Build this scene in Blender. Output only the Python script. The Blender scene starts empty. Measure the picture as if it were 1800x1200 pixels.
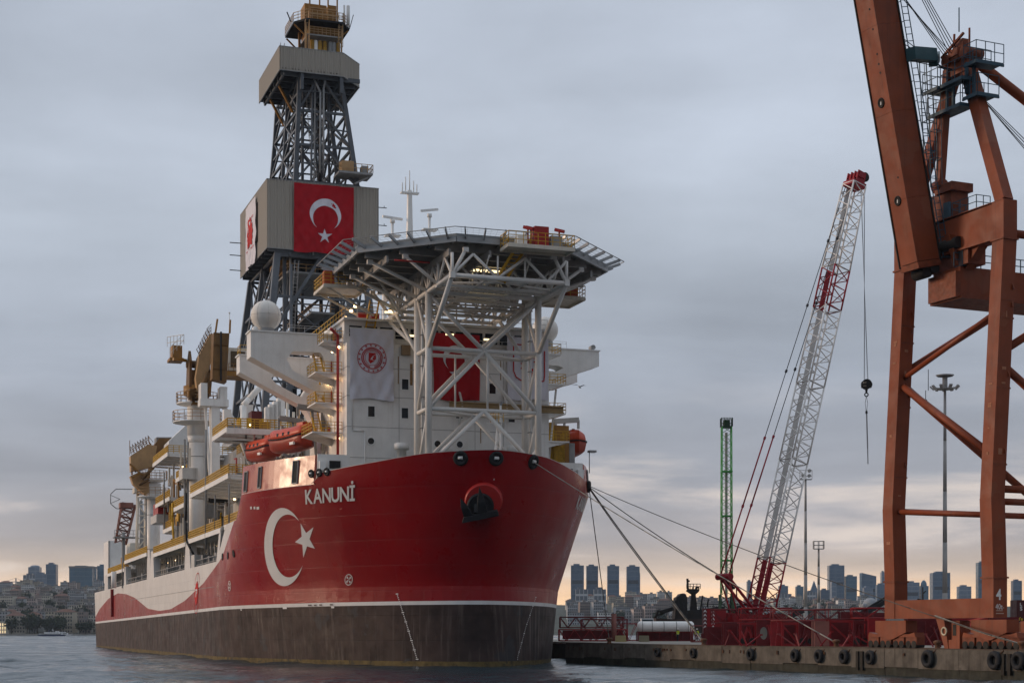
import bpy, math, random
from mathutils import Vector, Matrix
R = math.radians
rnd = random.Random(11)
HAZE = True
SC = bpy.context.scene
COL = SC.collection
FPX, HOR, EYE = 2924.0, 1108.0, 3.75          # focal length and horizon row of an 1800 px wide frame, eye height

# ---------------------------------------------------------------- camera
cd = bpy.data.cameras.new('camera')
cd.sensor_width = 36; cd.lens = FPX / 1800 * 36
cd.shift_y = (HOR - 600) / 1800
cd.clip_start = 0.5; cd.clip_end = 30000
co = bpy.data.objects.new('camera', cd); COL.objects.link(co)
co.location = (0, 0, EYE); co.rotation_euler = (R(90), 0, 0)
SC.camera = co

# ---------------------------------------------------------------- world: overcast dusk sky
SUN_EL, SUN_AZ = R(9), R(-80)                  # azimuth measured from +Y, negative to the left
wd = bpy.data.worlds.new('World'); SC.world = wd; wd.use_nodes = True
nt = wd.node_tree; nt.nodes.clear()
N, L = nt.nodes, nt.links
def wn(t, **k):
    n = N.new(t)
    for a, b in k.items(): setattr(n, a, b)
    return n
def wmath(op, a, b=None, c=None, clamp=False):
    n = wn('ShaderNodeMath', operation=op, use_clamp=clamp)
    for i, x in enumerate((a, b, c)):
        if x is None: continue
        if isinstance(x, (int, float)): n.inputs[i].default_value = x
        else: L.new(x, n.inputs[i])
    return n.outputs[0]
tc = wn('ShaderNodeTexCoord')
sep = wn('ShaderNodeSeparateXYZ'); L.new(tc.outputs['Generated'], sep.inputs[0])
dx, dy, dz = sep.outputs
el = wmath('MAXIMUM', dz, 0.0)
# cloud sheet seen in perspective: project the direction on a high plane
den = wmath('ADD', el, 0.13)
comb = wn('ShaderNodeCombineXYZ')
L.new(wmath('DIVIDE', dx, den), comb.inputs[0]); L.new(wmath('DIVIDE', dy, den), comb.inputs[1])
mp = wn('ShaderNodeMapping'); mp.inputs['Scale'].default_value = (0.75, 1.0, 1); mp.inputs['Rotation'].default_value = (0, 0, R(12))
mp.inputs['Location'].default_value = (3.1, 1.7, 0)
L.new(comb.outputs[0], mp.inputs[0])
n1 = wn('ShaderNodeTexNoise'); n1.inputs['Scale'].default_value = 1.15; n1.inputs['Detail'].default_value = 7; n1.inputs['Roughness'].default_value = 0.55; n1.inputs['Distortion'].default_value = 0.35
L.new(mp.outputs[0], n1.inputs['Vector'])
mp2 = wn('ShaderNodeMapping'); mp2.inputs['Scale'].default_value = (0.22, 0.55, 1); mp2.inputs['Location'].default_value = (8.3, 4.4, 2)
L.new(comb.outputs[0], mp2.inputs[0])
n2 = wn('ShaderNodeTexNoise'); n2.inputs['Scale'].default_value = 1.0; n2.inputs['Detail'].default_value = 4
L.new(mp2.outputs[0], n2.inputs['Vector'])
ramp = wn('ShaderNodeValToRGB')               # colour of the overcast by elevation (sine)
cr = ramp.color_ramp
stops = [(0.0, (1.02, 0.66, 0.36)), (0.022, (0.92, 0.61, 0.37)), (0.036, (0.56, 0.45, 0.37)), (0.055, (0.36, 0.335, 0.345)),
         (0.09, (0.285, 0.295, 0.335)), (0.15, (0.305, 0.335, 0.395)), (0.23, (0.365, 0.405, 0.47)), (0.34, (0.41, 0.455, 0.535)), (0.55, (0.46, 0.51, 0.59)), (1.0, (0.66, 0.72, 0.80))]
while len(cr.elements) < len(stops): cr.elements.new(0.5)
for e, (p, c) in zip(cr.elements, stops): e.position = p; e.color = (*c, 1)
L.new(el, ramp.inputs[0])
# the warm strip fades away from the sunset side
az = wmath('MULTIPLY_ADD', dy, 0.8, wmath('MULTIPLY', dx, -0.6))
azf = wn('ShaderNodeMapRange', interpolation_type='SMOOTHSTEP'); azf.inputs[1].default_value = -0.2; azf.inputs[2].default_value = 0.5
L.new(az, azf.inputs[0])
low = wn('ShaderNodeMapRange', interpolation_type='SMOOTHSTEP'); low.inputs[1].default_value = 0.08; low.inputs[2].default_value = 0.0
L.new(el, low.inputs[0])
cool = wn('ShaderNodeMix', data_type='RGBA')
L.new(wmath('MULTIPLY', low.outputs[0], wmath('SUBTRACT', 1.0, azf.outputs[0])), cool.inputs[0])
L.new(ramp.outputs[0], cool.inputs[6]); cool.inputs[7].default_value = (0.26, 0.29, 0.35, 1)
# cloud modulation
cm = wn('ShaderNodeMapRange'); cm.inputs[1].default_value = 0.30; cm.inputs[2].default_value = 0.70; cm.inputs[3].default_value = 0.84; cm.inputs[4].default_value = 1.18
L.new(n1.outputs[0], cm.inputs[0])
cm2 = wn('ShaderNodeMapRange'); cm2.inputs[1].default_value = 0.3; cm2.inputs[2].default_value = 0.7; cm2.inputs[3].default_value = 0.90; cm2.inputs[4].default_value = 1.10
L.new(n2.outputs[0], cm2.inputs[0])
n3 = wn('ShaderNodeTexNoise'); n3.inputs['Scale'].default_value = 5.5; n3.inputs['Detail'].default_value = 5; n3.inputs['Roughness'].default_value = 0.5
mp3 = wn('ShaderNodeMapping'); mp3.inputs['Scale'].default_value = (1, 1, 2.2); L.new(tc.outputs['Generated'], mp3.inputs[0]); L.new(mp3.outputs[0], n3.inputs['Vector'])
cm3 = wn('ShaderNodeMapRange'); cm3.inputs[1].default_value = 0.3; cm3.inputs[2].default_value = 0.7; cm3.inputs[3].default_value = 0.90; cm3.inputs[4].default_value = 1.10
L.new(n3.outputs[0], cm3.inputs[0])
cmul = wmath('MULTIPLY', wmath('MULTIPLY', cm.outputs[0], cm2.outputs[0]), cm3.outputs[0])
vm = wn('ShaderNodeVectorMath', operation='SCALE'); L.new(cool.outputs[2], vm.inputs[0]); L.new(cmul, vm.inputs['Scale'])
# thin warm breaks in the lower cloud
brk = wn('ShaderNodeMapRange', interpolation_type='SMOOTHSTEP'); brk.inputs[1].default_value = 0.50; brk.inputs[2].default_value = 0.68
L.new(n1.outputs[0], brk.inputs[0])
lowb = wn('ShaderNodeMapRange', interpolation_type='SMOOTHSTEP'); lowb.inputs[1].default_value = 0.16; lowb.inputs[2].default_value = 0.06
L.new(el, lowb.inputs[0])
bmix = wn('ShaderNodeMix', data_type='RGBA')
L.new(wmath('MULTIPLY', wmath('MULTIPLY', brk.outputs[0], lowb.outputs[0]), wmath('MULTIPLY', azf.outputs[0], 0.8)), bmix.inputs[0])
L.new(vm.outputs[0], bmix.inputs[6]); bmix.inputs[7].default_value = (0.70, 0.60, 0.53, 1)
sky = wn('ShaderNodeTexSky', sky_type='NISHITA'); sky.sun_disc = False; sky.sun_elevation = SUN_EL; sky.sun_rotation = SUN_AZ
sks = wn('ShaderNodeVectorMath', operation='SCALE'); L.new(sky.outputs[0], sks.inputs[0]); sks.inputs['Scale'].default_value = 0.6
fin = wn('ShaderNodeMix', data_type='RGBA'); fin.inputs[0].default_value = 0.93      # clear sky behind nearly closed cloud
L.new(sks.outputs[0], fin.inputs[6])
sc10 = wn('ShaderNodeVectorMath', operation='SCALE'); sc10.inputs['Scale'].default_value = 10.0; L.new(bmix.outputs[2], sc10.inputs[0])
L.new(sc10.outputs[0], fin.inputs[7])
# the whole dome dims smoothly away from the sunset side
dim = wn('ShaderNodeMapRange', interpolation_type='SMOOTHSTEP'); dim.inputs[1].default_value = -0.9; dim.inputs[2].default_value = 0.6; dim.inputs[3].default_value = 0.66; dim.inputs[4].default_value = 1.0
L.new(az, dim.inputs[0])
dsc = wn('ShaderNodeVectorMath', operation='SCALE'); L.new(fin.outputs[2], dsc.inputs[0]); L.new(dim.outputs[0], dsc.inputs['Scale'])
bg = wn('ShaderNodeBackground'); bg.inputs[1].default_value = 0.1
L.new(dsc.outputs[0], bg.inputs[0])
wo = wn('ShaderNodeOutputWorld'); L.new(bg.outputs[0], wo.inputs[0])

# ---------------------------------------------------------------- sun: low, veiled, from the left
sd = bpy.data.lights.new('sun', 'SUN'); sd.energy = 1.25; sd.angle = R(14); sd.color = (1.0, 0.72, 0.50)
so = bpy.data.objects.new('sun', sd); COL.objects.link(so)
sdir = Vector((math.sin(SUN_AZ) * math.cos(SUN_EL), math.cos(SUN_AZ) * math.cos(SUN_EL), math.sin(SUN_EL)))
so.rotation_euler = sdir.to_track_quat('Z', 'Y').to_euler(); so.location = (-60, 40, 120)

SC.view_settings.view_transform = 'Standard'; SC.view_settings.look = 'None'
SC.view_settings.exposure = 0.38; SC.view_settings.gamma = 1.0; SC.view_settings.use_curve_mapping = False
SC.render.engine = 'CYCLES'
SC.cycles.use_denoising = True
SC.cycles.max_bounces = 6; SC.cycles.volume_bounces = 0; SC.cycles.caustics_reflective = False; SC.cycles.caustics_refractive = False

# ---------------------------------------------------------------- materials
MATS = {}
def M(name, col, rough=0.55, metal=0.0, var=0.18, scale=0.6, streak=0.0, streak_col=(0.10, 0.06, 0.035), rust=0.0, bump=0.0, emit=None, est=1.0, spec=0.5, coat=0.0, patch=None):
    if spec == 0.5 and not metal: spec = 0.3
    if name in MATS: return MATS[name]
    m = bpy.data.materials.new(name); m.use_nodes = True
    t = m.node_tree; b = t.nodes['Principled BSDF']
    b.inputs['Roughness'].default_value = rough; b.inputs['Metallic'].default_value = metal
    b.inputs['Specular IOR Level'].default_value = spec; b.inputs['Coat Weight'].default_value = coat
    b.inputs['Base Color'].default_value = (*col, 1)
    if emit:
        b.inputs['Emission Color'].default_value = (*emit, 1); b.inputs['Emission Strength'].default_value = est
    cur = None
    c = t.nodes.new('ShaderNodeTexCoord')
    def noise(s, detail=5, vec=None, rough_=0.6):
        n = t.nodes.new('ShaderNodeTexNoise'); n.inputs['Scale'].default_value = s; n.inputs['Detail'].default_value = detail; n.inputs['Roughness'].default_value = rough_
        t.links.new(vec or c.outputs['Object'], n.inputs['Vector']); return n.outputs[0]
    def mr(x, a, b_, lo, hi):
        n = t.nodes.new('ShaderNodeMapRange'); n.inputs[1].default_value = a; n.inputs[2].default_value = b_; n.inputs[3].default_value = lo; n.inputs[4].default_value = hi
        t.links.new(x, n.inputs[0]); return n.outputs[0]
    def mix(fac, a, b_):
        n = t.nodes.new('ShaderNodeMix'); n.data_type = 'RGBA'
        if isinstance(fac, float): n.inputs[0].default_value = fac
        else: t.links.new(fac, n.inputs[0])
        for i, x in ((6, a), (7, b_)):
            if isinstance(x, tuple): n.inputs[i].default_value = (*x, 1)
            else: t.links.new(x, n.inputs[i])
        return n.outputs[2]
    if var:
        nn = noise(scale)
        cur = mix(mr(nn, 0.3, 0.7, 0.0, 1.0), tuple(max(0, x * (1 - var)) for x in col), tuple(min(1, x * (1 + var)) for x in col))
        nr = t.nodes.new('ShaderNodeMapRange'); nr.inputs[1].default_value = 0.3; nr.inputs[2].default_value = 0.7
        nr.inputs[3].default_value = max(0.02, rough - 0.12); nr.inputs[4].default_value = min(1, rough + 0.12)
        t.links.new(noise(scale * 2.3), nr.inputs[0]); t.links.new(nr.outputs[0], b.inputs['Roughness'])
    if patch:
        cur = mix(mr(noise(scale * 0.8, 3), 0.60, 0.63, 0.0, 0.8), cur or col, patch)
    if streak:
        mpn = t.nodes.new('ShaderNodeMapping'); mpn.inputs['Scale'].default_value = (1.6, 1.6, 0.06); t.links.new(c.outputs['Object'], mpn.inputs[0])
        s = noise(1.0, 6, mpn.outputs[0], 0.7)
        s2 = noise(0.12, 3)
        mm = t.nodes.new('ShaderNodeMath'); mm.operation = 'MULTIPLY'
        t.links.new(mr(s, 0.52, 0.75, 0.0, streak), mm.inputs[0]); t.links.new(mr(s2, 0.35, 0.65, 0.2, 1.0), mm.inputs[1])
        cur = mix(mm.outputs[0], cur or col, streak_col)
    if rust:
        rn = noise(scale * 3.1, 8, None, 0.75)
        cur = mix(mr(rn, 0.60, 0.72, 0.0, rust), cur or col, (0.16, 0.065, 0.03))
    if cur: t.links.new(cur, b.inputs['Base Color'])
    if bump:
        bn = t.nodes.new('ShaderNodeBump'); bn.inputs['Strength'].default_value = bump; bn.inputs['Distance'].default_value = 0.05
        t.links.new(noise(scale * 2.0, 4), bn.inputs['Height']); t.links.new(bn.outputs[0], b.inputs['Normal'])
    MATS[name] = m; return m

white = M('white_paint', (0.83, 0.81, 0.78), 0.45, var=0.07, streak=0.35, streak_col=(0.33, 0.24, 0.17))
white_clean = M('white_clean_paint', (0.85, 0.84, 0.82), 0.4, var=0.05)
tube_white = M('white_tube_paint', (0.72, 0.70, 0.67), 0.45, var=0.08, rust=0.12)
cream = M('cream_paint', (0.66, 0.60, 0.51), 0.5, var=0.1, streak=0.4)
deck_grey = M('deck_underside_grey', (0.21, 0.21, 0.21), 0.6, var=0.2, streak=0.3)
steel_grey = M('derrick_grey_steel', (0.115, 0.125, 0.14), 0.45, var=0.25, scale=0.3)
clad = M('beige_cladding', (0.385, 0.345, 0.295), 0.6, var=0.06, scale=0.15, streak=0.12)
dark = M('dark_void', (0.02, 0.02, 0.022), 0.8, var=0.1)
grey = M('mid_grey_paint', (0.30, 0.30, 0.30), 0.55, var=0.2, rust=0.15)
yellow = M('yellow_rail_paint', (0.60, 0.34, 0.025), 0.5, var=0.2, rust=0.15, scale=2)
mustard = M('mustard_crane_paint', (0.32, 0.155, 0.032), 0.55, var=0.2, streak=0.5, rust=0.3)
mustard_pale = M('pale_mustard_paint', (0.50, 0.31, 0.15), 0.55, var=0.15, streak=0.35, rust=0.2)
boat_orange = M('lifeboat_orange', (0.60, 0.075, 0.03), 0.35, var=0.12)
red_pipe = M('red_pipe_paint', (0.36, 0.025, 0.02), 0.45)
flag_red = M('flag_red_cloth', (0.42, 0.010, 0.018), 0.85, var=0.1, spec=0.2)
flag_white = M('flag_white_cloth', (0.72, 0.70, 0.76), 0.85, var=0.04, spec=0.2)
logo_red = M('logo_red_print', (0.50, 0.02, 0.02), 0.8, var=0.05)
glass = M('dark_window_glass', (0.012, 0.014, 0.018), 0.08, var=0)
black = M('black_rubber', (0.018, 0.018, 0.02), 0.75, var=0.3, scale=2)
anchor_black = M('anchor_black', (0.022, 0.022, 0.025), 0.6, var=0.3, scale=1.5, bump=0.5)
rope_m = M('rope_fibre', (0.10, 0.095, 0.085), 0.9, var=0.2)
lamp_m = M('lamp_glow', (1, 0.8, 0.5), 0.5, var=0, emit=(1.0, 0.66, 0.32), est=5)
strip_m = M('strip_light_glow', (1, 0.9, 0.6), 0.5, var=0, emit=(1.0, 0.78, 0.42), est=1.6)

# ---------------------------------------------------------------- mesh helper
Z = Vector((0, 0, 1))
class MB:
    def __init__(s): s.v, s.f, s.m, s.s, s.mi = [], [], [], [], 0
    def add(s, vs, fs, smooth=False):
        o = len(s.v); s.v.extend(tuple(v) for v in vs)
        for f_ in fs: s.f.append(tuple(i + o for i in f_)); s.m.append(s.mi); s.s.append(smooth)
        return s
    def box(s, x0, x1, y0, y1, z0, z1):
        return s.add([(x0,y0,z0),(x1,y0,z0),(x1,y1,z0),(x0,y1,z0),(x0,y0,z1),(x1,y0,z1),(x1,y1,z1),(x0,y1,z1)],
                     [(3,2,1,0),(4,5,6,7),(0,1,5,4),(1,2,6,5),(2,3,7,6),(3,0,4,7)])
    def bar(s, p, q, w, h=None, up=None):
        p, q = Vector(p), Vector(q); d = (q - p)
        if d.length < 1e-6: return s
        d.normalize(); h = h or w
        up = Vector(up) if up else (Z if abs(d.z) < 0.95 else Vector((0, 1, 0)))
        a = d.cross(up).normalized(); b = a.cross(d).normalized()
        a = a * w / 2; b = b * h / 2
        return s.add([p-a-b, p+a-b, p+a+b, p-a+b, q-a-b, q+a-b, q+a+b, q-a+b],
                     [(3,2,1,0),(4,5,6,7),(0,1,5,4),(1,2,6,5),(2,3,7,6),(3,0,4,7)])
    def tube(s, p, q, r, n=8, r2=None, caps=True):
        p, q = Vector(p), Vector(q); d = q - p
        if d.length < 1e-6: return s
        d.normalize(); r2 = r if r2 is None else r2
        a = d.cross(Z if abs(d.z) < 0.95 else Vector((0, 1, 0))).normalized(); b = d.cross(a).normalized()
        vs = []
        for c, rr in ((p, r), (q, r2)):
            for i in range(n):
                t = 2 * math.pi * i / n; vs.append(c + a * (math.cos(t) * rr) + b * (math.sin(t) * rr))
        s.add(vs, [(i, (i+1) % n, n + (i+1) % n, n + i) for i in range(n)], True)
        if caps:
            o = len(s.v) - 2*n
            for f_ in (tuple(range(n))[::-1], tuple(range(n, 2*n))): s.f.append(tuple(i+o for i in f_)); s.m.append(s.mi); s.s.append(False)
        return s
    def path(s, pts, r, n=6):
        for a, b in zip(pts[:-1], pts[1:]): s.tube(a, b, r, n)
        return s
    def lathe(s, prof, c=(0,0,0), n=24, smooth=True):
        c = Vector(c); vs = []; k = len(prof)
        for r, z in prof:
            for i in range(n):
                t = 2*math.pi*i/n; vs.append(c + Vector((r*math.cos(t), r*math.sin(t), z)))
        return s.add(vs, [(j*n+i, j*n+(i+1) % n, (j+1)*n+(i+1) % n, (j+1)*n+i) for j in range(k-1) for i in range(n)], smooth)
    def sphere(s, c, r, n=16, m=10, sz=1.0):
        return s.lathe([(max(1e-3, r*math.sin(math.pi*j/m)), -r*sz*math.cos(math.pi*j/m)) for j in range(m+1)], c, n)
    def torus(s, c, Rr, r, ax, n=20, m=10):
        c, ax = Vector(c), Vector(ax).normalized()
        a = ax.cross(Z if abs(ax.z) < 0.9 else Vector((1, 0, 0))).normalized(); b = ax.cross(a)
        vs = []
        for i in range(n):
            t = 2*math.pi*i/n; d = a*math.cos(t) + b*math.sin(t)
            for j in range(m):
                p = 2*math.pi*j/m; vs.append(c + d*(Rr + r*math.cos(p)) + ax*(r*math.sin(p)))
        return s.add(vs, [(i*m+j, ((i+1) % n)*m+j, ((i+1) % n)*m+(j+1) % m, i*m+(j+1) % m) for i in range(n) for j in range(m)], True)
    def prism(s, pts, ext):
        pts = [Vector(p) for p in pts]; e = Vector(ext); n = len(pts)
        return s.add(pts + [p + e for p in pts], [tuple(range(n))[::-1], tuple(range(n, 2*n))] + [(i, (i+1) % n, n+(i+1) % n, n+i) for i in range(n)])
    def rail(s, pts, h=1.1, step=1.5, r=0.04, mids=(0.55,)):
        pts = [Vector(p) for p in pts]
        for a, b in zip(pts[:-1], pts[1:]):
            ln = (b - a).length; k = max(1, round(ln / step))
            for i in range(k + 1):
                p = a.lerp(b, i / k); s.bar(p, p + Z*h, r*1.6)
            for hh in (h,) + tuple(mids): s.bar(a + Z*hh, b + Z*hh, r*1.6)
        return s
    def build(s, name, mat=None, parent=None, label=None, cat=None, group=None, kind=None, loc=None, rotz=0):
        me = bpy.data.meshes.new(name)
        me.from_pydata(s.v, [], s.f)
        for m_ in (mat if isinstance(mat, (list, tuple)) else [mat]): me.materials.append(m_)
        me.polygons.foreach_set('material_index', s.m); me.polygons.foreach_set('use_smooth', s.s)
        me.update()
        o = bpy.data.objects.new(name, me); COL.objects.link(o)
        if parent: o.parent = parent
        if loc: o.location = loc
        if rotz: o.rotation_euler[2] = rotz
        return tag(o, label, cat, group, kind)
def tag(o, label=None, cat=None, group=None, kind=None):
    if label: o['label'] = label
    if cat: o['category'] = cat
    if group: o['group'] = group
    if kind: o['kind'] = kind
    return o
def empty(name, label, cat, loc=(0,0,0), rotz=0, group=None, parent=None):
    o = bpy.data.objects.new(name, None); COL.objects.link(o); o.location = loc; o.rotation_euler[2] = rotz
    if parent: o.parent = parent
    o.empty_display_size = 0.3
    return tag(o, label, cat, group)
def copy_tree(o, parent=None):
    c = o.copy(); COL.objects.link(c); c.parent = parent
    for ch in o.children: copy_tree(ch, c)
    return c
def B(*a): return MB().bar(*a)
def T(*a, **k): return MB().tube(*a, **k)
def BX(*a): return MB().box(*a)
def text2d(txt, size=1.0, bold=0.0, sx=1.0):
    """outline of a word as 2D triangles (x right, y up), left/bottom at 0"""
    cu = bpy.data.curves.new('lettering', 'FONT'); cu.body = txt; cu.size = 1; cu.offset = bold; cu.resolution_u = 3
    ob = bpy.data.objects.new('lettering', cu); COL.objects.link(ob)
    dg = bpy.context.evaluated_depsgraph_get(); me = ob.evaluated_get(dg).to_mesh()
    vs = [(v.co.x, v.co.y) for v in me.vertices]; fs = [tuple(p.vertices) for p in me.polygons]
    ob.to_mesh_clear(); bpy.data.objects.remove(ob); bpy.data.curves.remove(cu)
    x0 = min(x for x, y in vs)
    return [((x - x0)*size*sx, y*size) for x, y in vs], fs
def crescent2d(n=40, r=1.0, ri=0.8, off=0.25, ang=0.0):
    """crescent opening toward +x rotated by ang; a strip of quads between the outer and the inner arc"""
    xi = (r*r - ri*ri + off*off) / (2*off); yi = math.sqrt(max(0, r*r - xi*xi))
    a0 = math.atan2(yi, xi); b0 = math.atan2(yi, xi - off)
    vs = []
    for i in range(n+1):
        t = i / n
        a = a0 + (2*math.pi - 2*a0)*t; b = b0 + (2*math.pi - 2*b0)*t
        vs.append((r*math.cos(a), r*math.sin(a))); vs.append((off + ri*math.cos(b), ri*math.sin(b)))
    ca, sa = math.cos(ang), math.sin(ang)
    vs = [(x*ca - y*sa, x*sa + y*ca) for x, y in vs]
    return vs, [(2*i, 2*i+2, 2*i+3, 2*i+1) for i in range(n)]
def star2d(r=1.0, ang=0.0):
    vs = [(0, 0)]
    for i in range(10):
        t = ang + math.pi*i/5; rr = r if i % 2 == 0 else r*0.382
        vs.append((rr*math.cos(t), rr*math.sin(t)))
    return vs, [(0, 1+i, 1+(i+1) % 10) for i in range(10)]
def disc2d(r, n=28): return [(0,0)] + [(r*math.cos(2*math.pi*i/n), r*math.sin(2*math.pi*i/n)) for i in range(n)], [(0, 1+i, 1+(i+1) % n) for i in range(n)]
def ring2d(r, w, n=40):
    vs = []
    for i in range(n):
        t = 2*math.pi*i/n; vs += [(r*math.cos(t), r*math.sin(t)), ((r-w)*math.cos(t), (r-w)*math.sin(t))]
    return vs, [(2*i, (2*i+2) % (2*n), (2*i+3) % (2*n), 2*i+1) for i in range(n)]
def at(px, py, Y): return Vector(((px-900)/FPX*Y, Y, EYE + (HOR-py)/FPX*Y))
# ================================================================ the drillship: local axes u = aft, v = starboard, z = up
TH = R(19); CT, ST = math.cos(TH), math.sin(TH)
SX, SY = -1.6, 172.0
SROT = R(90) + TH
ship = empty('drillship', 'huge red and white drillship with helideck and tall derrick', 'ship', (SX, SY, 0), SROT)
def wpt(u, v, z): return Vector((SX - ST*u - CT*v, SY + CT*u - ST*v, z))
def on_v(px, py, v):                            # where the sight line through a picture point meets the plane v
    r = (px - 900) / FPX
    u = (SX - CT*v - r*(SY - ST*v)) / (ST + r*CT)
    Y = SY + CT*u - ST*v
    return u, EYE + (HOR - py)/FPX*Y
def on_u(px, py, u):
    r = (px - 900) / FPX
    v = (SX - ST*u - r*(SY + CT*u)) / (CT - r*ST)
    Y = SY + CT*u - ST*v
    return v, EYE + (HOR - py)/FPX*Y
def interp(x, tab):
    if x <= tab[0][0]: return tab[0][1]
    for (a, b), (c, d) in zip(tab[:-1], tab[1:]):
        if x <= c: return b + (d - b)*(x - a)/(c - a)
    return tab[-1][1]
BEAM, NEXP, KN = 21.0, 1.6, 8.5
def h_u0(z): return interp(z, [(-3, 3.2), (0, 4.0), (KN, 4.9), (15, 2.3), (22.5, -0.2)])
def h_ue(z): return interp(z, [(-3, 56), (0, 52), (KN, 46), (19.7, 31.5), (22.5, 31.5)])
def h_end(z): return 222.0 + min(4, max(0, z)*0.35)
def hull_pt(k, z, e=NEXP):
    u0, ue = h_u0(z), h_ue(z)
    if k <= 1:
        p = k*math.pi/2
        return ue - (ue - u0)*max(0.0, math.cos(p))**(2/e), BEAM*math.sin(p)**(2/e)
    return ue + (h_end(z) - ue)*(k - 1), BEAM
def u_nom(k): return hull_pt(k, 19.7)[0]
def stripe_z(u): return 6.95 - 1.15*u/224
def top_z(u): return interp(u, [(0, 22.5), (4, 22.2), (8, 21.6), (14.5, 20.9), (15.3, 19.7), (31.6, 19.7), (33.4, 17.0), (46, 16.8), (48.5, 12.6), (226, 12.4)])
curve_px = [(419,870),(410,920),(390,980),(357,1025),(325,1055),(300,1070),(280,1073),(260,1069),(237,1050),(222,1043.5),(207,1042),(190,1052),(175,1070),(166.5,1086)]
CURVE = [on_v(x, y, BEAM) for x, y in curve_px]
CURVE = [(31.6, 19.65)] + [c for c in CURVE if c[0] > 33]
def curve_z(u): return min(interp(u, CURVE), top_z(u)) if u > 31 else top_z(u)
ks = [i/30 for i in range(31)]; ks[1] = 0.018; ks.insert(1, 0.006)
us = sorted(set([31.55, 32.2, 33.0, 33.8, 35, 37, 39, 41, 43, 45, 46.5, 48.6] + [50 + i*2.5 for i in range(70)]))
ks += [1 + (u - 31.5)/(h_end(12) - 31.5) for u in us if u < 225]; ks.append(2.0)
hull_red = M('hull_red_paint', (0.27, 0.0025, 0.0055), 0.34, var=0.18, scale=0.12, spec=.22, streak=0.22, streak_col=(0.32, 0.09, 0.06))
# horizontal plate waviness of the shell
_t = hull_red.node_tree; _b = _t.nodes['Principled BSDF']; _c = _t.nodes.new('ShaderNodeTexCoord'); _m = _t.nodes.new('ShaderNodeMapping')
_m.inputs['Scale'].default_value = (0.10, 0.10, 0.55); _t.links.new(_c.outputs['Object'], _m.inputs[0])
_n = _t.nodes.new('ShaderNodeTexNoise'); _n.inputs['Scale'].default_value = 1.3; _n.inputs['Detail'].default_value = 3; _t.links.new(_m.outputs[0], _n.inputs['Vector'])
_bp = _t.nodes.new('ShaderNodeBump'); _bp.inputs['Strength'].default_value = 0.35; _bp.inputs['Distance'].default_value = 0.12
_t.links.new(_n.outputs[0], _bp.inputs['Height']); _t.links.new(_bp.outputs[0], _b.inputs['Normal'])
def plating(m, dist=.02, dark_=.82):
    t = m.node_tree; b = t.nodes['Principled BSDF']; c = t.nodes.new('ShaderNodeTexCoord'); sp = t.nodes.new('ShaderNodeSeparateXYZ'); t.links.new(c.outputs['Object'], sp.inputs[0])
    ab = t.nodes.new('ShaderNodeMath'); ab.operation = 'ABSOLUTE'; t.links.new(sp.outputs[1], ab.inputs[0])
    ad = t.nodes.new('ShaderNodeMath'); ad.operation = 'ADD'; t.links.new(sp.outputs[0], ad.inputs[0]); t.links.new(ab.outputs[0], ad.inputs[1])
    cb = t.nodes.new('ShaderNodeCombineXYZ'); t.links.new(ad.outputs[0], cb.inputs[0]); t.links.new(sp.outputs[2], cb.inputs[1])
    br = t.nodes.new('ShaderNodeTexBrick'); br.inputs['Scale'].default_value = 1.0; br.inputs['Mortar Size'].default_value = .035; br.inputs['Mortar Smooth'].default_value = .6; br.inputs['Brick Width'].default_value = 9.0; br.inputs['Row Height'].default_value = 2.7
    br.inputs['Color1'].default_value = (1, 1, 1, 1); br.inputs['Color2'].default_value = (.93, .93, .93, 1); br.inputs['Mortar'].default_value = (dark_, dark_, dark_, 1); t.links.new(cb.outputs[0], br.inputs['Vector'])
    src = b.inputs['Base Color'].links[0].from_socket; mx = t.nodes.new('ShaderNodeMix'); mx.data_type = 'RGBA'; mx.blend_type = 'MULTIPLY'; mx.inputs[0].default_value = 1.0
    t.links.new(src, mx.inputs[6]); t.links.new(br.outputs['Color'], mx.inputs[7]); t.links.new(mx.outputs[2], b.inputs['Base Color'])
    bp_ = t.nodes.new('ShaderNodeBump'); bp_.inputs['Strength'].default_value = .6; bp_.inputs['Distance'].default_value = dist; bp_.invert = True; t.links.new(br.outputs['Fac'], bp_.inputs['Height'])
    if b.inputs['Normal'].links: t.links.new(b.inputs['Normal'].links[0].from_socket, bp_.inputs['Normal'])
    t.links.new(bp_.outputs[0], b.inputs['Normal'])
plating(hull_red)
anti = M('antifouling_paint', (0.043, 0.027, 0.024), 0.65, var=0.5, scale=0.3, streak=1.25, streak_col=(0.17, 0.135, 0.118), spec=.2, patch=(0.045, 0.043, 0.047), bump=0.2, rust=.25)
algae = M('waterline_algae', (0.12, 0.085, 0.03), 0.8, var=0.5, scale=1.2, patch=(0.05, 0.045, 0.03))
hull_white = M('hull_white_paint', (0.70, 0.67, 0.64), 0.4, var=0.06, scale=0.2, streak=0.4, streak_col=(0.36, 0.26, 0.2))
plating(anti, .02, .7); plating(hull_white, .012, .86)
stripe_m = M('stripe_white_paint', (0.66, 0.65, 0.64), 0.5, var=0.08)
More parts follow.
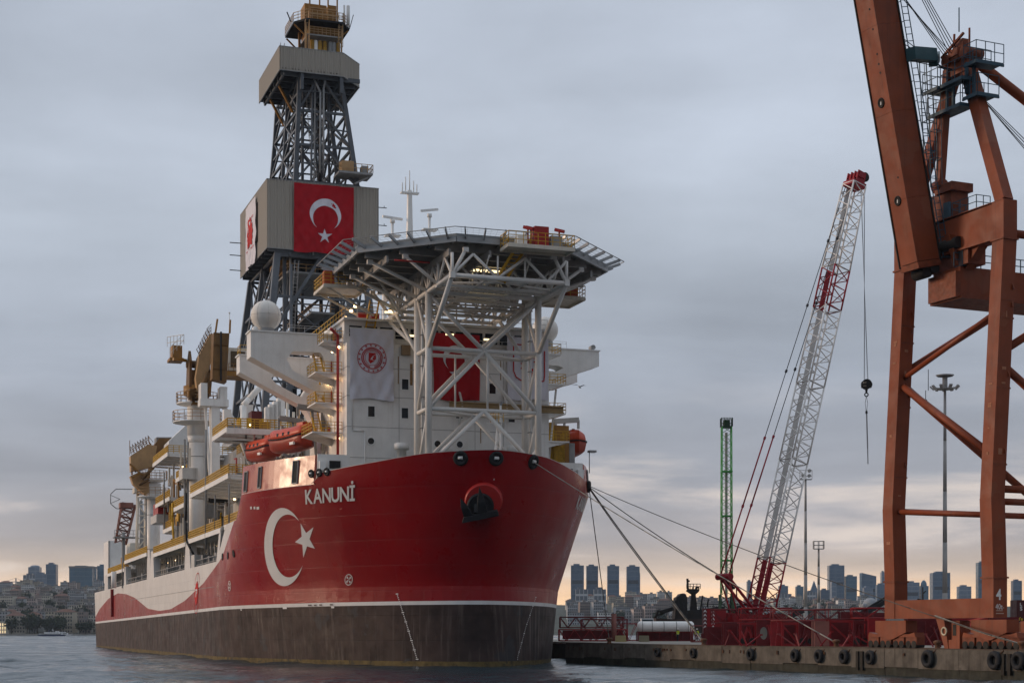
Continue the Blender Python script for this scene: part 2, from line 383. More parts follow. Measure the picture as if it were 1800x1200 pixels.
def station(k):
    def solve(fn):
        z = 12.0
        for _ in range(12): z = fn(hull_pt(k, z)[0])
        return z
    un = u_nom(k)
    zt = top_z(un) if k <= 1.0 else solve(top_z)
    zs = stripe_z(un)
    zc = zt if k <= 1 else min(zt, solve(curve_z))
    if zt - zc < 0.06: zc = zt - 0.05
    zc = max(zc, zs + 0.08)
    zk = min(KN, zs + (zc - zs)*0.5)
    rows = [-2.5, -0.6, 0.5, 0.5 + 0.35*(zs-0.9), 0.5 + 0.7*(zs-0.9), zs - 0.4, zs, zk]
    rows += [zk + (zc - zk)*i/10 for i in range(1, 11)]
    rows += [zc + (zt - zc)*i/5 for i in range(1, 6)]
    return rows
def hull_side(sgn):
    mb = MB(); st = [(k, station(k)) for k in ks]; nr = len(st[0][1])
    vs = []
    for k, rows in st:
        for z in rows:
            u, v = hull_pt(k, z); vs.append((u, v*sgn, z))
    mats = [2, 2] + [0]*3 + [1] + [3] + [3]*10 + [4]*5
    mats[1] = 2
    for i in range(len(st)-1):
        for j in range(nr-1):
            q = (i*nr+j, (i+1)*nr+j, (i+1)*nr+j+1, i*nr+j+1)
            mb.f.append(q if sgn < 0 else q[::-1]); mb.m.append(mats[j]); mb.s.append(j not in (6,) )
    mb.v = vs
    return mb, st
mb, st_rows = hull_side(1); mb2, _ = hull_side(-1)
o_ = len(mb.v); mb.v += mb2.v; mb.f += [tuple(i + o_ for i in f_) for f_ in mb2.f]; mb.m += mb2.m; mb.s += mb2.s
# transom
rows = st_rows[-1][1]; nr = len(rows); vs = []
for z in rows: vs += [(h_end(z), BEAM, z), (h_end(z), -BEAM, z)]
mats_t = [2, 2, 0, 0, 0, 1] + [3]*11 + [4]*5
for j in range(nr-1):
    mb.mi = mats_t[j]; a = vs[2*j:2*j+4]; mb.add(a, [(0, 1, 3, 2)])
hull = mb.build('hull', [anti, stripe_m, algae, hull_red, hull_white], ship)

# arc length along a level line of the shell, for everything that sits on the curved plating
_arc = {}
def arc_tab(z):
    z = round(z, 2)
    if z not in _arc:
        t = []; a = 0; pu = pv = None
        for i in range(0, 401):
            k = i/200 if i <= 200 else 1 + (i-200)/200*0.6
            u, v = hull_pt(k, z)
            if pu is not None: a += math.hypot(u-pu, v-pv)
            t.append((a, u, v)); pu, pv = u, v
        _arc[z] = t
    return _arc[z]
def shell(a, z):
    t = arc_tab(z); lo, hi = 0, len(t)-1
    if a <= 0: return t[0][1], -a if a < 0 else 0.0
    while hi - lo > 1:
        m = (lo+hi)//2
        if t[m][0] <= a: lo = m
        else: hi = m
    w = (a - t[lo][0])/max(1e-9, t[hi][0]-t[lo][0])
    return t[lo][1] + (t[hi][1]-t[lo][1])*w, t[lo][2] + (t[hi][2]-t[lo][2])*w
def shell_p(a, z, side=1, off=0.0):
    sg = side if a >= 0 else -side; a = abs(a)
    u, v = shell(a, z); u1, v1 = shell(max(0.0, a-0.3), z); u2, v2 = shell(a+0.3, z); u3, v3 = shell(a, z+0.3)
    p = Vector((u, v, z)); t1 = Vector((u2-u1, v2-v1, 0)); t2 = Vector((u3-u, v3-v, 0.3))
    if a < 0.3: t1 = Vector((0, 1, 0))
    n = t2.cross(t1).normalized()
    if n.dot(Vector((-0.3, 1, 0))) < 0: n = -n
    p = p + n*off; n = Vector((n.x, n.y*sg, n.z)); p.y *= sg
    return p, n
def a_at(px, z, side=1):                         # arc position that appears at picture column px
    best = None
    for i in range(0, 700 if side > 0 else 250):
        a = i*0.1; u, v = shell(a, z); w = wpt(u, v*side, z); q = 900 + FPX*w.x/w.y
        if best is None or abs(q-px) < best[0]: best = (abs(q-px), a)
    return best[1]
def z_at(px, py, side=1):
    z = 12.0
    for _ in range(8):
        a = a_at(px, z, side); u, v = shell(a, z); w = wpt(u, v*side, z); z = EYE + (HOR-py)/FPX*w.y
    return a_at(px, z, side), z
def decal(name, vs, fs, a0, z0, side, mat, parent=None, off=0.06, lab=None, kind=None):
    mb = MB(); mb.add([shell_p(a0 - x if side > 0 else a0 + x, z0 + y, side, off)[0] for x, y in vs], fs)
    return mb.build(name, mat, parent or hull, lab, kind=kind)
paint_w = M('marking_white_paint', (0.74, 0.73, 0.72), 0.45, var=0.05)

# ship's name on both bows
for side, (px, py), wid in ((1, (537.5, 885), None), (-1, (1011, 893), None)):
    a0, z0 = z_at(px, py, side)
    if side == 1: a1, _z = z_at(624, 877, 1); wid = a0 - a1; ww = wid
    x = 0; gaps = []
    word = 'KANUNİ'; sc = 2.12
    glyphs = [text2d(ch, sc, 0.022, 0.92) for ch in word]
    ws = [max(p[0] for p in g[0]) for g in glyphs]; tot = sum(ws); gap = (ww - tot)/5
    for g, w in zip(glyphs, ws):
        decal('letter', [(p[0]+x, p[1]) for p in g[0]], g[1], a0, z0, side, paint_w); x += w + gap
# crescent and star of the flag on the starboard bow
aL, zL = z_at(465, 960); a2, zt = z_at(505, 891); a3, zb = z_at(505, 1029)
RC = (zt - zb)/2; zc = (zt + zb)/2
v2, f2 = crescent2d(60, RC, RC*0.80, RC*0.255, R(5)); decal('crescent', v2, f2, aL - RC, zc, 1, paint_w)
aS, zS = z_at(537, 948); v2, f2 = star2d(RC*0.46, R(113)); decal('star', v2, f2, aS, zS, 1, paint_w)
# thruster marks, load line dashes, draught marks, tug marks
def thruster(px, py, side, r):
    a, z = z_at(px, py, side)
    vs, fs = ring2d(r, r*0.16, 32); decal('thruster_mark', vs, fs, a, z, side, paint_w)
    mb = []; fsx = []
    for q in range(4):
        t0 = q*math.pi/2 + 0.3; o = len(mb)
        mb += [(0,0)] + [(r*0.72*math.cos(t0+d)*s_, r*0.72*math.sin(t0+d)*s_) for d, s_ in ((0, .45), (0.15, 1), (0.75, 1), (0.6, .45))]
        fsx += [(o, o+1, o+2, o+3, o+4)]
    decal('thruster_mark', mb, fsx, a, z, side, paint_w)
thruster(613, 1018, 1, 0.62); thruster(404, 1029, 1, 0.62); thruster(983, 1026, -1, 0.62)
for pts, side in (([(699, 1044), (716, 1100), (734, 1160)], 1), ([(941, 1050), (924, 1100), (909, 1155)], -1)):
    vs, fs = [], []; pa = [z_at(*p, side) for p in pts]
    zz = pa[0][1]; i = 0; tab = sorted((z, a) for a, z in pa)
    a_ref = pa[0][0]
    while zz > 0.6:
        a = interp(zz, tab); w = 0.32 if i % 5 == 0 else 0.13
        x = (a_ref - a) if side > 0 else (a - a_ref); o = len(vs); y = zz - pa[0][1]
        vs += [(x-w/2, y), (x+w/2, y), (x+w/2, y+0.1), (x-w/2, y+0.1)]; fs.append((o, o+1, o+2, o+3)); zz -= 0.2; i += 1
    decal('draught_marks', vs, fs, a_ref, pa[0][1], side, paint_w, kind='stuff')
for px, py, w in ((441, 894.5, 0.5), (447, 894.5, 0.5), (452, 895, 0.7)):
    a, z = z_at(px, py); decal('hull_lettering', [(0,0),(w,0),(w,.3),(0,.3)], [(0,1,2,3)], a, z, 1, paint_w)
dashm = M('stripe_lettering', (0.12, 0.10, 0.10), 0.6)
for px, py, w in ((542, 1063, .7), (552, 1063, .5), (562, 1062.5, .5), (580, 1062, .5)):
    a, z = z_at(px, py); decal('stripe_lettering', [(0,-.08),(w,-.08),(w,.08),(0,.08)], [(0,1,2,3)], a, z, 1, dashm)
for px, py, w in ((424, 1071, .3), (498, 1068, .9), (583, 1066.5, .5)):
    a, z = z_at(px, py); decal('hull_lettering', [(0,-.1),(w,-.1),(w,.1),(0,.1)], [(0,1,2,3)], a, z, 1, paint_w)
# company emblem amidships: long rounded frame and red toothed sun with letters
a, z = z_at(286, 1042)
def spiky(r, n=18, k=0.82):
    vs = [(0,0)]
    for i in range(2*n):
        t = math.pi*i/n; rr = r if i % 2 == 0 else r*k; vs.append((rr*math.cos(t), rr*math.sin(t)))
    return vs, [(0, 1+i, 1+(i+1) % (2*n)) for i in range(2*n)]
vs, fs = spiky(1.75, 14); decal('emblem', vs, fs, a, z, 1, logo_red)
vs, fs = text2d('TP', 1.5, 0.02); decal('emblem_lettering', [(x-0.75, y-0.5) for x, y in vs], fs, a, z, 1, paint_w, off=0.09)
fr = []
for t in range(0, 181, 15): fr.append((2.1*math.cos(R(t)), 1.2 + 1.6*math.sin(R(t))))
for s_ in (1, -1):
    vs, fs = [], []
    for x, y in fr: vs += [(x, s_*y), (x*0.93, s_*(y-0.1))]
    fs = [(2*i, 2*i+2, 2*i+3, 2*i+1) for i in range(len(fr)-1)]
    decal('emblem_frame', vs, fs, a, z, 1, logo_red)
# plate seams
for (px0, py0, px1, py1) in ((312, 1003, 312, 1066), (260, 1020, 260, 1083), (348, 1002, 348, 1025)):
    a, z = z_at(px0, py0); a2, z2 = z_at(px0, py1); decal('plate_seam', [(0,0),(0.1,0),(0.1,z2-z),(0,z2-z)], [(0,1,2,3)], a, z, 1, grey, off=0.03)
for u0_, u1_ in ((52, 105), (105, 150)):
    u0_, u1_ = u0_, u1_
    MB().box(u0_, u1_, BEAM, BEAM+0.03, 9.4, 9.46).build('plate_seam', grey, hull)
# rubbing strake near the stern, dark red vertical pipe guard
red_deep = M('deep_red_paint', (0.20, 0.004, 0.008), 0.4)
u_, z_ = on_v(199, 1045, BEAM); MB().box(u_-0.8, u_+0.8, BEAM, BEAM+0.5, 6.6, 12.2).build('fender_strake', red_deep, ship)

# fairleads: oval collars with a bright throat
def fairlead(px, py, side, r=0.62, dark_only=False):
    a, z = z_at(px, py, side); p, n = shell_p(a, z, side, 0.05)
    mb = MB(); mb.torus(p, r*0.95, r*0.34, n, 18, 8)
    fo = mb.build('fairlead', black, ship)
    b = MB(); vs = []; t1 = n.cross(Z).normalized(); t2 = t1.cross(n)
    pts = [p + n*0.02 + t1*(r*0.9*math.cos(2*math.pi*i/16)) + t2*(r*0.9*math.sin(2*math.pi*i/16)) for i in range(16)]
    b.add(pts, [tuple(range(16))]).build('throat', dark, fo)
    c = MB(); c.tube(p + n*0.05 + t1*(-r*.4) + t2*r*.1, p + n*0.05 + t1*(r*.4) + t2*r*.1, r*0.28, 10); c.build('roller', white_clean, fo)
    return p
for px in (547.5, 561, 575): fairlead(px, 832 - (px-547)*0.12, 1, 0.36)
fairlead(810, 805, 1); fairlead(879.5, 805.5, 1); 
fl_a = fairlead(937, 811.5, -1)
# small freeing ports on the shoulder
for px, py in ((391.5, 978), (401, 976), (411, 972.5)):
    a, z = z_at(px, py); p, n = shell_p(a, z, 1, 0.03)
    t1 = n.cross(Z).normalized(); MB().tube(p - n*0.05, p + n*0.05, 0.45, 12).build('hull_port', dark, ship)

# bow anchor in its bolster
a, z = z_at(850, 880); p, n = shell_p(a, z, 1, 0.0)
aim = Vector((-0.88, 0.26, -0.30)).normalized()
b0 = p - aim*0.9; b1 = p + aim*0.75
mb = MB(); mb.tube(b0, b1, 2.1, 40, 1.85); mb.lathe([(.01, 0), (.02, .01)], b0); bol = mb.build('anchor_bolster', M('bolster_red_paint', (0.42, 0.02, 0.018), 0.4, var=0.1), ship)
tr = aim.cross(Z).normalized(); up = tr.cross(aim).normalized(); b1 = b1 + tr*.32 - up*.38
mb = MB(); mb.torus(b1, 1.22, 0.2, aim, 32, 10); mb.tube(b1 - aim*0.02, b1 + aim*0.05, 1.2, 28); mb.build('bolster_lip', anchor_black, bol)
ho = b1 + aim*0.25; tr = -tr
mb = MB()
crown = ho - up*1.0
# crown: thick wedge across, arms, two long flukes and a shank going into the pipe
mb.prism([crown - tr*1.9 - up*0.55 + aim*0.0, crown + tr*1.9 + up*0.25, crown + tr*1.75 + up*0.75, crown + tr*0.2 + up*0.5, crown - tr*1.7 + up*0.05], aim*0.85)
def fluke(bx, tip, w, d=0.5):
    bx, tip = Vector(bx), Vector(tip)
    m_ = bx.lerp(tip, 0.45)
    mb.add([bx - tr*w, bx + tr*w, m_ + tr*w*0.85, tip, m_ - tr*w*0.85, bx - tr*w + aim*d, bx + tr*w + aim*d, m_ + tr*w*0.75 + aim*d, m_ - tr*w*0.75 + aim*d],
           [(0,1,2,4), (4,2,3), (5,8,7,6), (8,3,7), (0,4,8,5), (1,6,7,2), (2,7,3), (4,3,8), (0,5,6,1)])
fluke(crown - tr*1.25 + up*0.1 + aim*0.1, crown - tr*2.1 + up*2.2 + aim*0.9, 0.5)
fluke(crown + tr*0.25 + up*0.4 + aim*0.1, crown - tr*0.15 + up*3.3 + aim*0.6, 0.5)
mb.bar(crown + up*0.4 + aim*0.3 - tr*0.4, b1 - aim*0.3 + up*0.3 - tr*0.4, 0.5, 0.45)
mb.build('anchor', anchor_black, ship)

# ---------------------------------------------------------------- decks
def outline(z, k0=0.0, k1=1.0, inset=0.3, n=40):
    pts = []
    for i in range(n+1):
        k = k0 + (k1-k0)*i/n; u, v = hull_pt(k, z); pts.append((u + inset*0.6, max(0, v - inset)))
    return pts
deck_m = M('deck_green_grey', (0.10, 0.13, 0.11), 0.7, var=0.25)
ol = [p for p in outline(19.4) if p[0] < 31.5] + [(31.5, BEAM-0.3)]
mb = MB(); mb.prism([(u, v, 19.2) for u, v in ol] + [(u, -v, 19.2) for u, v in ol[::-1] if v > 0.01], (0, 0, 0.25)); mb.build('forecastle_deck', deck_m, ship)
mb = MB(); mb.prism([(31.7, 17, 11.6), (31.7, -17, 11.6), (47, -20.6, 11.5), (224, -20.6, 11.4), (224, 20.6, 11.4), (47, 20.6, 11.5)][::-1], (0, 0, 0.3)); mb.build('main_deck', deck_m, ship)
MB().box(31.2, 31.5, -17.5, 17.5, 11.9, 19.2).build('break_bulkhead', white, ship)
for sg in (1, -1):                               # inner face of the bow bulwark
    mb = MB(); vs = []; n = 26
    for i in range(n+1):
        k = 0.005 + 0.6*i/n
        u1, v1 = hull_pt(k, 21); zt = top_z(u_nom(k)); u2, v2 = hull_pt(k, zt)
        vs += [(u1+0.5, max(0, v1-0.35)*sg, 19.4), (u2+0.5, max(0, v2-0.3)*sg, zt), (u2, v2*sg, zt)]
    fs = []
    for i in range(n):
        for j in range(2): fs.append((3*i+j, 3*i+j+1, 3*i+3+j+1, 3*i+3+j))
    mb.add(vs, fs, False).build('bulwark_lining', white, ship)
# forecastle side screens, leaning in, with tall openings
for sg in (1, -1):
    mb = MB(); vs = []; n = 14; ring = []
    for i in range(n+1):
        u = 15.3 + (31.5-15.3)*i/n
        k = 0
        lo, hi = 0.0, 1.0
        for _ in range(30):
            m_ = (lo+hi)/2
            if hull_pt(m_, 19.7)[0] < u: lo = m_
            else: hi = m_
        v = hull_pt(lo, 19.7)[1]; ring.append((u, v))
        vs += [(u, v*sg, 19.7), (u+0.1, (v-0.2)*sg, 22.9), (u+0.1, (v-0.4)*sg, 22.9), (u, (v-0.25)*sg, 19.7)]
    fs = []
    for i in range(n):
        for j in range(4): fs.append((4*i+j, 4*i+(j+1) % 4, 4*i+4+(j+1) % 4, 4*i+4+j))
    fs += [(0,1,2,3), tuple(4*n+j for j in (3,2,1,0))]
    scr = mb.add(vs, fs).build('forecastle_screen', M('screen_red_sunset_sheen', (.40, .075, .04), .3, var=.12, scale=.3, spec=.6, streak=.2, streak_col=(.30, .12, .08)), ship)  # sunset reflection on the red plating is put into this lighter colour
    for u, w, z0, z1 in ((29.6, 0.55, 19.9, 22.2), (25.4, 0.35, 20.0, 22.4), (18.2, 0.42, 20.0, 22.5)):
        v = interp(u, ring); d = 0.2/3.2; vu = interp(u+w, ring) ; vd = interp(u-w, ring)
        q = lambda uu, vv, zz, o: (uu, (vv - (zz-19.7)*d + o)*sg, zz)
        MB().add([q(u-w, vd, z0, .05), q(u+w, vu, z0, .05), q(u+w, vu, z1, .05), q(u-w, vd, z1, .05)], [(0,1,2,3)]).build('screen_opening', dark, scr)
        fr_ = MB()
        for a_, b_ in (((u-w, vd, z0), (u+w, vu, z0)), ((u+w, vu, z0), (u+w, vu, z1)), ((u+w, vu, z1), (u-w, vd, z1)), ((u-w, vd, z1), (u-w, vd, z0))):
            fr_.bar(q(*a_, .08), q(*b_, .08), 0.12)
        fr_.build('opening_frame', grey, scr)
    # white athwartship wall at the front end of the screen
    fw = MB().box(15.1, 15.4, min(11.9*sg, 15.5*sg), max(11.9*sg, 15.5*sg), 19.45, 23.0).build('screen_front_wall', white, ship)
    MB().box(14.9, 15.1, min(13.0*sg, 14.2*sg), max(13.0*sg, 14.2*sg), 21.5, 22.3).build('wall_opening', dark, fw)
    MB().box(14.5, 15.1, min(14.7*sg, 15.4*sg), max(14.7*sg, 15.4*sg), 21.2, 22.2).build('vent_box', white_clean, fw)
# ================================================================ accommodation block
acc = empty('accommodation_block', None, None, parent=ship)
U0, U1, VB = 16.6, 36.0, 11.9
MB().box(U0, U1, -VB, VB, 19.45, 35.6).build('block_wall', white, acc)
MB().box(U0+1.2, U1, -VB, VB, 35.6, 38.2).build('bridge_deck_house', white, acc)
MB().box(U0+0.2, U1+0.5, -VB-0.3, VB+0.3, 38.2, 38.45).build('bridge_roof', white, acc)
# bridge windows: slanted dark band with mullions
for i in range(13):
    v = -10.6 + i*1.77
    if abs(v) < 3: pass
    MB().box(U0+1.12, U0+1.2, v-0.72, v+0.72, 36.5, 37.7).build('bridge_window', glass, acc)
for i in range(8):
    MB().box(U0+2.4+i*2.0, U0+3.9+i*2.0, VB, VB+0.06, 36.5, 37.7).build('bridge_window', glass, acc)
seam = M('weld_seam_grey', (0.42, 0.40, 0.38), 0.6, var=0.2, rust=0.3)
for z in (22.9, 26.3, 29.7, 32.9):
    MB().box(U0-0.02, U0, -VB, VB, z, z+0.07).build('weld_seam', seam, acc)
    MB().box(U0, U1, VB, VB+0.02, z, z+0.07).build('weld_seam', seam, acc)
for v in (5.9, 3.3, -3.0, -6.4):
    MB().box(U0-0.02, U0, v, v+0.06, 19.6, 35.5).build('weld_seam', seam, acc)
def porthole(px, py, w=0.42, h=0.62, rnd_=False):
    v, z = on_u(px, py, U0)
    mb = MB()
    if rnd_: mb.tube((U0-0.05, v, z), (U0, v, z), 0.42, 16)
    else:
        pts = []
        for cx, cz, a0 in ((w-.15, h-.15, 0), (-w+.15, h-.15, 90), (-w+.15, -h+.15, 180), (w-.15, -h+.15, 270)):
            for t in (0, 45, 90): pts.append((U0-0.05, v+cx+.15*math.cos(R(a0+t)), z+cz+.15*math.sin(R(a0+t))))
        mb.prism(pts, (0.05, 0, 0))
    o = mb.build('porthole', glass, acc)
    fr_ = MB()
    if rnd_: fr_.torus((U0-0.03, v, z), 0.42, 0.07, (1,0,0), 16, 6)
    else:
        for a_, b_ in (((-w,-h),(w,-h)),((w,-h),(w,h)),((w,h),(-w,h)),((-w,h),(-w,-h))): fr_.bar((U0-0.04, v+a_[0], z+a_[1]), (U0-0.04, v+b_[0], z+b_[1]), 0.1, 0.09)
    fr_.build('porthole_frame', white_clean, o)
for p in ((652.5, 723), (711.5, 726), (712, 675.5), (865.5, 683), (807, 726), (899, 733)): porthole(*p)
for p in ((652, 775), (769, 780), (808, 781)): porthole(*p, rnd_=True)
# pipes and boxes on the front wall
mb = MB(); v, z = on_u(619, 690, U0); v2, z2 = on_u(641, 757, U0)
mb.path([(U0-.12, v, 36), (U0-.12, v, z2), (U0-.12, v2, z2), (U0-.12, v2, 20)], 0.07); mb.build('drain_pipe', white_clean, acc)
v, z = on_u(712, 617, U0); MB().box(U0-0.5, U0, v-0.5, v+0.5, z-0.5, z+0.6).build('wall_locker', M('locker_brown', (0.25, 0.17, 0.10), 0.6), acc)
v, z = on_u(723, 655, U0); MB().box(U0-0.02, U0, v-0.15, v+0.15, z-1.4, z+1.0).build('rust_streak', M('rust_stain', (0.30, 0.17, 0.07), 0.8, var=0.4, scale=2), acc)
for px, py, h in ((700, 640, 2.2), (880, 640, 1.8), (845, 760, 1.2)):
    v, z = on_u(px, py, U0); MB().box(U0-0.015, U0, v-0.05, v+0.05, z-h, z+h*.4).build('rust_streak', MATS['rust_stain'], acc)
# mustard lifting beam carried across the front wall
va, zz = on_u(790, 703, U0-1.2); vb, z2 = on_u(990, 709.5, U0-1.2); zz = 29.3
mb = MB(); mb.box(U0-1.5, U0-0.9, vb, va, zz, zz+0.12); mb.box(U0-1.25, U0-1.15, vb, va, zz-0.55, zz); mb.box(U0-1.5, U0-0.9, vb, va, zz-0.67, zz-0.55)
lb = mb.build('lifting_beam', M('beam_tan_paint', (0.36, 0.25, 0.12), 0.6, var=0.25, rust=0.4), acc)
for v in (va-1.5, (va+vb)/2, vb+3.0): MB().bar((U0-1.2, v, zz-0.1), (U0, v, zz+1.6), 0.2).bar((U0-1.2, v, zz-0.3), (U0, v, zz-2.4), 0.2).build('beam_bracket', tube_white, lb)
# side platforms with stairs, lamps and the red fire main on the starboard side
def lamp(p, parent, r=0.16):
    o = MB().tube(Vector(p) + Vector((0, 0, 0.12)), Vector(p) + Vector((0, 0, 0.3)), 0.16, 8).build('deck_lamp', grey, parent)
    MB().sphere(p, r, 8, 6).build('lamp_bulb', lamp_m, o)
for sg in (1, -1):
    for j, (z, a, b, w) in enumerate(((36.0, 18.5, 21.5, 2.2), (32.6, 19.0, 23.4, 3.0), (29.2, 19.0, 23.4, 3.0), (25.9, 18.8, 24.5, 3.4))):
        y0, y1 = sorted((VB*sg, (VB+w)*sg))
        mb = MB(); mb.box(a, b, y0, y1, z-0.16, z); mb.prism([(a+.2, VB*sg, z-1.0), (a+.2, VB*sg, z-.16), (a+.2, (VB+w-.2)*sg, z-.16)], (0.12, 0, 0)); mb.prism([(b-.3, VB*sg, z-1.0), (b-.3, VB*sg, z-.16), (b-.3, (VB+w-.2)*sg, z-.16)], (0.12, 0, 0))
        pl = mb.build('side_platform', white, acc)
        MB().rail([(a, VB*sg, z), (a, (VB+w)*sg, z), (b, (VB+w)*sg, z), (b, VB*sg, z)], 1.15, 0.9, 0.035, (0.4, 0.78)).build('railing', yellow, pl)
        if sg > 0:
            lamp((a-0.2, VB+0.5, z-0.7), acc); lamp((b+0.5, VB+0.4, z-0.6), acc)
            MB().box(b+0.4, b+1.3, VB, VB+0.08, z, z+2.0).build('block_door', red_pipe, acc)
            mb = MB()
            if j:
                mb.bar((b-0.4, VB+1.0, z), (b+2.6, VB+1.0, z+3.2), 0.12, 0.3).bar((b-0.4, VB+1.8, z), (b+2.6, VB+1.8, z+3.2), 0.12, 0.3)
                for q in range(9): mb.box(b-0.4+q*.33, b-.1+q*.33, VB+1.0, VB+1.8, z+q*.35, z+q*.35+.05)
                mb.build('stair_flight', yellow, acc)
MB().path([(18.4, VB+0.6, 19.6), (18.4, VB+0.6, 36.6), (17.6, VB+1.6, 37.2)], 0.16, 8).build('fire_main', red_pipe, acc)
MB().path([(19.2, VB+0.35, 19.6), (19.2, VB+0.35, 33)], 0.1, 8).build('fire_main', red_pipe, acc)
for i in range(3):
    MB().tube((20.5+i*1.8, VB+0.15, 20.8), (20.5+i*1.8, VB+0.5, 20.8), 0.75, 16).build('hose_reel', yellow, acc)
# roof-edge fittings, white drums, lights on the step at the front-left corner
MB().rail([(U0+0.3, VB, 35.6), (U0+0.3, -VB, 35.6)], 1.1, 1.4, 0.03).build('railing', tube_white, acc)
MB().rail([(U0+0.5, VB+.1, 38.45), (U1, VB+.1, 38.45)], 1.1, 1.4, 0.03).build('railing', yellow, acc)
MB().rail([(U0+0.5, VB+.1, 38.45), (U0+0.5, -VB, 38.45)], 1.1, 1.4, 0.03).build('railing', tube_white, acc)
for px, py in ((615, 548), (622, 540), (605, 560), (683, 549)):
    v, z = on_u(px, py, U0+1.5); lamp((U0+0.9, v, z), acc, 0.2)
for px in (637, 660, 695): 
    v, z = on_u(px, 553, U0+2); MB().box(U0+2.0, U0+2.9, v-0.45, v+0.45, 38.45, 39.4).build('roof_locker', red_pipe if px < 690 else white_clean, acc)
# tall vent trunk + mushroom ventilators on the forecastle deck
for px, uu, top, r in ((706, 14.2, 778, 0.85), (785, 13.0, 783, 0.75), (900, 13.5, 783, 0.6)):
    v, z = on_u(px, top, uu); mb = MB(); mb.lathe([(0.62*r, 19.45), (0.62*r, z-0.75), (1.0*r, z-0.75), (1.0*r, z-0.1), (0.7*r, z)], (uu, v, 0), 20)
    mb.lathe([(0.01, z), (0.7*r, z)], (uu, v, 0), 20); mb.build('mushroom_vent', white_clean, ship)
for px, py, uu in ((765, 788, 9), (822, 786, 8), (842, 784, 7.5), (1000, 800, 15)):
    v, z = on_u(px, py, uu); MB().tube((uu, v-0.8, 21.2), (uu, v+0.8, 21.2), 0.9, 14).box(uu-0.6, uu+0.6, v-1.2, v+1.2, 19.45, 20.6).build('mooring_winch', grey, ship)

# ---------------------------------------------------------------- bridge wings: deep plate girders with rounded openings
def wing(u, sg, z_top, z_tip, z_root, depth, thick, open_a, open_b, root=VB):
    """girder outline in the v-z plane with a slot; built as plates so that the opening is real"""
    tip = 21.2
    def bot(v):
        t = (v - root)/(tip - root)
        return z_tip - (z_tip - z_root)*(1 - t)
    mb = MB()
    n = 30
    prev = None
    rows = []
    for i in range(n+1):
        v = root + (tip - root)*i/n
        # fillet where the lower edge runs into the wall
        b_ = bot(v) - max(0.0, 1 - (v - root)/2.2)**2.4*depth
        lo_ = hi_ = None
        if open_a < v < open_b:
            q = min(1.0, min(v-open_a, open_b-v)/0.7); hh = math.sqrt(max(0, 1-(1-q)**2))
            mid_hi = z_top - 2.0; 
            top_o = mid_hi; bot_o = max(b_ + 1.0, bot(v) + 1.0)
            c_ = (top_o + bot_o)/2; e_ = max(0.0, (top_o - bot_o)/2)*hh
            if e_ > 0.1: lo_, hi_ = c_-e_, c_+e_
        rows.append((v, b_, lo_, hi_))
    for r0, r1 in zip(rows[:-1], rows[1:]):
        segs = []
        if r0[2] is None and r1[2] is None: segs = [((r0[1], z_top), (r1[1], z_top))]
        else:
            m0 = (r0[2], r0[3]) if r0[2] is not None else ((r1[2]+r1[3])/2,)*2
            m1 = (r1[2], r1[3]) if r1[2] is not None else ((r0[2]+r0[3])/2,)*2
            segs = [((r0[1], m0[0]), (r1[1], m1[0])), ((m0[1], z_top), (m1[1], z_top))]
        for (a0, a1), (b0, b1) in segs:
            P_ = [(u, r0[0]*sg, a0), (u, r1[0]*sg, b0), (u, r1[0]*sg, b1), (u, r0[0]*sg, a1)]
            Q_ = [(u+thick, y, z) for _, y, z in P_]
            mb.add(P_ + Q_, [(0,1,2,3), (7,6,5,4), (0,4,5,1), (3,2,6,7)])
    mb.add([(u, tip*sg, z_tip), (u+thick, tip*sg, z_tip), (u+thick, tip*sg, z_top), (u, tip*sg, z_top)], [(0,1,2,3)])
    w = mb.build('bridge_wing', white, ship)
    y0, y1 = sorted((root*sg, (tip+0.15)*sg)); MB().box(u-0.1, u+thick+0.1, y0, y1, z_top, z_top+0.14).build('wing_top_plate', white_clean, w)
    return w
for sg in (1, -1):
    w1 = wing(24.2, sg, 37.6, 34.7, 30.2, 3.2, 2.6, 12.6, 16.9) if sg > 0 else wing(24.2, sg, 37.6, 35.8, 32.6, 1.8, 2.6, 13.4, 16.4)
    MB().rail([(24.3, 13*sg, 37.74), (24.3, 17*sg, 37.74)], .8, 1.6, 0.02).build('railing', tube_white, w1)
    w2 = wing(31.5, sg, 36.0, 34.0, 29.4, 3.0, 2.2, 13.4, 17.4) if sg > 0 else wing(31.5, sg, 36.0, 34.9, 32.2, 1.6, 2.2, 13.6, 17.2)
    MB().rail([(31.6, 19*sg, 36.14), (31.6, 21.1*sg, 36.14), (33.6, 21.1*sg, 36.14)], 1.1, 1.0, 0.035).build('railing', yellow, w2)
# radomes
for sg, px, py in ((1, 467.5, 555), (-1, 958, 580)):
    v, z = on_u(px, py, 25.5)
    mb = MB(); mb.sphere((25.5, v, z), 1.74 if sg > 0 else 1.6, 28, 16); ra = mb.build('radome', M('radome_white', (0.74, 0.70, 0.65), 0.5, var=0.04), ship)
    MB().lathe([(0.95, 37.74), (0.95, z-1.4)], (25.5, v, 0), 16).build('radome_base', grey, ra)
    mb = MB()
    for t in range(0, 360, 45):
        pts = [Vector((25.5 + 1.75*math.sin(R(p))*math.cos(R(t)), v + 1.75*math.sin(R(p))*math.sin(R(t)), z + 1.75*math.cos(R(p)))) for p in range(10, 171, 20)]
        mb.path(pts, 0.018, 4)
    mb.torus((25.5, v, z), 1.745, 0.02, Z, 32, 4)
    if sg > 0: mb.build('radome_seam', M('seam_light_grey', (0.55, 0.52, 0.48), 0.6), ra)
vt, zt_ = on_u(1041, 611, 25.0); MB().tube((24.6, vt, zt_), (25.5, vt, zt_), 0.3, 12).bar((25, vt, 37.7), (25, vt, zt_), 0.15).build('searchlight', grey, ship)
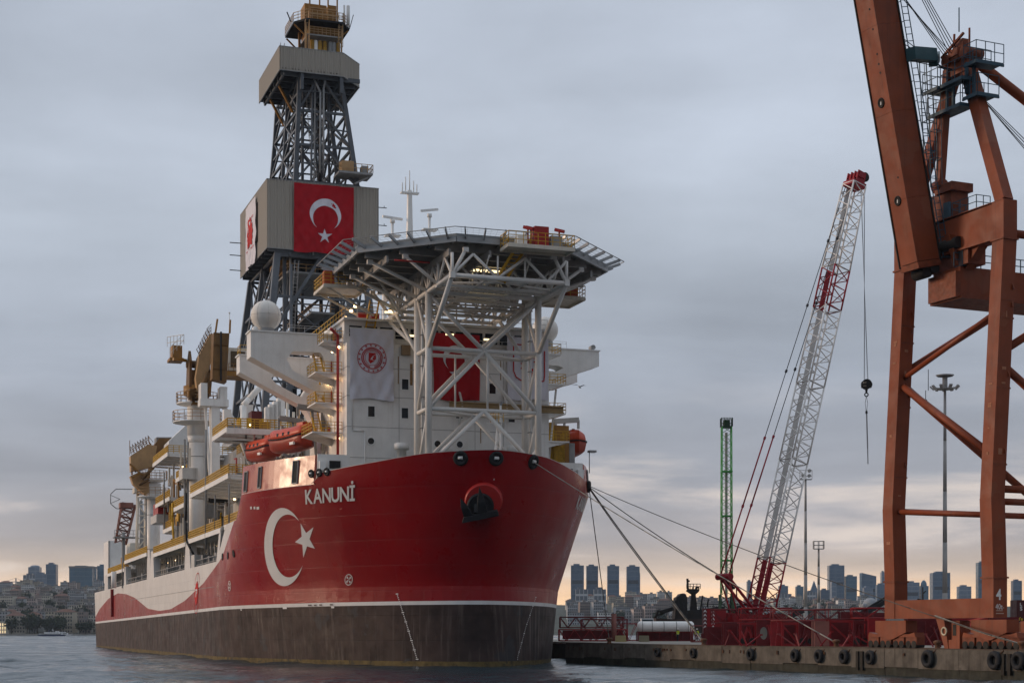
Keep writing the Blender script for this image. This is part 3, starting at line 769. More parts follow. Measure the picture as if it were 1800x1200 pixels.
vt, zt_ = on_u(448, 579, 25.0); MB().sphere((24.8, vt, zt_), 0.36, 10, 8).bar((24.8, vt, 37.7), (24.8, vt, zt_), 0.15).build('searchlight', white_clean, ship)

# ---------------------------------------------------------------- main mast with radars
mast = empty('radar_mast', None, None, parent=ship)
def on_mast(px, py): return on_u(px, py, 30.0)
v0, zt_ = on_mast(720, 335)
mb = MB(); mb.lathe([(0.85, 38.4), (0.62, 43.5), (0.3, zt_)], (30, v0, 0), 8, False); mb.build('mast_trunk', white, mast)
mb = MB()
for dv, h in ((-0.5, 1.2), (0.0, 2.4), (0.5, 1.6), (-0.9, 0.8), (0.9, 0.9)): mb.tube((30, v0+dv, zt_-0.2), (30, v0+dv, zt_+h), 0.07, 6)
mb.box(29.6, 30.4, v0-1.1, v0+1.1, zt_-0.4, zt_-0.25); mb.build('mast_aerials', white_clean, mast)
for zz in (44.5, 46.3):
    mb = MB(); mb.box(29, 31, v0-1.5, v0+1.5, zz, zz+0.12); pl = mb.build('mast_platform', white, mast)
    MB().rail([(29, v0-1.5, zz+.1), (29, v0+1.5, zz+.1), (31, v0+1.5, zz+.1)], 0.9, 0.8, 0.03).build('railing', tube_white, pl)
for px, py, s_ in ((690, 386, 1.35), (755, 376, 1.2)):
    v, z = on_mast(px, py); a = MB().tube((30, v, 38.4), (30, v, z-0.35), 0.16, 8).tube((30, v, z-0.4), (30, v, z), 0.3, 8).build('radar_post', white, mast)
    MB().bar((30-0.4*s_, v+s_, z+0.15), (30+0.4*s_, v-s_, z+0.25 if px < 700 else z+0.75), 0.18, 0.28).build('radar_scanner', white_clean, a)
    MB().box(29.3, 30.7, v-0.9, v+0.9, z-2.0, z-1.9).build('radar_platform', white, a)
MB().rail([(29, v0+4, 44.2), (29, v0-3, 44.2)], 1.0, 0.9, 0.03).box(28.5, 31, v0-3, v0+4, 44.0, 44.15).box(29.4, 30, v0+3, v0+3.4, 38.4, 44).box(29.4, 30, v0-2.4, v0-2, 38.4, 44).build('radar_deck', white, mast)

# small white signal mast on the forecastle
fm = empty('fore_mast', None, None, parent=ship)
va, z1 = on_u(880, 712, 4.5); vb_, _ = on_u(880, 790, 4.5)
mb = MB(); mb.tube((4.5, va, 19.4), (4.5, va, z1), 0.12, 8)
zb_ = 19.4; zm = on_u(872, 742, 4.5)[1]
legs_ = [((4.5, va+0.95, zb_), (4.5, va+0.35, zm)), ((5.9, va+0.3, zb_), (4.9, va+0.1, zm))]
for a_, b_ in legs_: mb.tube(a_, b_, 0.075, 6)
for i in range(5):
    t0, t1 = i/5, (i+1)/5
    A0 = Vector(legs_[0][0]).lerp(Vector(legs_[0][1]), t0); B1 = Vector((4.5, va, zb_ + (zm-zb_)*t1)); A1 = Vector(legs_[0][0]).lerp(Vector(legs_[0][1]), t1); B0 = Vector((4.5, va, zb_ + (zm-zb_)*t0))
    mb.tube(A0, B1, 0.045, 5); mb.tube(A1, B1, 0.045, 5)
mb.build('mast_lattice', white_clean, fm)
mb = MB(); mb.box(4.1, 5.2, va-0.2, va+0.9, zm, zm+0.06); pf = mb.build('mast_platform', white_clean, fm)
MB().rail([(4.1, va-.2, zm), (4.1, va+.9, zm), (5.2, va+.9, zm), (5.2, va-.2, zm)], 1.0, 0.5, 0.03).build('railing', yellow, pf)
MB().box(4.35, 4.65, va-0.15, va+0.15, z1, z1+0.4).build('mast_light', grey, fm)
MB().bar((4.5, va-0.2, zm-0.2), (4.5, va+1.6, zm-0.1), 0.08).build('mast_yard', white_clean, fm)

# ================================================================ helideck on its tubular tower
hd = empty('helideck', None, None, parent=ship)
ZD, UC = 43.35, 9.3
def octo(ap, side):
    h = side/2
    return [(UC-ap, h), (UC-h, ap), (UC+h, ap), (UC+ap, h), (UC+ap, -h), (UC+h, -ap), (UC-h, -ap), (UC-ap, -h)]
oc = octo(13.8, 11.4); on_ = octo(15.5, 12.8)
mb = MB(); mb.prism([(u, v, ZD-0.35) for u, v in oc][::-1], (0, 0, 0.35)); dk = mb.build('deck_plate', M('helideck_grey', (0.23, 0.24, 0.245), 0.55, var=0.15), hd)
alu = M('aluminium_grey', (0.33, 0.34, 0.35), 0.4, metal=0.3, var=0.15)
for i in range(8):                               # edge beams
    a, b = oc[i], oc[(i+1) % 8]
    MB().bar((*a, ZD-0.55), (*b, ZD-0.55), 0.25, 0.55).build('edge_beam', alu, hd)
    A, Bn = on_[i], on_[(i+1) % 8]
    n = 6 if i % 2 == 0 else 6
    for q in range(n):
        t = (q+0.5)/n if True else 0
        p = Vector((a[0]+(b[0]-a[0])*t, a[1]+(b[1]-a[1])*t, ZD-0.42)); e = Vector((A[0]+(Bn[0]-A[0])*t, A[1]+(Bn[1]-A[1])*t, ZD+0.22))
        MB().bar(p, e, 0.14, 0.30).build('net_bracket', alu, hd)
    MB().bar((*A, ZD+0.25), (*Bn, ZD+0.25), 0.07).build('net_rail', grey, hd)
    net = MB(); P_ = [Vector((*a, ZD-0.2)), Vector((*b, ZD-0.2)), Vector((*Bn, ZD+0.2)), Vector((*A, ZD+0.2))]
    for q in range(1, 4):
        net.bar(P_[0].lerp(P_[3], q/4), P_[1].lerp(P_[2], q/4), 0.015)
    for q in range(1, 20): net.bar(P_[0].lerp(P_[1], q/20), P_[3].lerp(P_[2], q/20), 0.012)
    net.build('safety_net', grey, hd, kind='stuff')
# girders under the plate
def half_w(u):                                   # half width of the octagon at u
    d = abs(u-UC); return 13.3 if d < 5.6 else 13.3 - (d-5.6)
gird = M('helideck_girder', (0.33, 0.32, 0.31), 0.5, var=0.2, streak=0.3)
for i in range(9):
    u = UC - 11.6 + i*2.9; w = half_w(u)
    mb = MB(); mb.box(u-0.03, u+0.03, -w, w, ZD-1.25, ZD-0.36); mb.box(u-0.17, u+0.17, -w, w, ZD-1.3, ZD-1.25); mb.build('deck_girder', gird, hd)
for v in (-11.2, -6.1, -2.0, 2.0, 6.1, 11.2):
    w = half_w(UC+v)
    mb = MB(); mb.box(UC-w, UC+w, v-0.12, v+0.12, ZD-2.0, ZD-1.31); mb.build('deck_girder', gird, hd)
for i in range(16):
    v = -12 + i*1.6; w = half_w(UC+v)
    MB().box(UC-w, UC+w, v-0.05, v+0.05, ZD-0.62, ZD-0.36).build('deck_stringer', alu, hd)
VL = 6.1
UF, UR, UFC = 4.2, 8.4, -4.3                     # front legs, rear legs, front end of the lower chords
ZL = 39.2
def tb(p, q, r, name='brace', m=tube_white, n=10): return MB().tube(p, q, r*.74, n).build(name, m, hd)
for sg in (1, -1):
    v = VL*sg
    tb((UF, v, 21.6), (UF, v, ZL+0.2), 0.48, 'leg', n=16); tb((UR, v, 19.4), (UR, v, ZD-2), 0.52, 'leg', n=16)
    tb((UR-0.95, v-0.25, 19.4), (UR-0.95, v-0.25, ZD-2.3), 0.2, 'stand_pipe')
    for q in range(6): MB().torus((UR-0.95, v-0.25, 22+q*3.3), 0.26, 0.05, Z, 12, 6).build('pipe_clamp', grey, hd)
    for du, dv in ((2.2, -1.6), (1.2, -1.4)): tb((UF+du, v+dv*sg, 20.0), (UF, v, 23.2), 0.33, 'foot_strut', n=12)
    tb((UFC, v, ZL), (UC+12.5, v, ZL), 0.33, 'lower_chord', n=12)
    tb((UF, v, 33.3), (UFC, v, ZL), 0.34, 'raker', n=12); tb((UR, v, 33.3), (UC+8, v, ZL), 0.3, 'raker')
    for z in (33.3, 27.0): tb((UF, v, z), (UR, v, z), 0.3)
    tb((UF, v, 33.3), (UR, v, 27.0), 0.24); tb((UF, v, 27.0), (UR, v, 20.5), 0.24); tb((UF, v, 33.3), (UR, v, ZL), 0.24)
    nodes = [UFC, UF-3.6, UF, UR-0.4, UR+3.4, UC+6.5, UC+10]
    for u in nodes:
        MB().box(u-0.28, u+0.28, v-0.26, v+0.26, ZL-0.3, ZL+0.3).build('node_block', tube_white, hd)
    for i, u in enumerate(nodes):
        w = min(half_w(u)-0.6, 12.4)
        tb((u, v, ZL), (u, w*sg, ZD-1.5), 0.25, 'strut')
        tb((u, v, ZL), (u, v, ZD-1.9), 0.22, 'post')
        MB().box(u-0.22, u+0.22, (w*sg)-0.28, (w*sg)+0.28, ZD-1.75, ZD-1.3).build('strut_shoe', tube_white, hd)
        if i < len(nodes)-1: tb((u, v, ZL), ((u+nodes[i+1])/2, v, ZD-1.9), 0.2); tb((nodes[i+1], v, ZL), ((u+nodes[i+1])/2, v, ZD-1.9), 0.2)
    tb((UFC, v, ZL), (UFC-3.6, v*0.98, ZD-1.2), 0.24, 'strut') if False else None
# transverse frames of the tower
for u, r in ((UF, 0.3), (UR, 0.28)):
    for z in (33.3, 27.0): tb((u, VL, z), (u, -VL, z), r)
    tb((u, VL, ZL-0.3), (u, 0, 33.3), r); tb((u, -VL, ZL-0.3), (u, 0, 33.3), r)
    tb((u, VL, 27.0), (u, 0, 33.3), r); tb((u, -VL, 27.0), (u, 0, 33.3), r)
    tb((u, VL, 21.0), (u, 0, 27.0), r); tb((u, -VL, 21.0), (u, 0, 27.0), r)
for du, dv in ((UF, -1.1), (UF, -0.2 + 0.0)):
    pass
tb((UF, -0.4, 33.3), (UF, -0.4, 27.0), 0.16); tb((UR-1, 2.2, 33.3), (UR-1, 2.2, 27.0), 0.14)
tb((UF, VL, 33.3), (UR, -VL, 33.3), 0.2); tb((UF, VL, 27.0), (UR, 0, 27.0), 0.22); tb((UF, -VL, 27.0), (UR, 0, 27.0), 0.22)
for i, u in enumerate((UFC, UF-3.6, UF, UR-0.4, UR+3.4, UC+6.5, UC+10)):
    tb((u, VL, ZL), (u, -VL, ZL), 0.34 if i in (0, 2) else 0.26, 'cross_chord', n=12)
    vs_ = [6.1, 3.9, 1.3, -1.6, -4.0, -6.1]
    for q in range(5):
        za, zb2 = (ZL, ZD-1.9) if q % 2 == 0 else (ZD-1.9, ZL)
        tb((u, vs_[q], za), (u, vs_[q+1], zb2), 0.2 if i == 0 else 0.17)
    for q in (1, 3): tb((u, vs_[q+1] if q == 1 else vs_[q], ZL), (u, vs_[q+1] if q == 1 else vs_[q], ZD-1.9), 0.13)
for a in (UFC, UF, UR+3.4): tb((a, VL, ZL), (a+3.8, -VL, ZL), 0.15); tb((a, -VL, ZL), (a+3.8, VL, ZL), 0.15)
for i, u in enumerate((2.2, 9.9)):
    tb((u, VL, ZL), (u, -VL, ZL), .15, 'cross_chord')
    for q in range(4): tb((u, 6.1-q*3.05, ZL if q % 2 else ZD-1.9), (u, 3.05-q*3.05, ZD-1.9 if q % 2 else ZL), .11)
for v in (-2.2, 2.2):
    tb((UFC, v, ZL), (UC+10, v, ZL), .15, 'lower_chord')
    for q in range(7): tb((UFC+q*2.6, v, ZL if q % 2 else ZD-1.9), (UFC+q*2.6+2.6, v, ZD-1.9 if q % 2 else ZL), .11)
tb((UC+12.3, 5.5, 38.4), (UC+12.3, 5.5, ZD-1), 0.3, 'leg'); tb((UC+12.3, -5.5, 38.4), (UC+12.3, -5.5, ZD-1), 0.3, 'leg')
for u, v in ((UC+3, 9.5), (UC+3, -9.5), (UC+8, 8), (UC+8, -8)): tb((UR+6, VL if v > 0 else -VL, 38.5), (u, v, ZD-1.4), 0.2, 'strut')
tb((UF+6, VL-0.3, 34.5), (UR+9, VL+1, 38.4), 0.32, 'raker'); 
# strip lights under the deck
for px, py in ((872, 455.5), (854, 468.5), (832, 481)):
    v, z = on_u(px, py, 4.0); MB().box(3.6, 4.2, v-0.55, v+0.55, ZD-1.7, ZD-1.55).build('strip_light', strip_m, hd)
for px, py in ((857, 597), (790, 588), (740, 571), (720, 590), (683, 549)):
    v, z = on_u(px, py, 15.0); MB().box(14.8, 15.0, v-0.45, v+0.45, z-0.09, z+0.09).build('strip_light', strip_m, hd)
# refuelling and fire platforms at the edges, with yellow rails
def edge_platform(u0, u1, v0, v1, z, rail_m=yellow, box=True, name='access_platform'):
    a = MB().box(u0, u1, v0, v1, z-0.15, z)
    for vv in (v0, v1): a.bar((u0, vv, z-0.25), (u1, vv, z-0.25), 0.15, 0.3)
    for uu in (u0, u1): a.bar((uu, v0, z-0.25), (uu, v1, z-0.25), 0.15, 0.3)
    p = a.build(name, cream, hd)
    MB().rail([(u0, v0, z), (u1, v0, z), (u1, v1, z), (u0, v1, z), (u0, v0, z)], 1.2, 0.8, 0.035, (0.4, 0.8)).build('railing', rail_m, p)
    return p
va, z1 = on_u(885, 436, -5.6); vb_, z2 = on_u(1000, 441, -5.6)
p = edge_platform(-7.2, -4.7, vb_, va, 42.2)
for px, w, h, m in ((949, 0.75, 1.55, red_pipe), (975, 0.6, 0.9, grey), (915, 0.5, 0.7, white_clean)):
    v, _ = on_u(px, 425, -6); MB().box(-6.6, -5.6, v-w, v+w, 42.2, 42.2+h*1.3).build('equipment_locker', m, p)
for px in (928, 933, 983): 
    v, _ = on_u(px, 425, -6); MB().tube((-6, v, 42.2), (-6, v, 44.0), 0.09, 8).bar((-6.4, v-0.4, 43.9), (-5.8, v+0.4, 44.2), 0.3).build('fire_monitor', red_pipe, p)
mb = MB(); v, _ = on_u(905, 450, -5)
for s_ in (-0.5, 0.5): mb.bar((-4.6, v+s_-0.6, 42.1), (-2.5, v+s_+0.8, 39.2), 0.12, 0.3)
for q in range(9): mb.bar((-4.6+q*.25, v-1.1+q*.17, 42-q*.34), (-4.6+q*.25, v-.1+q*.17, 42-q*.34), 0.25, 0.05)
mb.build('access_stair', yellow, hd)
va, z_ = on_u(566, 501, 15.5); vb_, _ = on_u(640, 501, 15.5); ZP = z_
p = edge_platform(14.5, 19.5, vb_, va, ZP)
v, z = on_u(577, 489, 15.5); MB().box(14.9, 15.9, v-0.55, v+0.55, ZP, ZP+1.5).build('foam_locker', M('fire_orange', (0.50, 0.09, 0.03), 0.5), p)
MB().bar((15, va-.5, ZP-.3), (16, 9, 38.6), 0.2).bar((19, va-.5, ZP-.3), (19, 9, 38.6), 0.2).build('platform_bracket', cream, p)
mb = MB()
for s_ in (0, 1.0): mb.bar((18.6, 9.5-s_, 36.2), (15.6, 9.5-s_, 40.2), 0.12, 0.35)
for q in range(10): mb.bar((18.4-q*.3, 9.5, 36.5+q*.38), (18.4-q*.3, 8.5, 36.5+q*.38), 0.28, 0.05)
mb.build('access_stair', yellow, hd)
va, z_ = on_u(966, 524, 10); vb_, z2 = on_u(1017, 530, 10); ZP = z2+.15
p = edge_platform(8.0, 13.0, vb_, va, ZP)
v, z = on_u(1003, 516, 9); MB().box(8.4, 9.4, v-.6, v+.6, ZP, ZP+1.6).build('foam_locker', MATS['fire_orange'], p)
MB().bar((8.4, va, ZP-.3), (8.4, -6.3, ZL), 0.2).bar((12.6, va, ZP-.3), (12.6, -6.3, ZL), 0.2).build('platform_bracket', cream, p)
# fire-main pipes beneath the deck
MB().path([(-2, 4.5, ZD-2.3), (6, 3.5, ZD-2.3), (14, 3.5, ZD-2.3)], 0.1).build('deck_pipe', red_pipe, hd)
MB().path([(0, 7.2, ZD-2.1), (0, 10.9, ZD-2.1)], 0.09).build('deck_pipe', red_pipe, hd)
# ================================================================ derrick
dr = empty('derrick', None, None, parent=ship)
def ring4(u0, u1, v0, v1, z): return [Vector((u0, v0, z)), Vector((u0, v1, z)), Vector((u1, v1, z)), Vector((u1, v0, z))]  # front-starboard, front-port, aft-port, aft-starboard
def leg_bar(p, q, w, name='derrick_leg'):
    return MB().bar(p, q, w, w, up=(1, 0, 0)).build(name, steel_grey, dr)
levels = [  # u0,u1,v_stb,v_port,z
    (79.6, 107.5, 9.4, -8.2, 34.0), (81.0, 106.5, 8.3, -7.4, 47.0), (83.0, 105, 6.8, -6.6, 60.0), (82.8, 104, 4.1, -5.4, 71.0), (82.6, 102.5, 3.9, -4.5, 76.5), (82.3, 101, 3.7, -3.6, 81.5), (82.0, 99.5, 3.6, -2.6, 87.0)]
rings = [ring4(*l[:4], l[4]) for l in levels]
for i in range(len(rings)-1):
    A, B_ = rings[i], rings[i+1]
    w = 0.95 if i < 2 else (0.8 if i < 3 else 0.62)
    for k in range(4): leg_bar(A[k], B_[k], w)
    for k in range(4):
        a0, a1, b0, b1 = A[k], A[(k+1) % 4], B_[k], B_[(k+1) % 4]
        if i < 2 and k == 0:
            mid = b0.lerp(b1, 0.5)
            for p in (a0, a1): MB().bar(p, mid, 0.8 if i == 0 else 0.45, up=(1,0,0)).build('derrick_brace', steel_grey, dr)
            MB().bar(b0, b1, 0.7, 0.8).build('derrick_girt', steel_grey, dr)
            MB().bar(mid - Z*2.0, mid + Z*.3, 2.0, 1.0, up=(1,0,0)).build('gusset_plate', steel_grey, dr) if i == 0 else None
        else:
            sub = 2 if k % 2 else 1
            for q in range(sub):
                p0, p1, q0, q1 = a0.lerp(a1, q/sub), a0.lerp(a1, (q+1)/sub), b0.lerp(b1, q/sub), b0.lerp(b1, (q+1)/sub)
                if k % 2 and q == 1: leg_bar(p0, q0, w*0.8, 'derrick_post')
                if sub == 1 and i >= 3:
                    mid = q0.lerp(q1, 0.5)
                    MB().bar(p0, mid, 0.3).build('derrick_brace', steel_grey, dr); MB().bar(p1, mid, 0.3).build('derrick_brace', steel_grey, dr)
                else:
                    MB().bar(p0, q1, 0.28).build('derrick_brace', steel_grey, dr); MB().bar(p1, q0, 0.28).build('derrick_brace', steel_grey, dr)
                MB().bar(q0, q1, 0.36).build('derrick_girt', steel_grey, dr)
                if i >= 3: MB().bar(p0.lerp(q0, .5), p0.lerp(p1, .5).lerp(q0.lerp(q1, .5), .55), 0.18).build('derrick_brace', steel_grey, dr); MB().bar(p1.lerp(q1, .5), p0.lerp(p1, .5).lerp(q0.lerp(q1, .5), .55), 0.18).build('derrick_brace', steel_grey, dr)
                m0, m1 = p0.lerp(q0, .5), p1.lerp(q1, .5)
                if k % 2: MB().bar(m0, m1, 0.26).build('derrick_girt', steel_grey, dr)
# inner guide frame: a lighter lattice inside the legs
for i in range(len(rings)-1):
    if levels[i][4] == 60.0: continue
    A = [p.lerp(sum(rings[i], Vector())/4, .42) for p in rings[i]]; B_ = [p.lerp(sum(rings[i+1], Vector())/4, .42) for p in rings[i+1]]
    for k in range(4):
        j = (k+1) % 4; n = 2 if i < 2 else 1
        MB().bar(A[k], B_[k], .3, up=(1, 0, 0)).build('guide_post', steel_grey, dr)
        for q in range(n):
            a0, a1, b0, b1 = A[k].lerp(B_[k], q/n), A[j].lerp(B_[j], q/n), A[k].lerp(B_[k], (q+1)/n), A[j].lerp(B_[j], (q+1)/n)
            MB().bar(a0, b1, .18).build('guide_brace', steel_grey, dr); MB().bar(a1, b0, .18).build('guide_brace', steel_grey, dr); MB().bar(b0, b1, .22).build('guide_brace', steel_grey, dr)
for i in (0, 1):                                 # sub-bracing of the tall lower bays
    A, B_ = rings[i], rings[i+1]
    for k in range(4):
        j = (k+1) % 4; m0, m1 = A[k].lerp(B_[k], .5), A[j].lerp(B_[j], .5); mid = m0.lerp(m1, .5)
        MB().bar(m0, m1, .35).build('derrick_girt', steel_grey, dr)
        for p in (A[k], A[j], B_[k], B_[j]): MB().bar(p, mid, .24).build('derrick_brace', steel_grey, dr) if k else None
# secondary inner members, ladders and riser pipes seen through the lattice
for (u, v, z0, z1, r, m) in ((82.2, 2.0, 60, 86, .16, steel_grey), (82.2, 1.5, 60, 86, .12, grey), (84.5, -1.5, 71, 88, .2, steel_grey), (92, 2.4, 36, 88, .4, dark), (92, -2.0, 36, 88, .3, dark), (96, 0.3, 36, 86, .25, steel_grey),
                             (84, 5.5, 38, 60, .3, steel_grey), (84, 4.6, 38, 60, .16, tube_white), (86, -3, 36, 62, .35, dark), (80.5, 5.2, 34, 58, .22, steel_grey), (95, -4.5, 34, 60, .45, steel_grey)):
    MB().tube((u, v, z0), (u, v*0.8 if z1 > 80 else v, z1), r, 8).build('riser_pipe', m, dr)
MB().path([(80.6, 0.8, 72), (80.9, 0.7, 84), (81.8, 1.6, 86.5), (83, 2.6, 88)], 0.16).path([(80.6, 0.3, 72), (80.9, 0.2, 84.6), (81.8, -0.4, 87), (83, -1.0, 88)], 0.16).build('vent_pipe', grey, dr)
def ladder(p, q, w=0.6, name='ladder', m=grey, parent=None, step=0.5, cage=True):
    p, q = Vector(p), Vector(q); mb = MB(); d = q - p; a = d.cross(Vector((1, 0, 0.01))).normalized()*w/2
    mb.bar(p-a, q-a, 0.07).bar(p+a, q+a, 0.07); n = int(d.length/step)
    for i in range(n): mb.bar(p-a+d*i/n, p+a+d*i/n, 0.05)
    if cage:
        b = a.cross(d).normalized()*0.6
        for i in range(0, n, 3):
            o = d*i/n; mb.bar(p-a+o, p-a+b+o, 0.05).bar(p-a+b+o, p+a+b+o, 0.05).bar(p+a+b+o, p+a+o, 0.05)
        mb.bar(p-a+b, q-a+b, 0.04).bar(p+a+b, q+a+b, 0.04)
    return mb.build(name, m, parent or dr)
ladder((83, 1.0, 71), (84.5, 1.8, 85)); ladder((83, -3.6, 36), (83, -3.4, 60)); ladder((82, 5.4, 37), (82, 4.0, 59))
# wind walls: individual cladding panels with a rib
def panel_mesh(h, w=1.0):
    mb = MB(); xs = [0, .12, .2, .32, .42, .54, .62, .74, .84, 1.0]; ys = [0, 0, .09, .09, 0, 0, .09, .09, 0, 0]
    vs = []
    for x, y in zip(xs, ys): vs += [(x*w, -y, 0), (x*w, -y, h)]
    for x, y in zip((w, 0), (0.1, 0.1)): vs += [(x, y, 0), (x, y, h)]
    n = len(vs)//2
    return mb.add(vs, [(2*i, (2*i+2) % (2*n), (2*i+3) % (2*n), 2*i+1) for i in range(n)])
_pm = {}
def clad_wall(parent, p, q, z0, z1, w=1.0):
    p, q = Vector((*p, z0)), Vector((*q, z0)); d = q - p; ln = d.length; n = max(1, round(ln/w)); ww = ln/n
    key = (round(ww, 3), round(z1-z0, 3)); ang = math.atan2(d.y, d.x)
    for i in range(n):
        if key not in _pm:
            o = panel_mesh(z1-z0, ww).build('cladding_panel', clad, parent); _pm[key] = o.data
        else:
            o = bpy.data.objects.new('cladding_panel', _pm[key]); COL.objects.link(o); o.parent = parent
        o.location = p + d*(i/n); o.rotation_euler = (0, 0, ang)
    MB().bar(p + Z*(z1-z0+.05), q + Z*(z1-z0+.05), 0.16, 0.1).build('cladding_trim', grey, parent); MB().bar(p - Z*.06, q - Z*.06, 0.16, 0.1).build('cladding_trim', grey, parent)
ww = empty('wind_wall', None, None, parent=ship)
W = [(82.0, 8.5), (82.0, -8.5), (105.0, -8.5), (105.0, 8.5)]   # outward side is -y of each run: go clockwise seen from above
Z0, Z1 = 60.6, 70.7
clad_wall(ww, (105.0, 8.5), (82.0, 8.5), Z0, Z1)
clad_wall(ww, (82.0, 8.5), (82.0, -8.5), Z0, Z1)
clad_wall(ww, (82.0, -8.5), (105.0, -8.5), Z0, Z1)
MB().box(82.2, 104.8, -8.3, 8.3, Z0+0.2, Z0+0.5).build('wall_floor', dark, ww)
for i in range(9): MB().box(82.4+i*2.7, 82.7+i*2.7, -8.3, 8.3, Z0-0.4, Z0+0.2).build('floor_beam', steel_grey, ww)
for v in (-5, 0, 5): MB().box(82.3, 104.7, v-.2, v+.2, Z0-0.8, Z0-0.4).build('floor_beam', steel_grey, ww)
for v, z in ((-8.6, 68), (-8.6, 65.3)): MB().bar((82.4, v, z), (82.4, v-1.3, z), 0.1).bar((82.4, v-.9, z), (82.4, v-.9, z+0.3), 0.08).build('stub_bracket', dark, ww)
for z in (66, 64, 61.6): MB().bar((104, 8.6, z), (104, 10.4, z), 0.12).build('stub_bracket', dark, ww)
MB().box(96.0, 99.6, 8.62, 8.7, 62.5, 68.5).build('louvre_grille', dark, ww); MB().box(89.0, 92.5, 8.62, 8.7, 63, 69).build('louvre_grille', dark, ww)
# upper wind wall, irregular outline
uw = empty('upper_wind_wall', None, None, parent=ship)
P_ = [(96.6, 7.0), (80.0, 7.0), (80.0, -2.6), (84.0, -6.0), (96.6, -6.0)]
z0, z1 = 86.5, 89.9
for a, b in zip(P_[:-1], P_[1:]): clad_wall(uw, a, b, z0, z1)
mb = MB(); mb.prism([(u, v*0.97, z0+0.15) for u, v in P_][::1], (0, 0, 0.2)); mb.build('wall_floor', dark, uw)
for i in range(6): MB().box(81+i*2.8, 81.3+i*2.8, -5.4, 6.6, z0-0.45, z0+0.14).build('floor_beam', steel_grey, uw)
for v in (6.2, 3.8, -2.5): MB().bar((80.4, v, z0-.3), (96.2, v, z0-.3), 0.3, 0.4).build('floor_beam', steel_grey, uw)
for u, v, h in ((80.4, 3.6, 2.2), (80.4, -2.4, 2.2)): MB().bar((u, v, z0-2.5), (u, v, z0+.6), 0.5).build('hanger_post', steel_grey, uw)
for u in (86, 93): MB().bar((u, 6.2, z0), (u+1, 3.6, z0-4), 0.3).build('knee_brace', mustard, uw)
# crown block section on top
cr_ = empty('crown_block', None, None, parent=ship)
ob_ = M('bottle_ochre', (.36, .20, .03), .45, var=.2)
for v, m in ((1.5, ob_), (.95, white_clean), (0.3, ob_), (-0.45, ob_), (-1.3, grey), (-1.85, grey), (-2.5, ob_)):
    MB().tube((83, v, 89.0), (83, v, 92.2), 0.33, 12).sphere((83, v, 92.2), .33, 12, 8).build('gas_bottle', m, cr_)
for v in (2.5, 2.1, -2.9): MB().tube((82.5, v, 89.0), (82.5, v, 95), 0.13, 8).build('crown_post', mustard_pale, cr_)
for v in (2.6, 0.6, -2.6): MB().bar((87, v, 89), (87, v, 95), 0.35).build('crown_post', mustard, cr_)
MB().box(82.2, 88, -3.0, 2.4, 92.9, 93.1).build('crown_floor', grey, cr_); MB().rail([(82.2, -3.0, 93.1), (82.2, 2.0, 93.1)], 1.1, 0.6, .045, (.4, .75)).build('railing', mustard_pale, cr_)
MB().box(83.6, 89, -2.6, 1.9, 93.2, 94.8).build('crown_machinery', mustard, cr_)
mb = MB(); mb.prism([(81.4, 2.6, 94.8), (81.4, -2.9, 94.8), (83.6, -4.4, 94.8), (90, -4.4, 94.8), (90, 4.2, 94.8), (83.6, 4.2, 94.8)][::-1], (0,0,.3)); mb.build('crown_floor', dark, cr_)
MB().rail([(90, 4.2, 95.1), (83.6, 4.2, 95.1), (81.4, 2.6, 95.1), (81.4, -2.9, 95.1), (83.6, -4.4, 95.1), (90, -4.4, 95.1)], 1.3, .8, .045, (.4, .85)).build('railing', mustard_pale, cr_)
for u, v in ((90, 4), (83.6, 4.1), (83.6, -4.2)): MB().bar((u, v, 94.7), (u, v*.5, 92.9), 0.2).build('knee_brace', mustard, cr_)
for u0, u1, v0, v1, z0_, z1_ in ((83, 85, 0.5, 1.7, 95.1, 97.4), (83, 85, -2.2, -1.0, 95.1, 98), (86, 89, -1.4, 2, 95.1, 99)): MB().box(u0, u1, v0, v1, z0_, z1_).build('crown_sheave_frame', mustard, cr_)
for v in (-2.3, -.9, .4, 1.9): MB().bar((82.8, v, 95.1), (82.8, v, 100), 0.2).build('crown_post', mustard, cr_)
for z in (96.3, 97.2): MB().bar((82.7, -2.3, z), (82.7, 1.9, z), .14).build('crown_beam', mustard_pale, cr_)
for v in (-3.9, -3.3): MB().tube((82.4, v, 95.1), (82.4, v, 98), 0.26 if v < -3.6 else .14, 8).build('crown_vessel', tube_white, cr_)
MB().bar((83.6, 4.6, 95), (83.6, 5.2, 96.4), .14).bar((83.6, -4.4, 95), (83.6, -5, 97.2), .1).build('crown_davit', dark, cr_)
ladder((81.2, 2.6, 89.9), (81.2, 2.6, 94.8), m=mustard_pale, parent=cr_); ladder((81.6, -2.6, 91.5), (81.6, -2.6, 96.5), m=mustard_pale, parent=cr_)
ladder((90, 4.6, 89.5), (90, 4.6, 94), m=grey, parent=cr_); MB().box(86, 88, 3.4, 4.4, 90, 91).build('winch_unit', mustard, cr_)
# small service platform at the right foot of the upper lattice
sp = MB().box(80.2, 84, -7.2, -2.0, 72.2, 72.5).build('service_platform', grey, dr)
MB().rail([(84, -7.2, 72.5), (80.2, -7.2, 72.5), (80.2, -2.0, 72.5)], 1.2, 0.8, .05).build('railing', mustard_pale, sp)
MB().box(80.8, 83, -4.4, -2.6, 72.5, 74.2).build('winch_unit', mustard_pale, sp); MB().box(80.6, 82, -6.6, -5.6, 72.5, 73.6).build('winch_unit', grey, sp)
MB().bar((81, -7, 72.2), (81, -4.6, 70.9), .25).build('knee_brace', grey, sp)
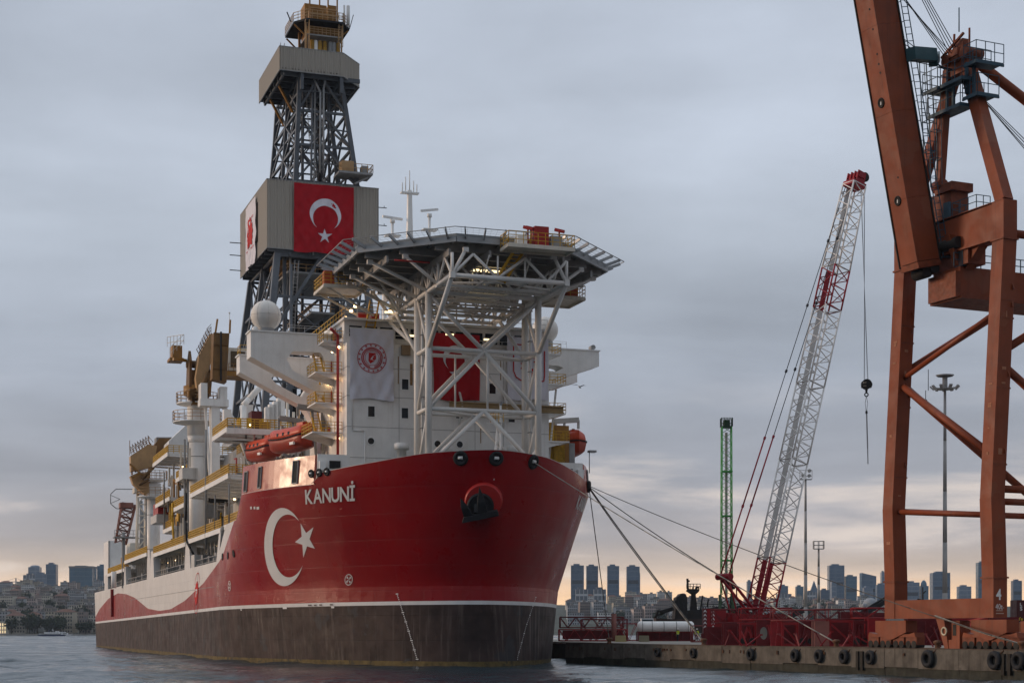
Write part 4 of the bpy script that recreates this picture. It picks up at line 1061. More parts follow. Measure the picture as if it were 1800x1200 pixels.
# racking boards and dark machinery under the wind wall
for z, u0, u1, v0, v1 in ((57.5, 84, 103, -4.8, 5.0), (52, 86, 104, -6.4, 1.0), (47.0, 80, 104, -7, -2.6)):
    p = MB().box(u0, u1, v0, v1, z, z+.3).build('racking_floor', grey, dr); MB().rail([(u0, v0, z+.3), (u0, v1, z+.3), (u1, v1, z+.3)], 1.1, 1.5, .05).build('railing', mustard_pale, p)
for (u0, u1, v0, v1, z0, z1, m) in ((86, 92, 4.0, 6.2, 58.8, 59.8, mustard), (90, 94, -1, 1.5, 48, 51, dark), (88, 91, -4, -2.2, 42, 46, grey), (84, 88, -7.4, -4, 50.2, 53, grey), (87, 90, 1.0, 3.2, 43, 45.6, dark)):
    MB().box(u0, u1, v0, v1, z0, z1).build('pipe_handling_unit', m, dr)
MB().box(76, 108, -10, 11, 33.0, 34.0).build('drill_floor', grey, dr)
# ================================================================ topside aft of the forecastle: galleries, bulkheads, pedestals, cranes
ts = empty('topside', None, None, parent=ship); rr = random.Random(5)
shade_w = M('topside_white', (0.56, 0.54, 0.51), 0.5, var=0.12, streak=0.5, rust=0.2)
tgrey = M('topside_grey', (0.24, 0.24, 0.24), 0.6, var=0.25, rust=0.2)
def gallery(z, u0, u1, v0, v1, rails=('out',), lamps=0, brackets=True, m=white):
    mb = MB().box(u0, u1, v0, v1, z-0.22, z); mb.box(u0, u1, v1-0.18, v1+0.02, z-0.5, z+0.12)
    if brackets:
        n = max(2, int((u1-u0)/4))
        for i in range(n+1):
            u = u0 + (u1-u0)*i/n; mb.bar((u, v1-0.3, z-0.4), (u, v0, z-0.8), 0.14, 0.3)
    g = mb.build('gallery', m, ts)
    pts = {'out': [(u0, v1-.1, z), (u1, v1-.1, z)], 'fore': [(u0, v0, z), (u0, v1-.1, z)], 'aft': [(u1, v0, z), (u1, v1-.1, z)]}
    for r in rails: MB().rail(pts[r], 1.2, 0.85, 0.058, (0.3, 0.6, 0.9)).build('railing', yellow, g)
    for i in range(lamps): lamp((u0 + (u1-u0)*(i+.5)/lamps, v0+0.6, z-0.9), ts, 0.17)
    return g
# enclosed cores
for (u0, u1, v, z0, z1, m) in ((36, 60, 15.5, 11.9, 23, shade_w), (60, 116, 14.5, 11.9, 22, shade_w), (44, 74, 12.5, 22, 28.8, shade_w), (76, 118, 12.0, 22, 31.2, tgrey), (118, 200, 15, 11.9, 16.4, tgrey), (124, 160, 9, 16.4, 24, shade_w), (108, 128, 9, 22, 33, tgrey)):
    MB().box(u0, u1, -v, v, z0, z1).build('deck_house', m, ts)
# bay 1
gallery(16.6, 47, 76, 15.4, 21.0, lamps=0)
gallery(22.95, 41, 74, 15.0, 21.0, ('out', 'fore'), lamps=3)
g = gallery(28.9, 43.3, 55, 9.0, 20.8, ('out', 'fore'), lamps=0)
MB().rail([(43.3, 20.7, 28.9), (43.3, -2, 28.9)], 1.15, 1.3, .042, (.3, .58, .86)).build('railing', yellow, g)
MB().box(43.2, 43.5, -2, 20.8, 28.2, 28.9).build('gallery_edge', white, g)
gallery(16.9, 34, 47, 15.4, 20.6, ('out',), lamps=5)
# bay 2
gallery(16.4, 78.5, 117, 14.4, 21.0, lamps=4)
gallery(31.5, 99.8, 119, 8, 20.8, ('out', 'fore')); gallery(27.3, 87, 99.5, 12, 19.6, ('out', 'fore')); gallery(22.6, 86, 98.5, 14, 20.2, ('out', 'fore'))
gallery(24.6, 100, 118, 12, 20.5, ('out',), lamps=1); gallery(20.3, 103, 116, 14, 19.5, ('out',))
# bay 3
gallery(17.0, 126, 162, 14.6, 21.0, lamps=3); gallery(15.6, 162.5, 196, 14.6, 21.0, lamps=2)
# thick shell pillars between the bays and slanted bay ends
def pillar(u0, u1, z1, flare=1.4):
    mb = MB(); mb.prism([(u0-flare, 20.9, 12.3), (u1+flare, 20.9, 12.3), (u1, 20.9, z1), (u0, 20.9, z1)], (0, -1.0, 0)); mb.build('shell_pillar', hull_white, ts)
pillar(75.5, 78.8, 17.0); pillar(117.6, 120.6, 17.0); pillar(122.5, 125, 17.5); pillar(161, 163, 16); pillar(196, 203, 15.6, .4)
MB().prism([(46.5, 20.95, 16.9), (48.6, 20.95, 12.5), (50.5, 20.95, 12.5), (48.2, 20.95, 16.4)], (0, -0.3, 0)).build('shell_pillar', hull_white, ts)
# dark recess back walls with stanchions, bulwark rail
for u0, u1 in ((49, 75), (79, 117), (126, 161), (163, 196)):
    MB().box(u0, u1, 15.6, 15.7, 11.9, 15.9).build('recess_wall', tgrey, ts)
    n = int((u1-u0)/3)
    for i in range(n+1):
        u = u0 + (u1-u0)*i/n; MB().box(u-0.12, u+0.12, 18.6, 18.9, 11.8, 16.3).build('recess_stanchion', shade_w, ts)
    MB().rail([(u0, 20.6, 12.3), (u1, 20.6, 12.3)], 1.2, 2.4, .06).build('bulwark_rail', tgrey, ts)
for u, h in ((56, 1.6), (62, 1.4), (68, 1.8), (58, 1.1), (72, 1.3), (90, 1.2), (105, 1.5), (140, 1.6), (150, 1.2), (175, 1.5)):
    MB().box(u-.8, u+.8, 18.9, 20.2, 11.8, 12.4+h).build('mooring_fairlead', tgrey, ts)
for px, py in ((345, 976), (352, 970), (235, 1008), (241, 1003), (199, 1021), (213, 1020)):
    u, z = on_v(px, py, 17); lamp((u, 17, z), ts, 0.2)
# pedestal columns and cranes
def column(u, v, r, z0, z1, z2):
    mb = MB().tube((u, v, z0), (u, v, z1), r, 28).tube((u, v, z1), (u, v, z1+1.0), r, 28, r*1.15); mb.tube((u, v, z1+1.0), (u, v, z2), r*1.15, 28)
    c_ = mb.build('crane_pedestal', white, ts)
    MB().prism([(u-2.2, v+r*0.7, z0), (u+2.2, v+r*0.7, z0), (u+1.3, v+r*0.9, z0+5), (u-1.3, v+r*0.9, z0+5)], (0, -0.8, 0)).build('pedestal_skirt', hull_white, c_)
    for zz in (z0+6, z0+12, z0+17): MB().torus((u, v, zz), r, 0.05, Z, 28, 6).build('pedestal_band', tgrey, c_)
    MB().tube((u-1.0, v+r+.2, z0), (u-1.0, v+r+.2, z1), 0.12, 8).build('stand_pipe', tgrey, c_)
    return c_
def ring_platform(u, v, r0, r1, z, parent, m=white):
    mb = MB().lathe([(r0, z-.5), (r1, z-.12), (r1, z), (r0, z)], (u, v, 0), 28, False); p = mb.build('ring_platform', m, parent)
    MB().rail([(u+r1*math.cos(2*math.pi*i/18), v+r1*math.sin(2*math.pi*i/18), z) for i in range(19)], 1.5, 1.2, .045, (.5, 1.0)).build('railing', mustard_pale, p)
c1 = column(80.5, 19.0, 1.25, 12.0, 31.0, 38.0)
ring_platform(80.5, 19.0, 1.3, 3.5, 34.0, c1); ring_platform(80.5, 19.0, 1.3, 3.0, 36.7, c1)
MB().box(78.6, 82.4, 19.2, 21.4, 25.6, 27.2).build('pedestal_box', shade_w, c1)
k1 = empty('deck_crane', None, None, parent=ship)
def on1(px, py, u=80.5): 
    v, z = on_u(px, py, u); return Vector((u, v, z))
# slew housing, short king-post plates, main boom rising to the knuckle, jib folded down in front
brown = M('crane_brown', (0.16, 0.085, 0.03), 0.6, var=.3, rust=.4); jibm = M('jib_shaded_mustard', (0.17, 0.085, 0.022), .55, var=.25, streak=.8, streak_col=(.05, .025, .012), rust=.4)  # jib: mustard paint darkened to carry the shade on its front face
MB().tube((80.5, 19.0, 37.9), (80.5, 19.0, 39.2), 2.0, 20).build('slew_ring', mustard, k1)
for v_ in (20.4, 17.8): MB().prism([(82.3, v_, 38.9), (78.8, v_, 38.9), (78.4, v_, 42.6), (79.6, v_, 44.2), (81.4, v_, 42.6)], (0, -0.35, 0)).build('king_post', brown, k1)
MB().box(78.9, 82.0, 17.9, 20.0, 39.2, 41.4).build('winch_drum_house', jibm, k1); MB().tube((80.4, 17.7, 42.4), (80.4, 20.6, 42.4), .55, 14).build('boom_pivot', brown, k1)
tip = on1(383, 592, 76.0); foot = on1(377, 676, 76.0)
bm_ = MB(); bm_.prism([(71.8, foot.y-1.05, foot.z-.2), (71.8, foot.y+.95, foot.z+.2), (72.6, tip.y+1.1, tip.z), (72.6, tip.y-1.1, tip.z)], (2.2, 0, 0)).build('jib', jibm, k1)
for q in (1, 3):
    t_ = q/4; yy = foot.y + (tip.y-foot.y)*t_; zz_ = foot.z + (tip.z-foot.z)*t_; MB().box(71.62+.8*t_, 71.78+.8*t_, yy-1.0, yy+1.0, zz_-.09, zz_+.09).build('jib_stiffener', jibm, k1)
pts_ = [on1(344, 664, 77), on1(350, 625, 77), on1(371, 585, 77), on1(381, 591, 77), on1(370, 640, 77), on1(357, 688, 77), on1(347, 688, 77)]
MB().prism(pts_, (3.0, 0, 0)).build('boom', mustard_pale, k1)
pts_ = [on1(361, 690, 76.4), on1(371, 655, 76.4), on1(375, 640, 76.4), on1(371, 690, 76.4)]; MB().prism(pts_, (2, 0, 0)).build('boom_belly', mustard, k1)
for a_, b_, r_ in (((349, 700), (366, 655), .35), ((356, 702), (369, 668), .28)): MB().tube(on1(*a_, 76.2), on1(*b_, 76.2), r_, 8).build('luffing_cylinder', brown, k1)
for q in range(7): p_ = on1(351 + q*3.0, 625 - q*6, 76.6); MB().bar(p_, p_ + Vector((0, .45, .9)), .1).bar(p_ + Vector((0, .45, .9)), p_ + Vector((0, -.2, 1.6)), .07).build('boom_step', brown, k1)
for q in range(3): p_ = on1(376 + q*4, 590, 75.2); MB().tube(p_ - Vector((0, .15, .3)), p_ + Vector((0, .15, -.3)), .5, 14).build('knuckle_sheave', brown, k1)
MB().box(71.6, 71.8, (foot.y+tip.y)/2-.12, (foot.y+tip.y)/2+.12, foot.z, tip.z).build('boom_seam', dark, k1)
for q in (0, 1): MB().bar((72.4, tip.y+0.9-q*2.0, tip.z), (72.6, tip.y+0.6-q*1.8, tip.z+1.9), 0.25).build('boom_horn', mustard, k1)
MB().tube((72.6, tip.y-1.1, tip.z), (72.6, tip.y-1.1, tip.z+2.8), 0.06).sphere((72.6, tip.y-1.1, tip.z+2.9), 0.15, 8, 6).build('boom_aerial', white_clean, k1)
MB().rail([on1(350, 627, 77), on1(371, 586, 77)], 1.0, 0.6, .045).build('railing', brown, k1)
pl = MB().box(80.0, 83.0, 21.0, 23.0, 42.8, 43.2).box(80.2, 82.6, 21.2, 22.6, 43.2, 45.0).build('operator_platform', mustard, k1); MB().rail([(80, 23, 43.2), (80, 21, 45.2), (83, 23, 45.2)], 1.4, .8, .04).build('railing', cream, pl)
cab = MB().box(78.4, 81.0, 12.0, 14.9, 41.5, 44.8).build('operator_cab', cream, k1); MB().box(78.34, 78.4, 12.4, 14.5, 42.0, 44.3).build('cab_window', M('cab_glass_brown', (0.10, 0.065, 0.03), 0.3), cab)
MB().box(77.8, 82.0, 11.2, 16.8, 40.6, 41.3).build('cab_floor', mustard, k1); MB().rail([(77.8, 14.9, 41.3), (77.8, 11.2, 41.3), (82, 11.2, 41.3)], 1.1, .8, .04).build('railing', mustard, k1)
# white boom rest in front of the first pedestal
br = MB(); p0 = on1(374, 700, 74.0); br.box(73, 75.4, p0.y-2.1, p0.y+1.9, p0.z-1.2, p0.z-.2).box(73, 75.4, p0.y-1.9, p0.y-.9, p0.z-.2, p0.z+1.6).box(73, 75.4, p0.y+.9, p0.y+1.8, p0.z-.2, p0.z+2.0)
br.box(73.3, 75.1, p0.y-.9, p0.y+.3, 22.9, p0.z-1.2).bar((74, p0.y-1.4, p0.z-1), (72, p0.y-6.2, 29), 0.6).bar((74.5, p0.y+1, p0.z-1), (74.5, p0.y+.2, 24), 0.35)
br.build('boom_rest', white, ts)
# crane 2 further aft: folded box boom hanging over the side
c2 = column(133, 19.0, 1.15, 12.0, 27.0, 29.5)
k2 = empty('deck_crane', None, None, parent=ship)
def on2(px, py, u): v, z = on_u(px, py, u); return (u, v, z)
mb = MB(); pts = [on2(227, 803, 134), on2(228, 830, 134), on2(268, 822, 134), on2(273, 786, 134), on2(258, 783, 134)]; mb.prism(pts, (-2.4, 0, 0)); mb.build('boom', mustard_pale, k2)
mb = MB(); pts = [on2(227, 838, 134), on2(232, 852, 134), on2(252, 870, 134), on2(262, 866, 134), on2(262, 832, 134), on2(240, 832, 134)]; mb.prism(pts, (-2.0, 0, 0)); mb.build('boom_tip', mustard_pale, k2)
mb = MB(); pts = [on2(266, 825, 135), on2(258, 800, 135), on2(280, 770, 135), on2(302, 770, 135), on2(300, 800, 135)]; mb.prism(pts, (4, 0, 0)); mb.build('winch_house', brown, k2)
mb = MB(); pts = [on2(275, 785, 136), on2(275, 768, 136), on2(304, 768, 136), on2(304, 785, 136)]; mb.prism(pts, (3, 0, 0)); mb.build('machinery_house', tgrey, k2)
a, b = Vector(on2(228, 800, 133)), Vector(on2(262, 780, 133)); MB().rail([a, b], 1.2, 0.7, .05, (.4, .8)).bar(a+Z*1.2, a+Z*2.6, .1).build('railing', mustard, k2)
for px0, py0, px1, py1 in ((228, 815, 250, 835), (232, 840, 246, 832)): MB().bar(on2(px0, py0, 131.4), on2(px1, py1, 131.4), 0.3).build('boom_strut', mustard, k2)
mb = MB(); pts = [on2(296, 785, 128), on2(297, 775, 128), on2(332, 742, 128), on2(336, 742, 128), on2(336, 800, 128), on2(296, 800, 128)]; mb.prism(pts, (8, 0, 0)); mb.build('exhaust_casing', white, ts)
for q in range(6):
    p_ = Vector(on2(232 + q*6.5, 812 - q*4.6, 133.2)); MB().box(133.0, 133.6, p_.y-.12, p_.y+.12, p_.z-2.2, p_.z+1.0).build('boom_stiffener', brown if q % 2 else mustard, k2)
for a_, b_, r_ in (((250, 842), (272, 818), .3), ((244, 852), (262, 842), .25)): MB().tube(on2(*a_, 131), on2(*b_, 131), r_, 8).build('luffing_cylinder', brown, k2)
for q in range(8): p_ = Vector(on2(231 + q*4.6, 798 - q*2.6, 133)); MB().bar(p_, p_ + Vector((.2, .3, 1.5)), .1).bar(p_ + Vector((.2, .3, 1.5)), p_ + Vector((0, -.6, .3)), .08).build('boom_step', brown, k2)
ring_platform(133, 19, 1.2, 2.8, 27.2, c2); ring_platform(133, 19, 1.2, 2.4, 30.2, c2)
# more ochre machinery and pipework round the crane foot and the second bay
for i in range(9):
    v, z = on_u(rr.uniform(336, 366), rr.uniform(688, 704), 78.0); s = rr.uniform(.35, .8); MB().box(77.6, 79.2, v-s, v+s, z-s, z+s*.8).build('slew_machinery', rr.choice((brown, mustard, jibm)), k1)
for i in range(16):
    u = rr.uniform(80, 116); z = rr.choice((17.2, 20.5, 23, 27.6)); s = rr.uniform(.5, 1.1); MB().box(u-s, u+s, 18.4-s*.5, 18.4+s*.5, z, z+s*1.8).build('deck_machine', rr.choice((mustard, yellow, tgrey, dark, brown)), ts)
for i in range(10):
    u = rr.uniform(84, 116); z0 = rr.choice((16.6, 20.4, 22.8)); MB().path([(u, 19.2, z0), (u + rr.uniform(-1, 1), 19.2, z0 + rr.uniform(2.5, 5)), (u + rr.uniform(-4, 4), 18.6, z0 + rr.uniform(3, 6))], rr.uniform(.08, .18), 7).build('pipe_run', rr.choice((cream, tgrey, yellow, mustard)), ts)
# aft details: lattice boom rest, red lattice boom, flare ring, panels, posts
mb = MB(); a0, a1 = Vector(on2(241, 985, 150)), Vector(on2(243, 866, 150)); off = Vector((0, -1.5, 0))
for o in (Vector((0,0,0)), off, Vector((1.5,0,0)), off+Vector((1.5,0,0))): mb.tube(a0+o, a1+o, 0.2, 8)
n = 6
for i in range(n):
    p, q = a0.lerp(a1, i/n), a0.lerp(a1, (i+1)/n); mb.tube(p if i % 2 else p+off, q+off if i % 2 else q, 0.13, 6); mb.tube(q, q+off, 0.12, 6)
mb.box(149, 152.5, a1.y-2.4, a1.y+.8, a1.z, a1.z+1.0); mb.build('boom_rest_tower', cream, ts)
red_lat = M('lattice_dull_red', (0.24, 0.10, 0.075), 0.6, var=.25)
def lattice(mb, p, q, w0, w1, n, r=0.09, rb=0.05, ax=None, d0=None, d1=None, full=True):
    p, q = Vector(p), Vector(q); d = (q-p).normalized(); a = Vector(ax) if ax else d.cross(Vector((0,1,0))); a = (a - d*a.dot(d)).normalized(); b = d.cross(a).normalized()
    d0 = d0 or w0; d1 = d1 or w1
    def c(t, i): 
        w = (w0 + (w1-w0)*t)/2; h = (d0 + (d1-d0)*t)/2; sx, sy = ((1,1),(1,-1),(-1,-1),(-1,1))[i]; return p.lerp(q, t) + a*w*sx + b*h*sy
    for i in range(4): mb.tube(c(0,i), c(1,i), r, 6)
    for k in range(n):
        t0, t1 = k/n, (k+1)/n
        for i in range(4):
            j = (i+1) % 4
            mb.tube(c(t0,i) if k % 2 else c(t0,j), c(t1,j) if k % 2 else c(t1,i), rb, 5, caps=False)
            if full: mb.tube(c(t1,i), c(t1,j), rb, 5, caps=False)
    return mb
lattice(MB(), on2(212, 955, 172), on2(226, 886, 172), 2.0, 2.6, 6, .18, .11, (0,1,0)).build('lattice_boom', red_lat, ts)
MB().box(170.5, 173.5, on2(233, 890, 172)[1], on2(210, 890, 172)[1], on2(233, 893, 172)[2], on2(233, 884, 172)[2]).build('boom_head', red_lat, ts)
oc_px = [(236, 859.5), (204, 859), (194.5, 868), (194.5, 885), (205, 893.5), (236, 894)]
MB().path([on2(x, y, 178) for x, y in oc_px], 0.09).path([on2(195, 870, 178), on2(211, 877, 178), on2(195, 884, 178)], 0.06).build('guard_ring', tgrey, ts)
mb = MB(); a = on2(190.5, 950, 196); b = on2(217, 1000, 196); mb.box(196, 196.6, b[1], a[1], 14, a[2]); mb.box(196, 206, a[1]-.4, a[1], 14, a[2]); mb.build('stern_screen', white, ts)
MB().box(197, 205, b[1]-5, b[1]-1.5, 12, a[2]-.3).build('stern_screen', cream, ts)
for px, y0, w in ((217, 935, .32), (248, 880, .3), (251, 900, .22), (256, 940, .3), (200, 1004, .5), (246, 960, .2)):
    t_ = on2(px, y0, 165); MB().tube((165, t_[1], 12), t_, w, 8).build('post', tgrey if px != 200 else white, ts)
t_ = on2(213, 945, 165); MB().box(163.5, 167, t_[1]-3, t_[1]+1.4, t_[2], t_[2]+.2).build('post_platform', tgrey, ts); MB().rail([(163.5, t_[1]-3, t_[2]+.2), (163.5, t_[1]+1.4, t_[2]+.2)], 1.2, .9, .05).bar((165, t_[1]-.3, t_[2]-3), (165, t_[1]-5, t_[2]-8), .5).build('railing', tgrey, ts)
lamp(on2(259, 924, 150), ts, 0.36); MB().bar((80.4, 20.6, 42.9), (79.5, 22.6, 42.9), .4).build('platform_bracket', mustard, k1)
t_ = on2(186, 985, 215); MB().prism([(210, 19.5, 12), (218, 19.5, 12), (217, 19.5, t_[2]), (212, 19.5, t_[2]+.6)], (0, -4, 0)).build('stern_house', shade_w, ts); MB().box(211, 216, 17.5, 19.6, t_[2], t_[2]+2.2).build('stern_winch', boat_orange, ts)
MB().rail([(204, 20.6, 12.3), (222, 20.6, 12.3)], 1.2, 2.4, .06).build('bulwark_rail', tgrey, ts)
# pipework, vents and machinery scattered along the starboard face (each its own piece)
def pipe(pts, r, m): MB().path(pts, r, 7).build('pipe_run', m, ts)
for i in range(16):
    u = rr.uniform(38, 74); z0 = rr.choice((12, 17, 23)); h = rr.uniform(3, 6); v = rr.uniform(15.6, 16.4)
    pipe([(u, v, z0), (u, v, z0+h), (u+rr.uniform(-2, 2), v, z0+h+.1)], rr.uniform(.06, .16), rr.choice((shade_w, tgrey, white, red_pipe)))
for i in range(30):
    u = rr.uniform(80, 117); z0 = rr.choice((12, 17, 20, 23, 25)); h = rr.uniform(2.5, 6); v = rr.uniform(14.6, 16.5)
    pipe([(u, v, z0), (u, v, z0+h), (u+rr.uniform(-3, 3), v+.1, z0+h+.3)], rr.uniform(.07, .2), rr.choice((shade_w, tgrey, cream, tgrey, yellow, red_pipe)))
for i in range(22):
    u = rr.uniform(80, 116); z = rr.choice((17, 20.3, 22.6, 24.6, 27.3)); v = rr.uniform(14.8, 18); s = rr.uniform(.5, 1.3)
    MB().box(u-s, u+s, v-s*.6, v+s*.6, z, z+s*1.6).build('deck_unit', rr.choice((tgrey, shade_w, cream, dark, mustard)), ts)
for i in range(10):
    u = rr.uniform(40, 72); z = rr.choice((17, 23)); v = rr.uniform(15.8, 17.5); s = rr.uniform(.4, .9)
    MB().box(u-s, u+s, v-s*.6, v+s*.6, z, z+s*1.8).build('deck_unit', rr.choice((tgrey, shade_w, cream)), ts)
for i in range(12):
    u = rr.uniform(126, 195); z = rr.choice((17, 15.6)); v = rr.uniform(15, 19); s = rr.uniform(.5, 1.4)
    MB().box(u-s, u+s, v-s*.6, v+s*.6, z, z+s*1.6).build('deck_unit', rr.choice((tgrey, shade_w, cream, mustard)), ts)
# dark panels on the side bulkheads stand in for shaded recesses
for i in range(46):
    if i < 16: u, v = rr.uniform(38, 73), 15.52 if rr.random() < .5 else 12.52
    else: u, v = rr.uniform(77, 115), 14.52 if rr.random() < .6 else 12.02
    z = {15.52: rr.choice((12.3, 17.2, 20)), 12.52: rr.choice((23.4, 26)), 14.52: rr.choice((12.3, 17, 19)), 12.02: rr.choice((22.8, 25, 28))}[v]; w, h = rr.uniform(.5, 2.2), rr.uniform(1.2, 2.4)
    MB().box(u-w, u+w, v-.02, v+.05, z, z+h).build('bulkhead_shade_panel', rr.choice((dark, dark, tgrey, brown)), ts)
for i in range(34):
    u = rr.uniform(77, 117); z = rr.choice((17, 20.3, 22.6, 24.6, 27.3)); v = rr.uniform(17.5, 20.4)
    MB().box(u-.14, u+.14, v-.14, v+.14, z, z+rr.uniform(2.5, 4.4)).build('frame_stanchion', rr.choice((shade_w, tgrey, cream)), ts)
for i in range(14):
    u = rr.uniform(78, 114); z = rr.choice((19.6, 22.4, 24.2, 27)); MB().bar((u, 18.5, z), (u + rr.uniform(2, 6), 18.5, z + rr.uniform(-.2, 2.6)), .22, .3).build('frame_beam', rr.choice((shade_w, tgrey, mustard)), ts)
for i in range(10):
    u = rr.uniform(44, 116); z = rr.choice((22, 28.2, 30.7, 15.8)); lamp((u, rr.uniform(15.5, 18), z), ts, .14)
for i in range(12):
    u = rr.uniform(56, 76); v = rr.uniform(2, 14); MB().box(u-.9, u+.9, v-.6, v+.6, 28.9, 29.4 + rr.uniform(.6, 3)).build('deck_machine', rr.choice((mustard, yellow, tgrey, white, cream)), ts)
MB().rail([(56, 14, 29), (76, 14, 29)], 1.2, .9, .055, (.3, .6, .9)).build('railing', yellow, ts)
# slanted vent cowls, hose, long vertical poles, red unit, white trunks by the derrick foot
for px, py in ((375, 857), (345, 874)):
    u, z = on_v(px, py, 18.2); mb = MB(); mb.prism([(u-2, 18.4, z-1), (u+3.0, 18.4, z-1.6), (u+3.4, 18.4, z+.6), (u+1.6, 18.4, z+1.6), (u-2, 18.4, z+1.6)], (0, -2.6, 0)); c_ = mb.build('vent_cowl', shade_w, ts)
    for q in range(3): MB().box(u+1.4+q*.5, u+1.6+q*.5, 15.9, 18.5, z-1.75-q*.05, z-1.2).build('cowl_louvre', dark, c_)
u, z = on_v(366, 700, 21.2)
for px, y0, y1, r in ((328.5, 772, 975, .14), (366, 755, 965, .16), (407, 850, 920, .1), (382, 870, 930, .1), (292, 830, 885, .12)):
    u, z1 = on_v(px, y0, 20.6); _, z0 = on_v(px, y1, 20.6); MB().tube((u, 20.9, z0), (u, 20.9, z1), r, 8).build('hose_pole', tgrey, ts)
u0, z0 = on_v(330, 866, 20.8); u1, z1 = on_v(343, 974, 20.4); um = (u0+u1)/2
MB().path([(u0, 21.0, z0), (u0-.2, 21.1, z0-4), (um+.6, 21.2, z0-7), (u1+.4, 21.0, z1+.8), (u1, 20.6, z1)], 0.16, 8).build('loading_hose', black, ts)
u, z = on_v(345, 985, 20.4); MB().box(u-1.6, u+1.6, 19.6, 20.9, z-1.2, z+.8).build('hose_station', shade_w, ts)
u, z = on_v(283, 895, 19.5); MB().box(u-3.2, u+3.2, 17.6, 20.4, z-.9, z+.9).build('red_winch_unit', red_pipe, ts); MB().box(u-4.5, u+3.5, 16, 20.8, z-2.4, z-1.1).build('winch_base', shade_w, ts)
u, z = on_v(316, 905, 19.5); MB().path([(u, 20.4, z-4.4), (u+1, 20.5, z-1), (u+2.5, 20.3, z+2)], 0.16, 8).build('yellow_hose_guide', yellow, ts)
for px, y0, y1 in ((472, 716, 738), (478.5, 711, 738), (486, 706, 738), (493, 700, 738), (399, 720, 745), (437, 712, 738)):
    v, z1 = on_u(px, y0, 60); v2, z0 = on_u(px, y1, 60); MB().box(59.4, 60.6, v-.5, v+.5, 28.8, z1).build('vent_trunk', white, ts)
for px, y0 in ((525, 718), (516, 724), (537, 705), (505, 700)):
    v, z1 = on_u(px, y0, 52); MB().tube((52, v, 28.8), (52, v, z1), .18, 8).build('post', cream if px != 525 else mustard_pale, ts)
v0, za = on_u(425, 720, 55); 
for px, py, w, h, m in ((440, 728, 1.6, 2.2, yellow), (456, 727, 1.2, 1.8, mustard), (449, 732, .7, 3, M('maroon_paint', (.10, .012, .012), .5)), (425, 733, 1.2, 1.0, mustard), (405, 728, 1.2, 1.4, tgrey), (500, 738, 1.4, .9, white)):
    v, z = on_u(px, py, 57); MB().box(56, 58.5, v-w, v+w, 28.9, 29.2+h*1.2).build('deck_machine', m, ts)
a = on1(428, 712, 56); b = on1(438, 701, 56); c_ = on1(462, 675, 56); d = on1(468, 655, 56)
MB().path([(56, a.y, 28.9), a, b, c_, d], 0.42, 10).build('gooseneck_pipe', white, ts)
for q in range(5):
    v, z = on_u(520 - q*18, 745, 43.5); MB().bar((43.6, v, 28.3), (47, v, 25.2), .18, .3).build('deck_bracket', shade_w, ts)
MB().path([(43.4, 12.6, 27.6), (43.4, 12.9, 25), (46, 15, 24.6)], 0.12).build('pipe_run', shade_w, ts)
MB().path([(45, 18.6, 27.3), (45, 17.8, 25.2), (47, 16.4, 23.4)], 0.3, 8).build('pipe_run', shade_w, ts)
# port side kept simpler, but present
for z in (16.6, 23.0, 29.0):
    mb = MB().box(42, 116, -20.8, -14, z-.25, z); g = mb.build('gallery', white, ts); MB().rail([(42, -20.7, z), (116, -20.7, z)], 1.15, 2, .04).build('railing', yellow, g)
for u in (50, 70, 90, 110): MB().tube((u, -19.5, 12), (u, -19.5, 29), .4, 10).build('post', white, ts)
MB().box(26, 42, -19.4, -13, 22.6, 22.9).box(26, 26.3, -19.4, -13, 19.4, 22.6).build('boat_deck', white, ts)
MB().rail([(26, -19.3, 22.9), (26, -13, 22.9)], 1.1, 1.0, .04).build('railing', yellow, ts)
for px, py, w, h, m in ((955, 775, .9, 2.6, yellow), (985, 772, 1.3, 3.2, mustard), (975, 790, 1.6, 1.6, yellow), (1003, 788, .5, 1.2, grey), (968, 768, .4, 3.4, yellow)):
    v, z = on_u(px, py, 22.5); MB().box(22, 24, v-w*.7, v+w*.7, 19.5, z+h*.5).build('deck_machine', m, ts)
v, z = on_u(955, 740, 21); MB().bar((21, v-.4, 21), (21, v-1.6, z+3.8), .2).build('pipe_brace', tube_white, ts)
v, z = on_u(1040, 795, 25); MB().tube((25, v+.3, 22.9), (25, v+.3, z), .06).box(24.6, 25.4, v-.5, v+.4, z, z+.25).build('floodlight_post', grey, ts)

# ---------------------------------------------------------------- davits (fixed) and lifeboats (hang in them)
def davit(u, sg, vi, vo, z0, z1):
    mb = MB(); mb.bar((u, vi*sg, z0), (u, vi*sg, z1), .45).bar((u, vi*sg, z1), (u, vo*sg, z1+.3), .5, .6).bar((u, vo*sg, z1+.3), (u, vo*sg, z1-.8), .25).tube((u, (vi+.4)*sg, z0), (u, (vi+1.3)*sg, z1), .16, 8)
    mb.build('davit', tgrey if sg > 0 else shade_w, ts)
for u in (26.4, 37.5): davit(u, 1, 12.4, 15.4, 19.5, 29.3)
davit(48.5, 1, 14.0, 17.5, 19.5, 29.0); davit(26.5, -1, 16.3, 19.4, 20, 29.2); davit(36, -1, 16.3, 19.4, 20, 29.2)
for u in (30, 34): MB().bar((u, 12.4, 23.2), (u, 16.4, 24.4), .3).build('boat_cradle', tgrey, ts)
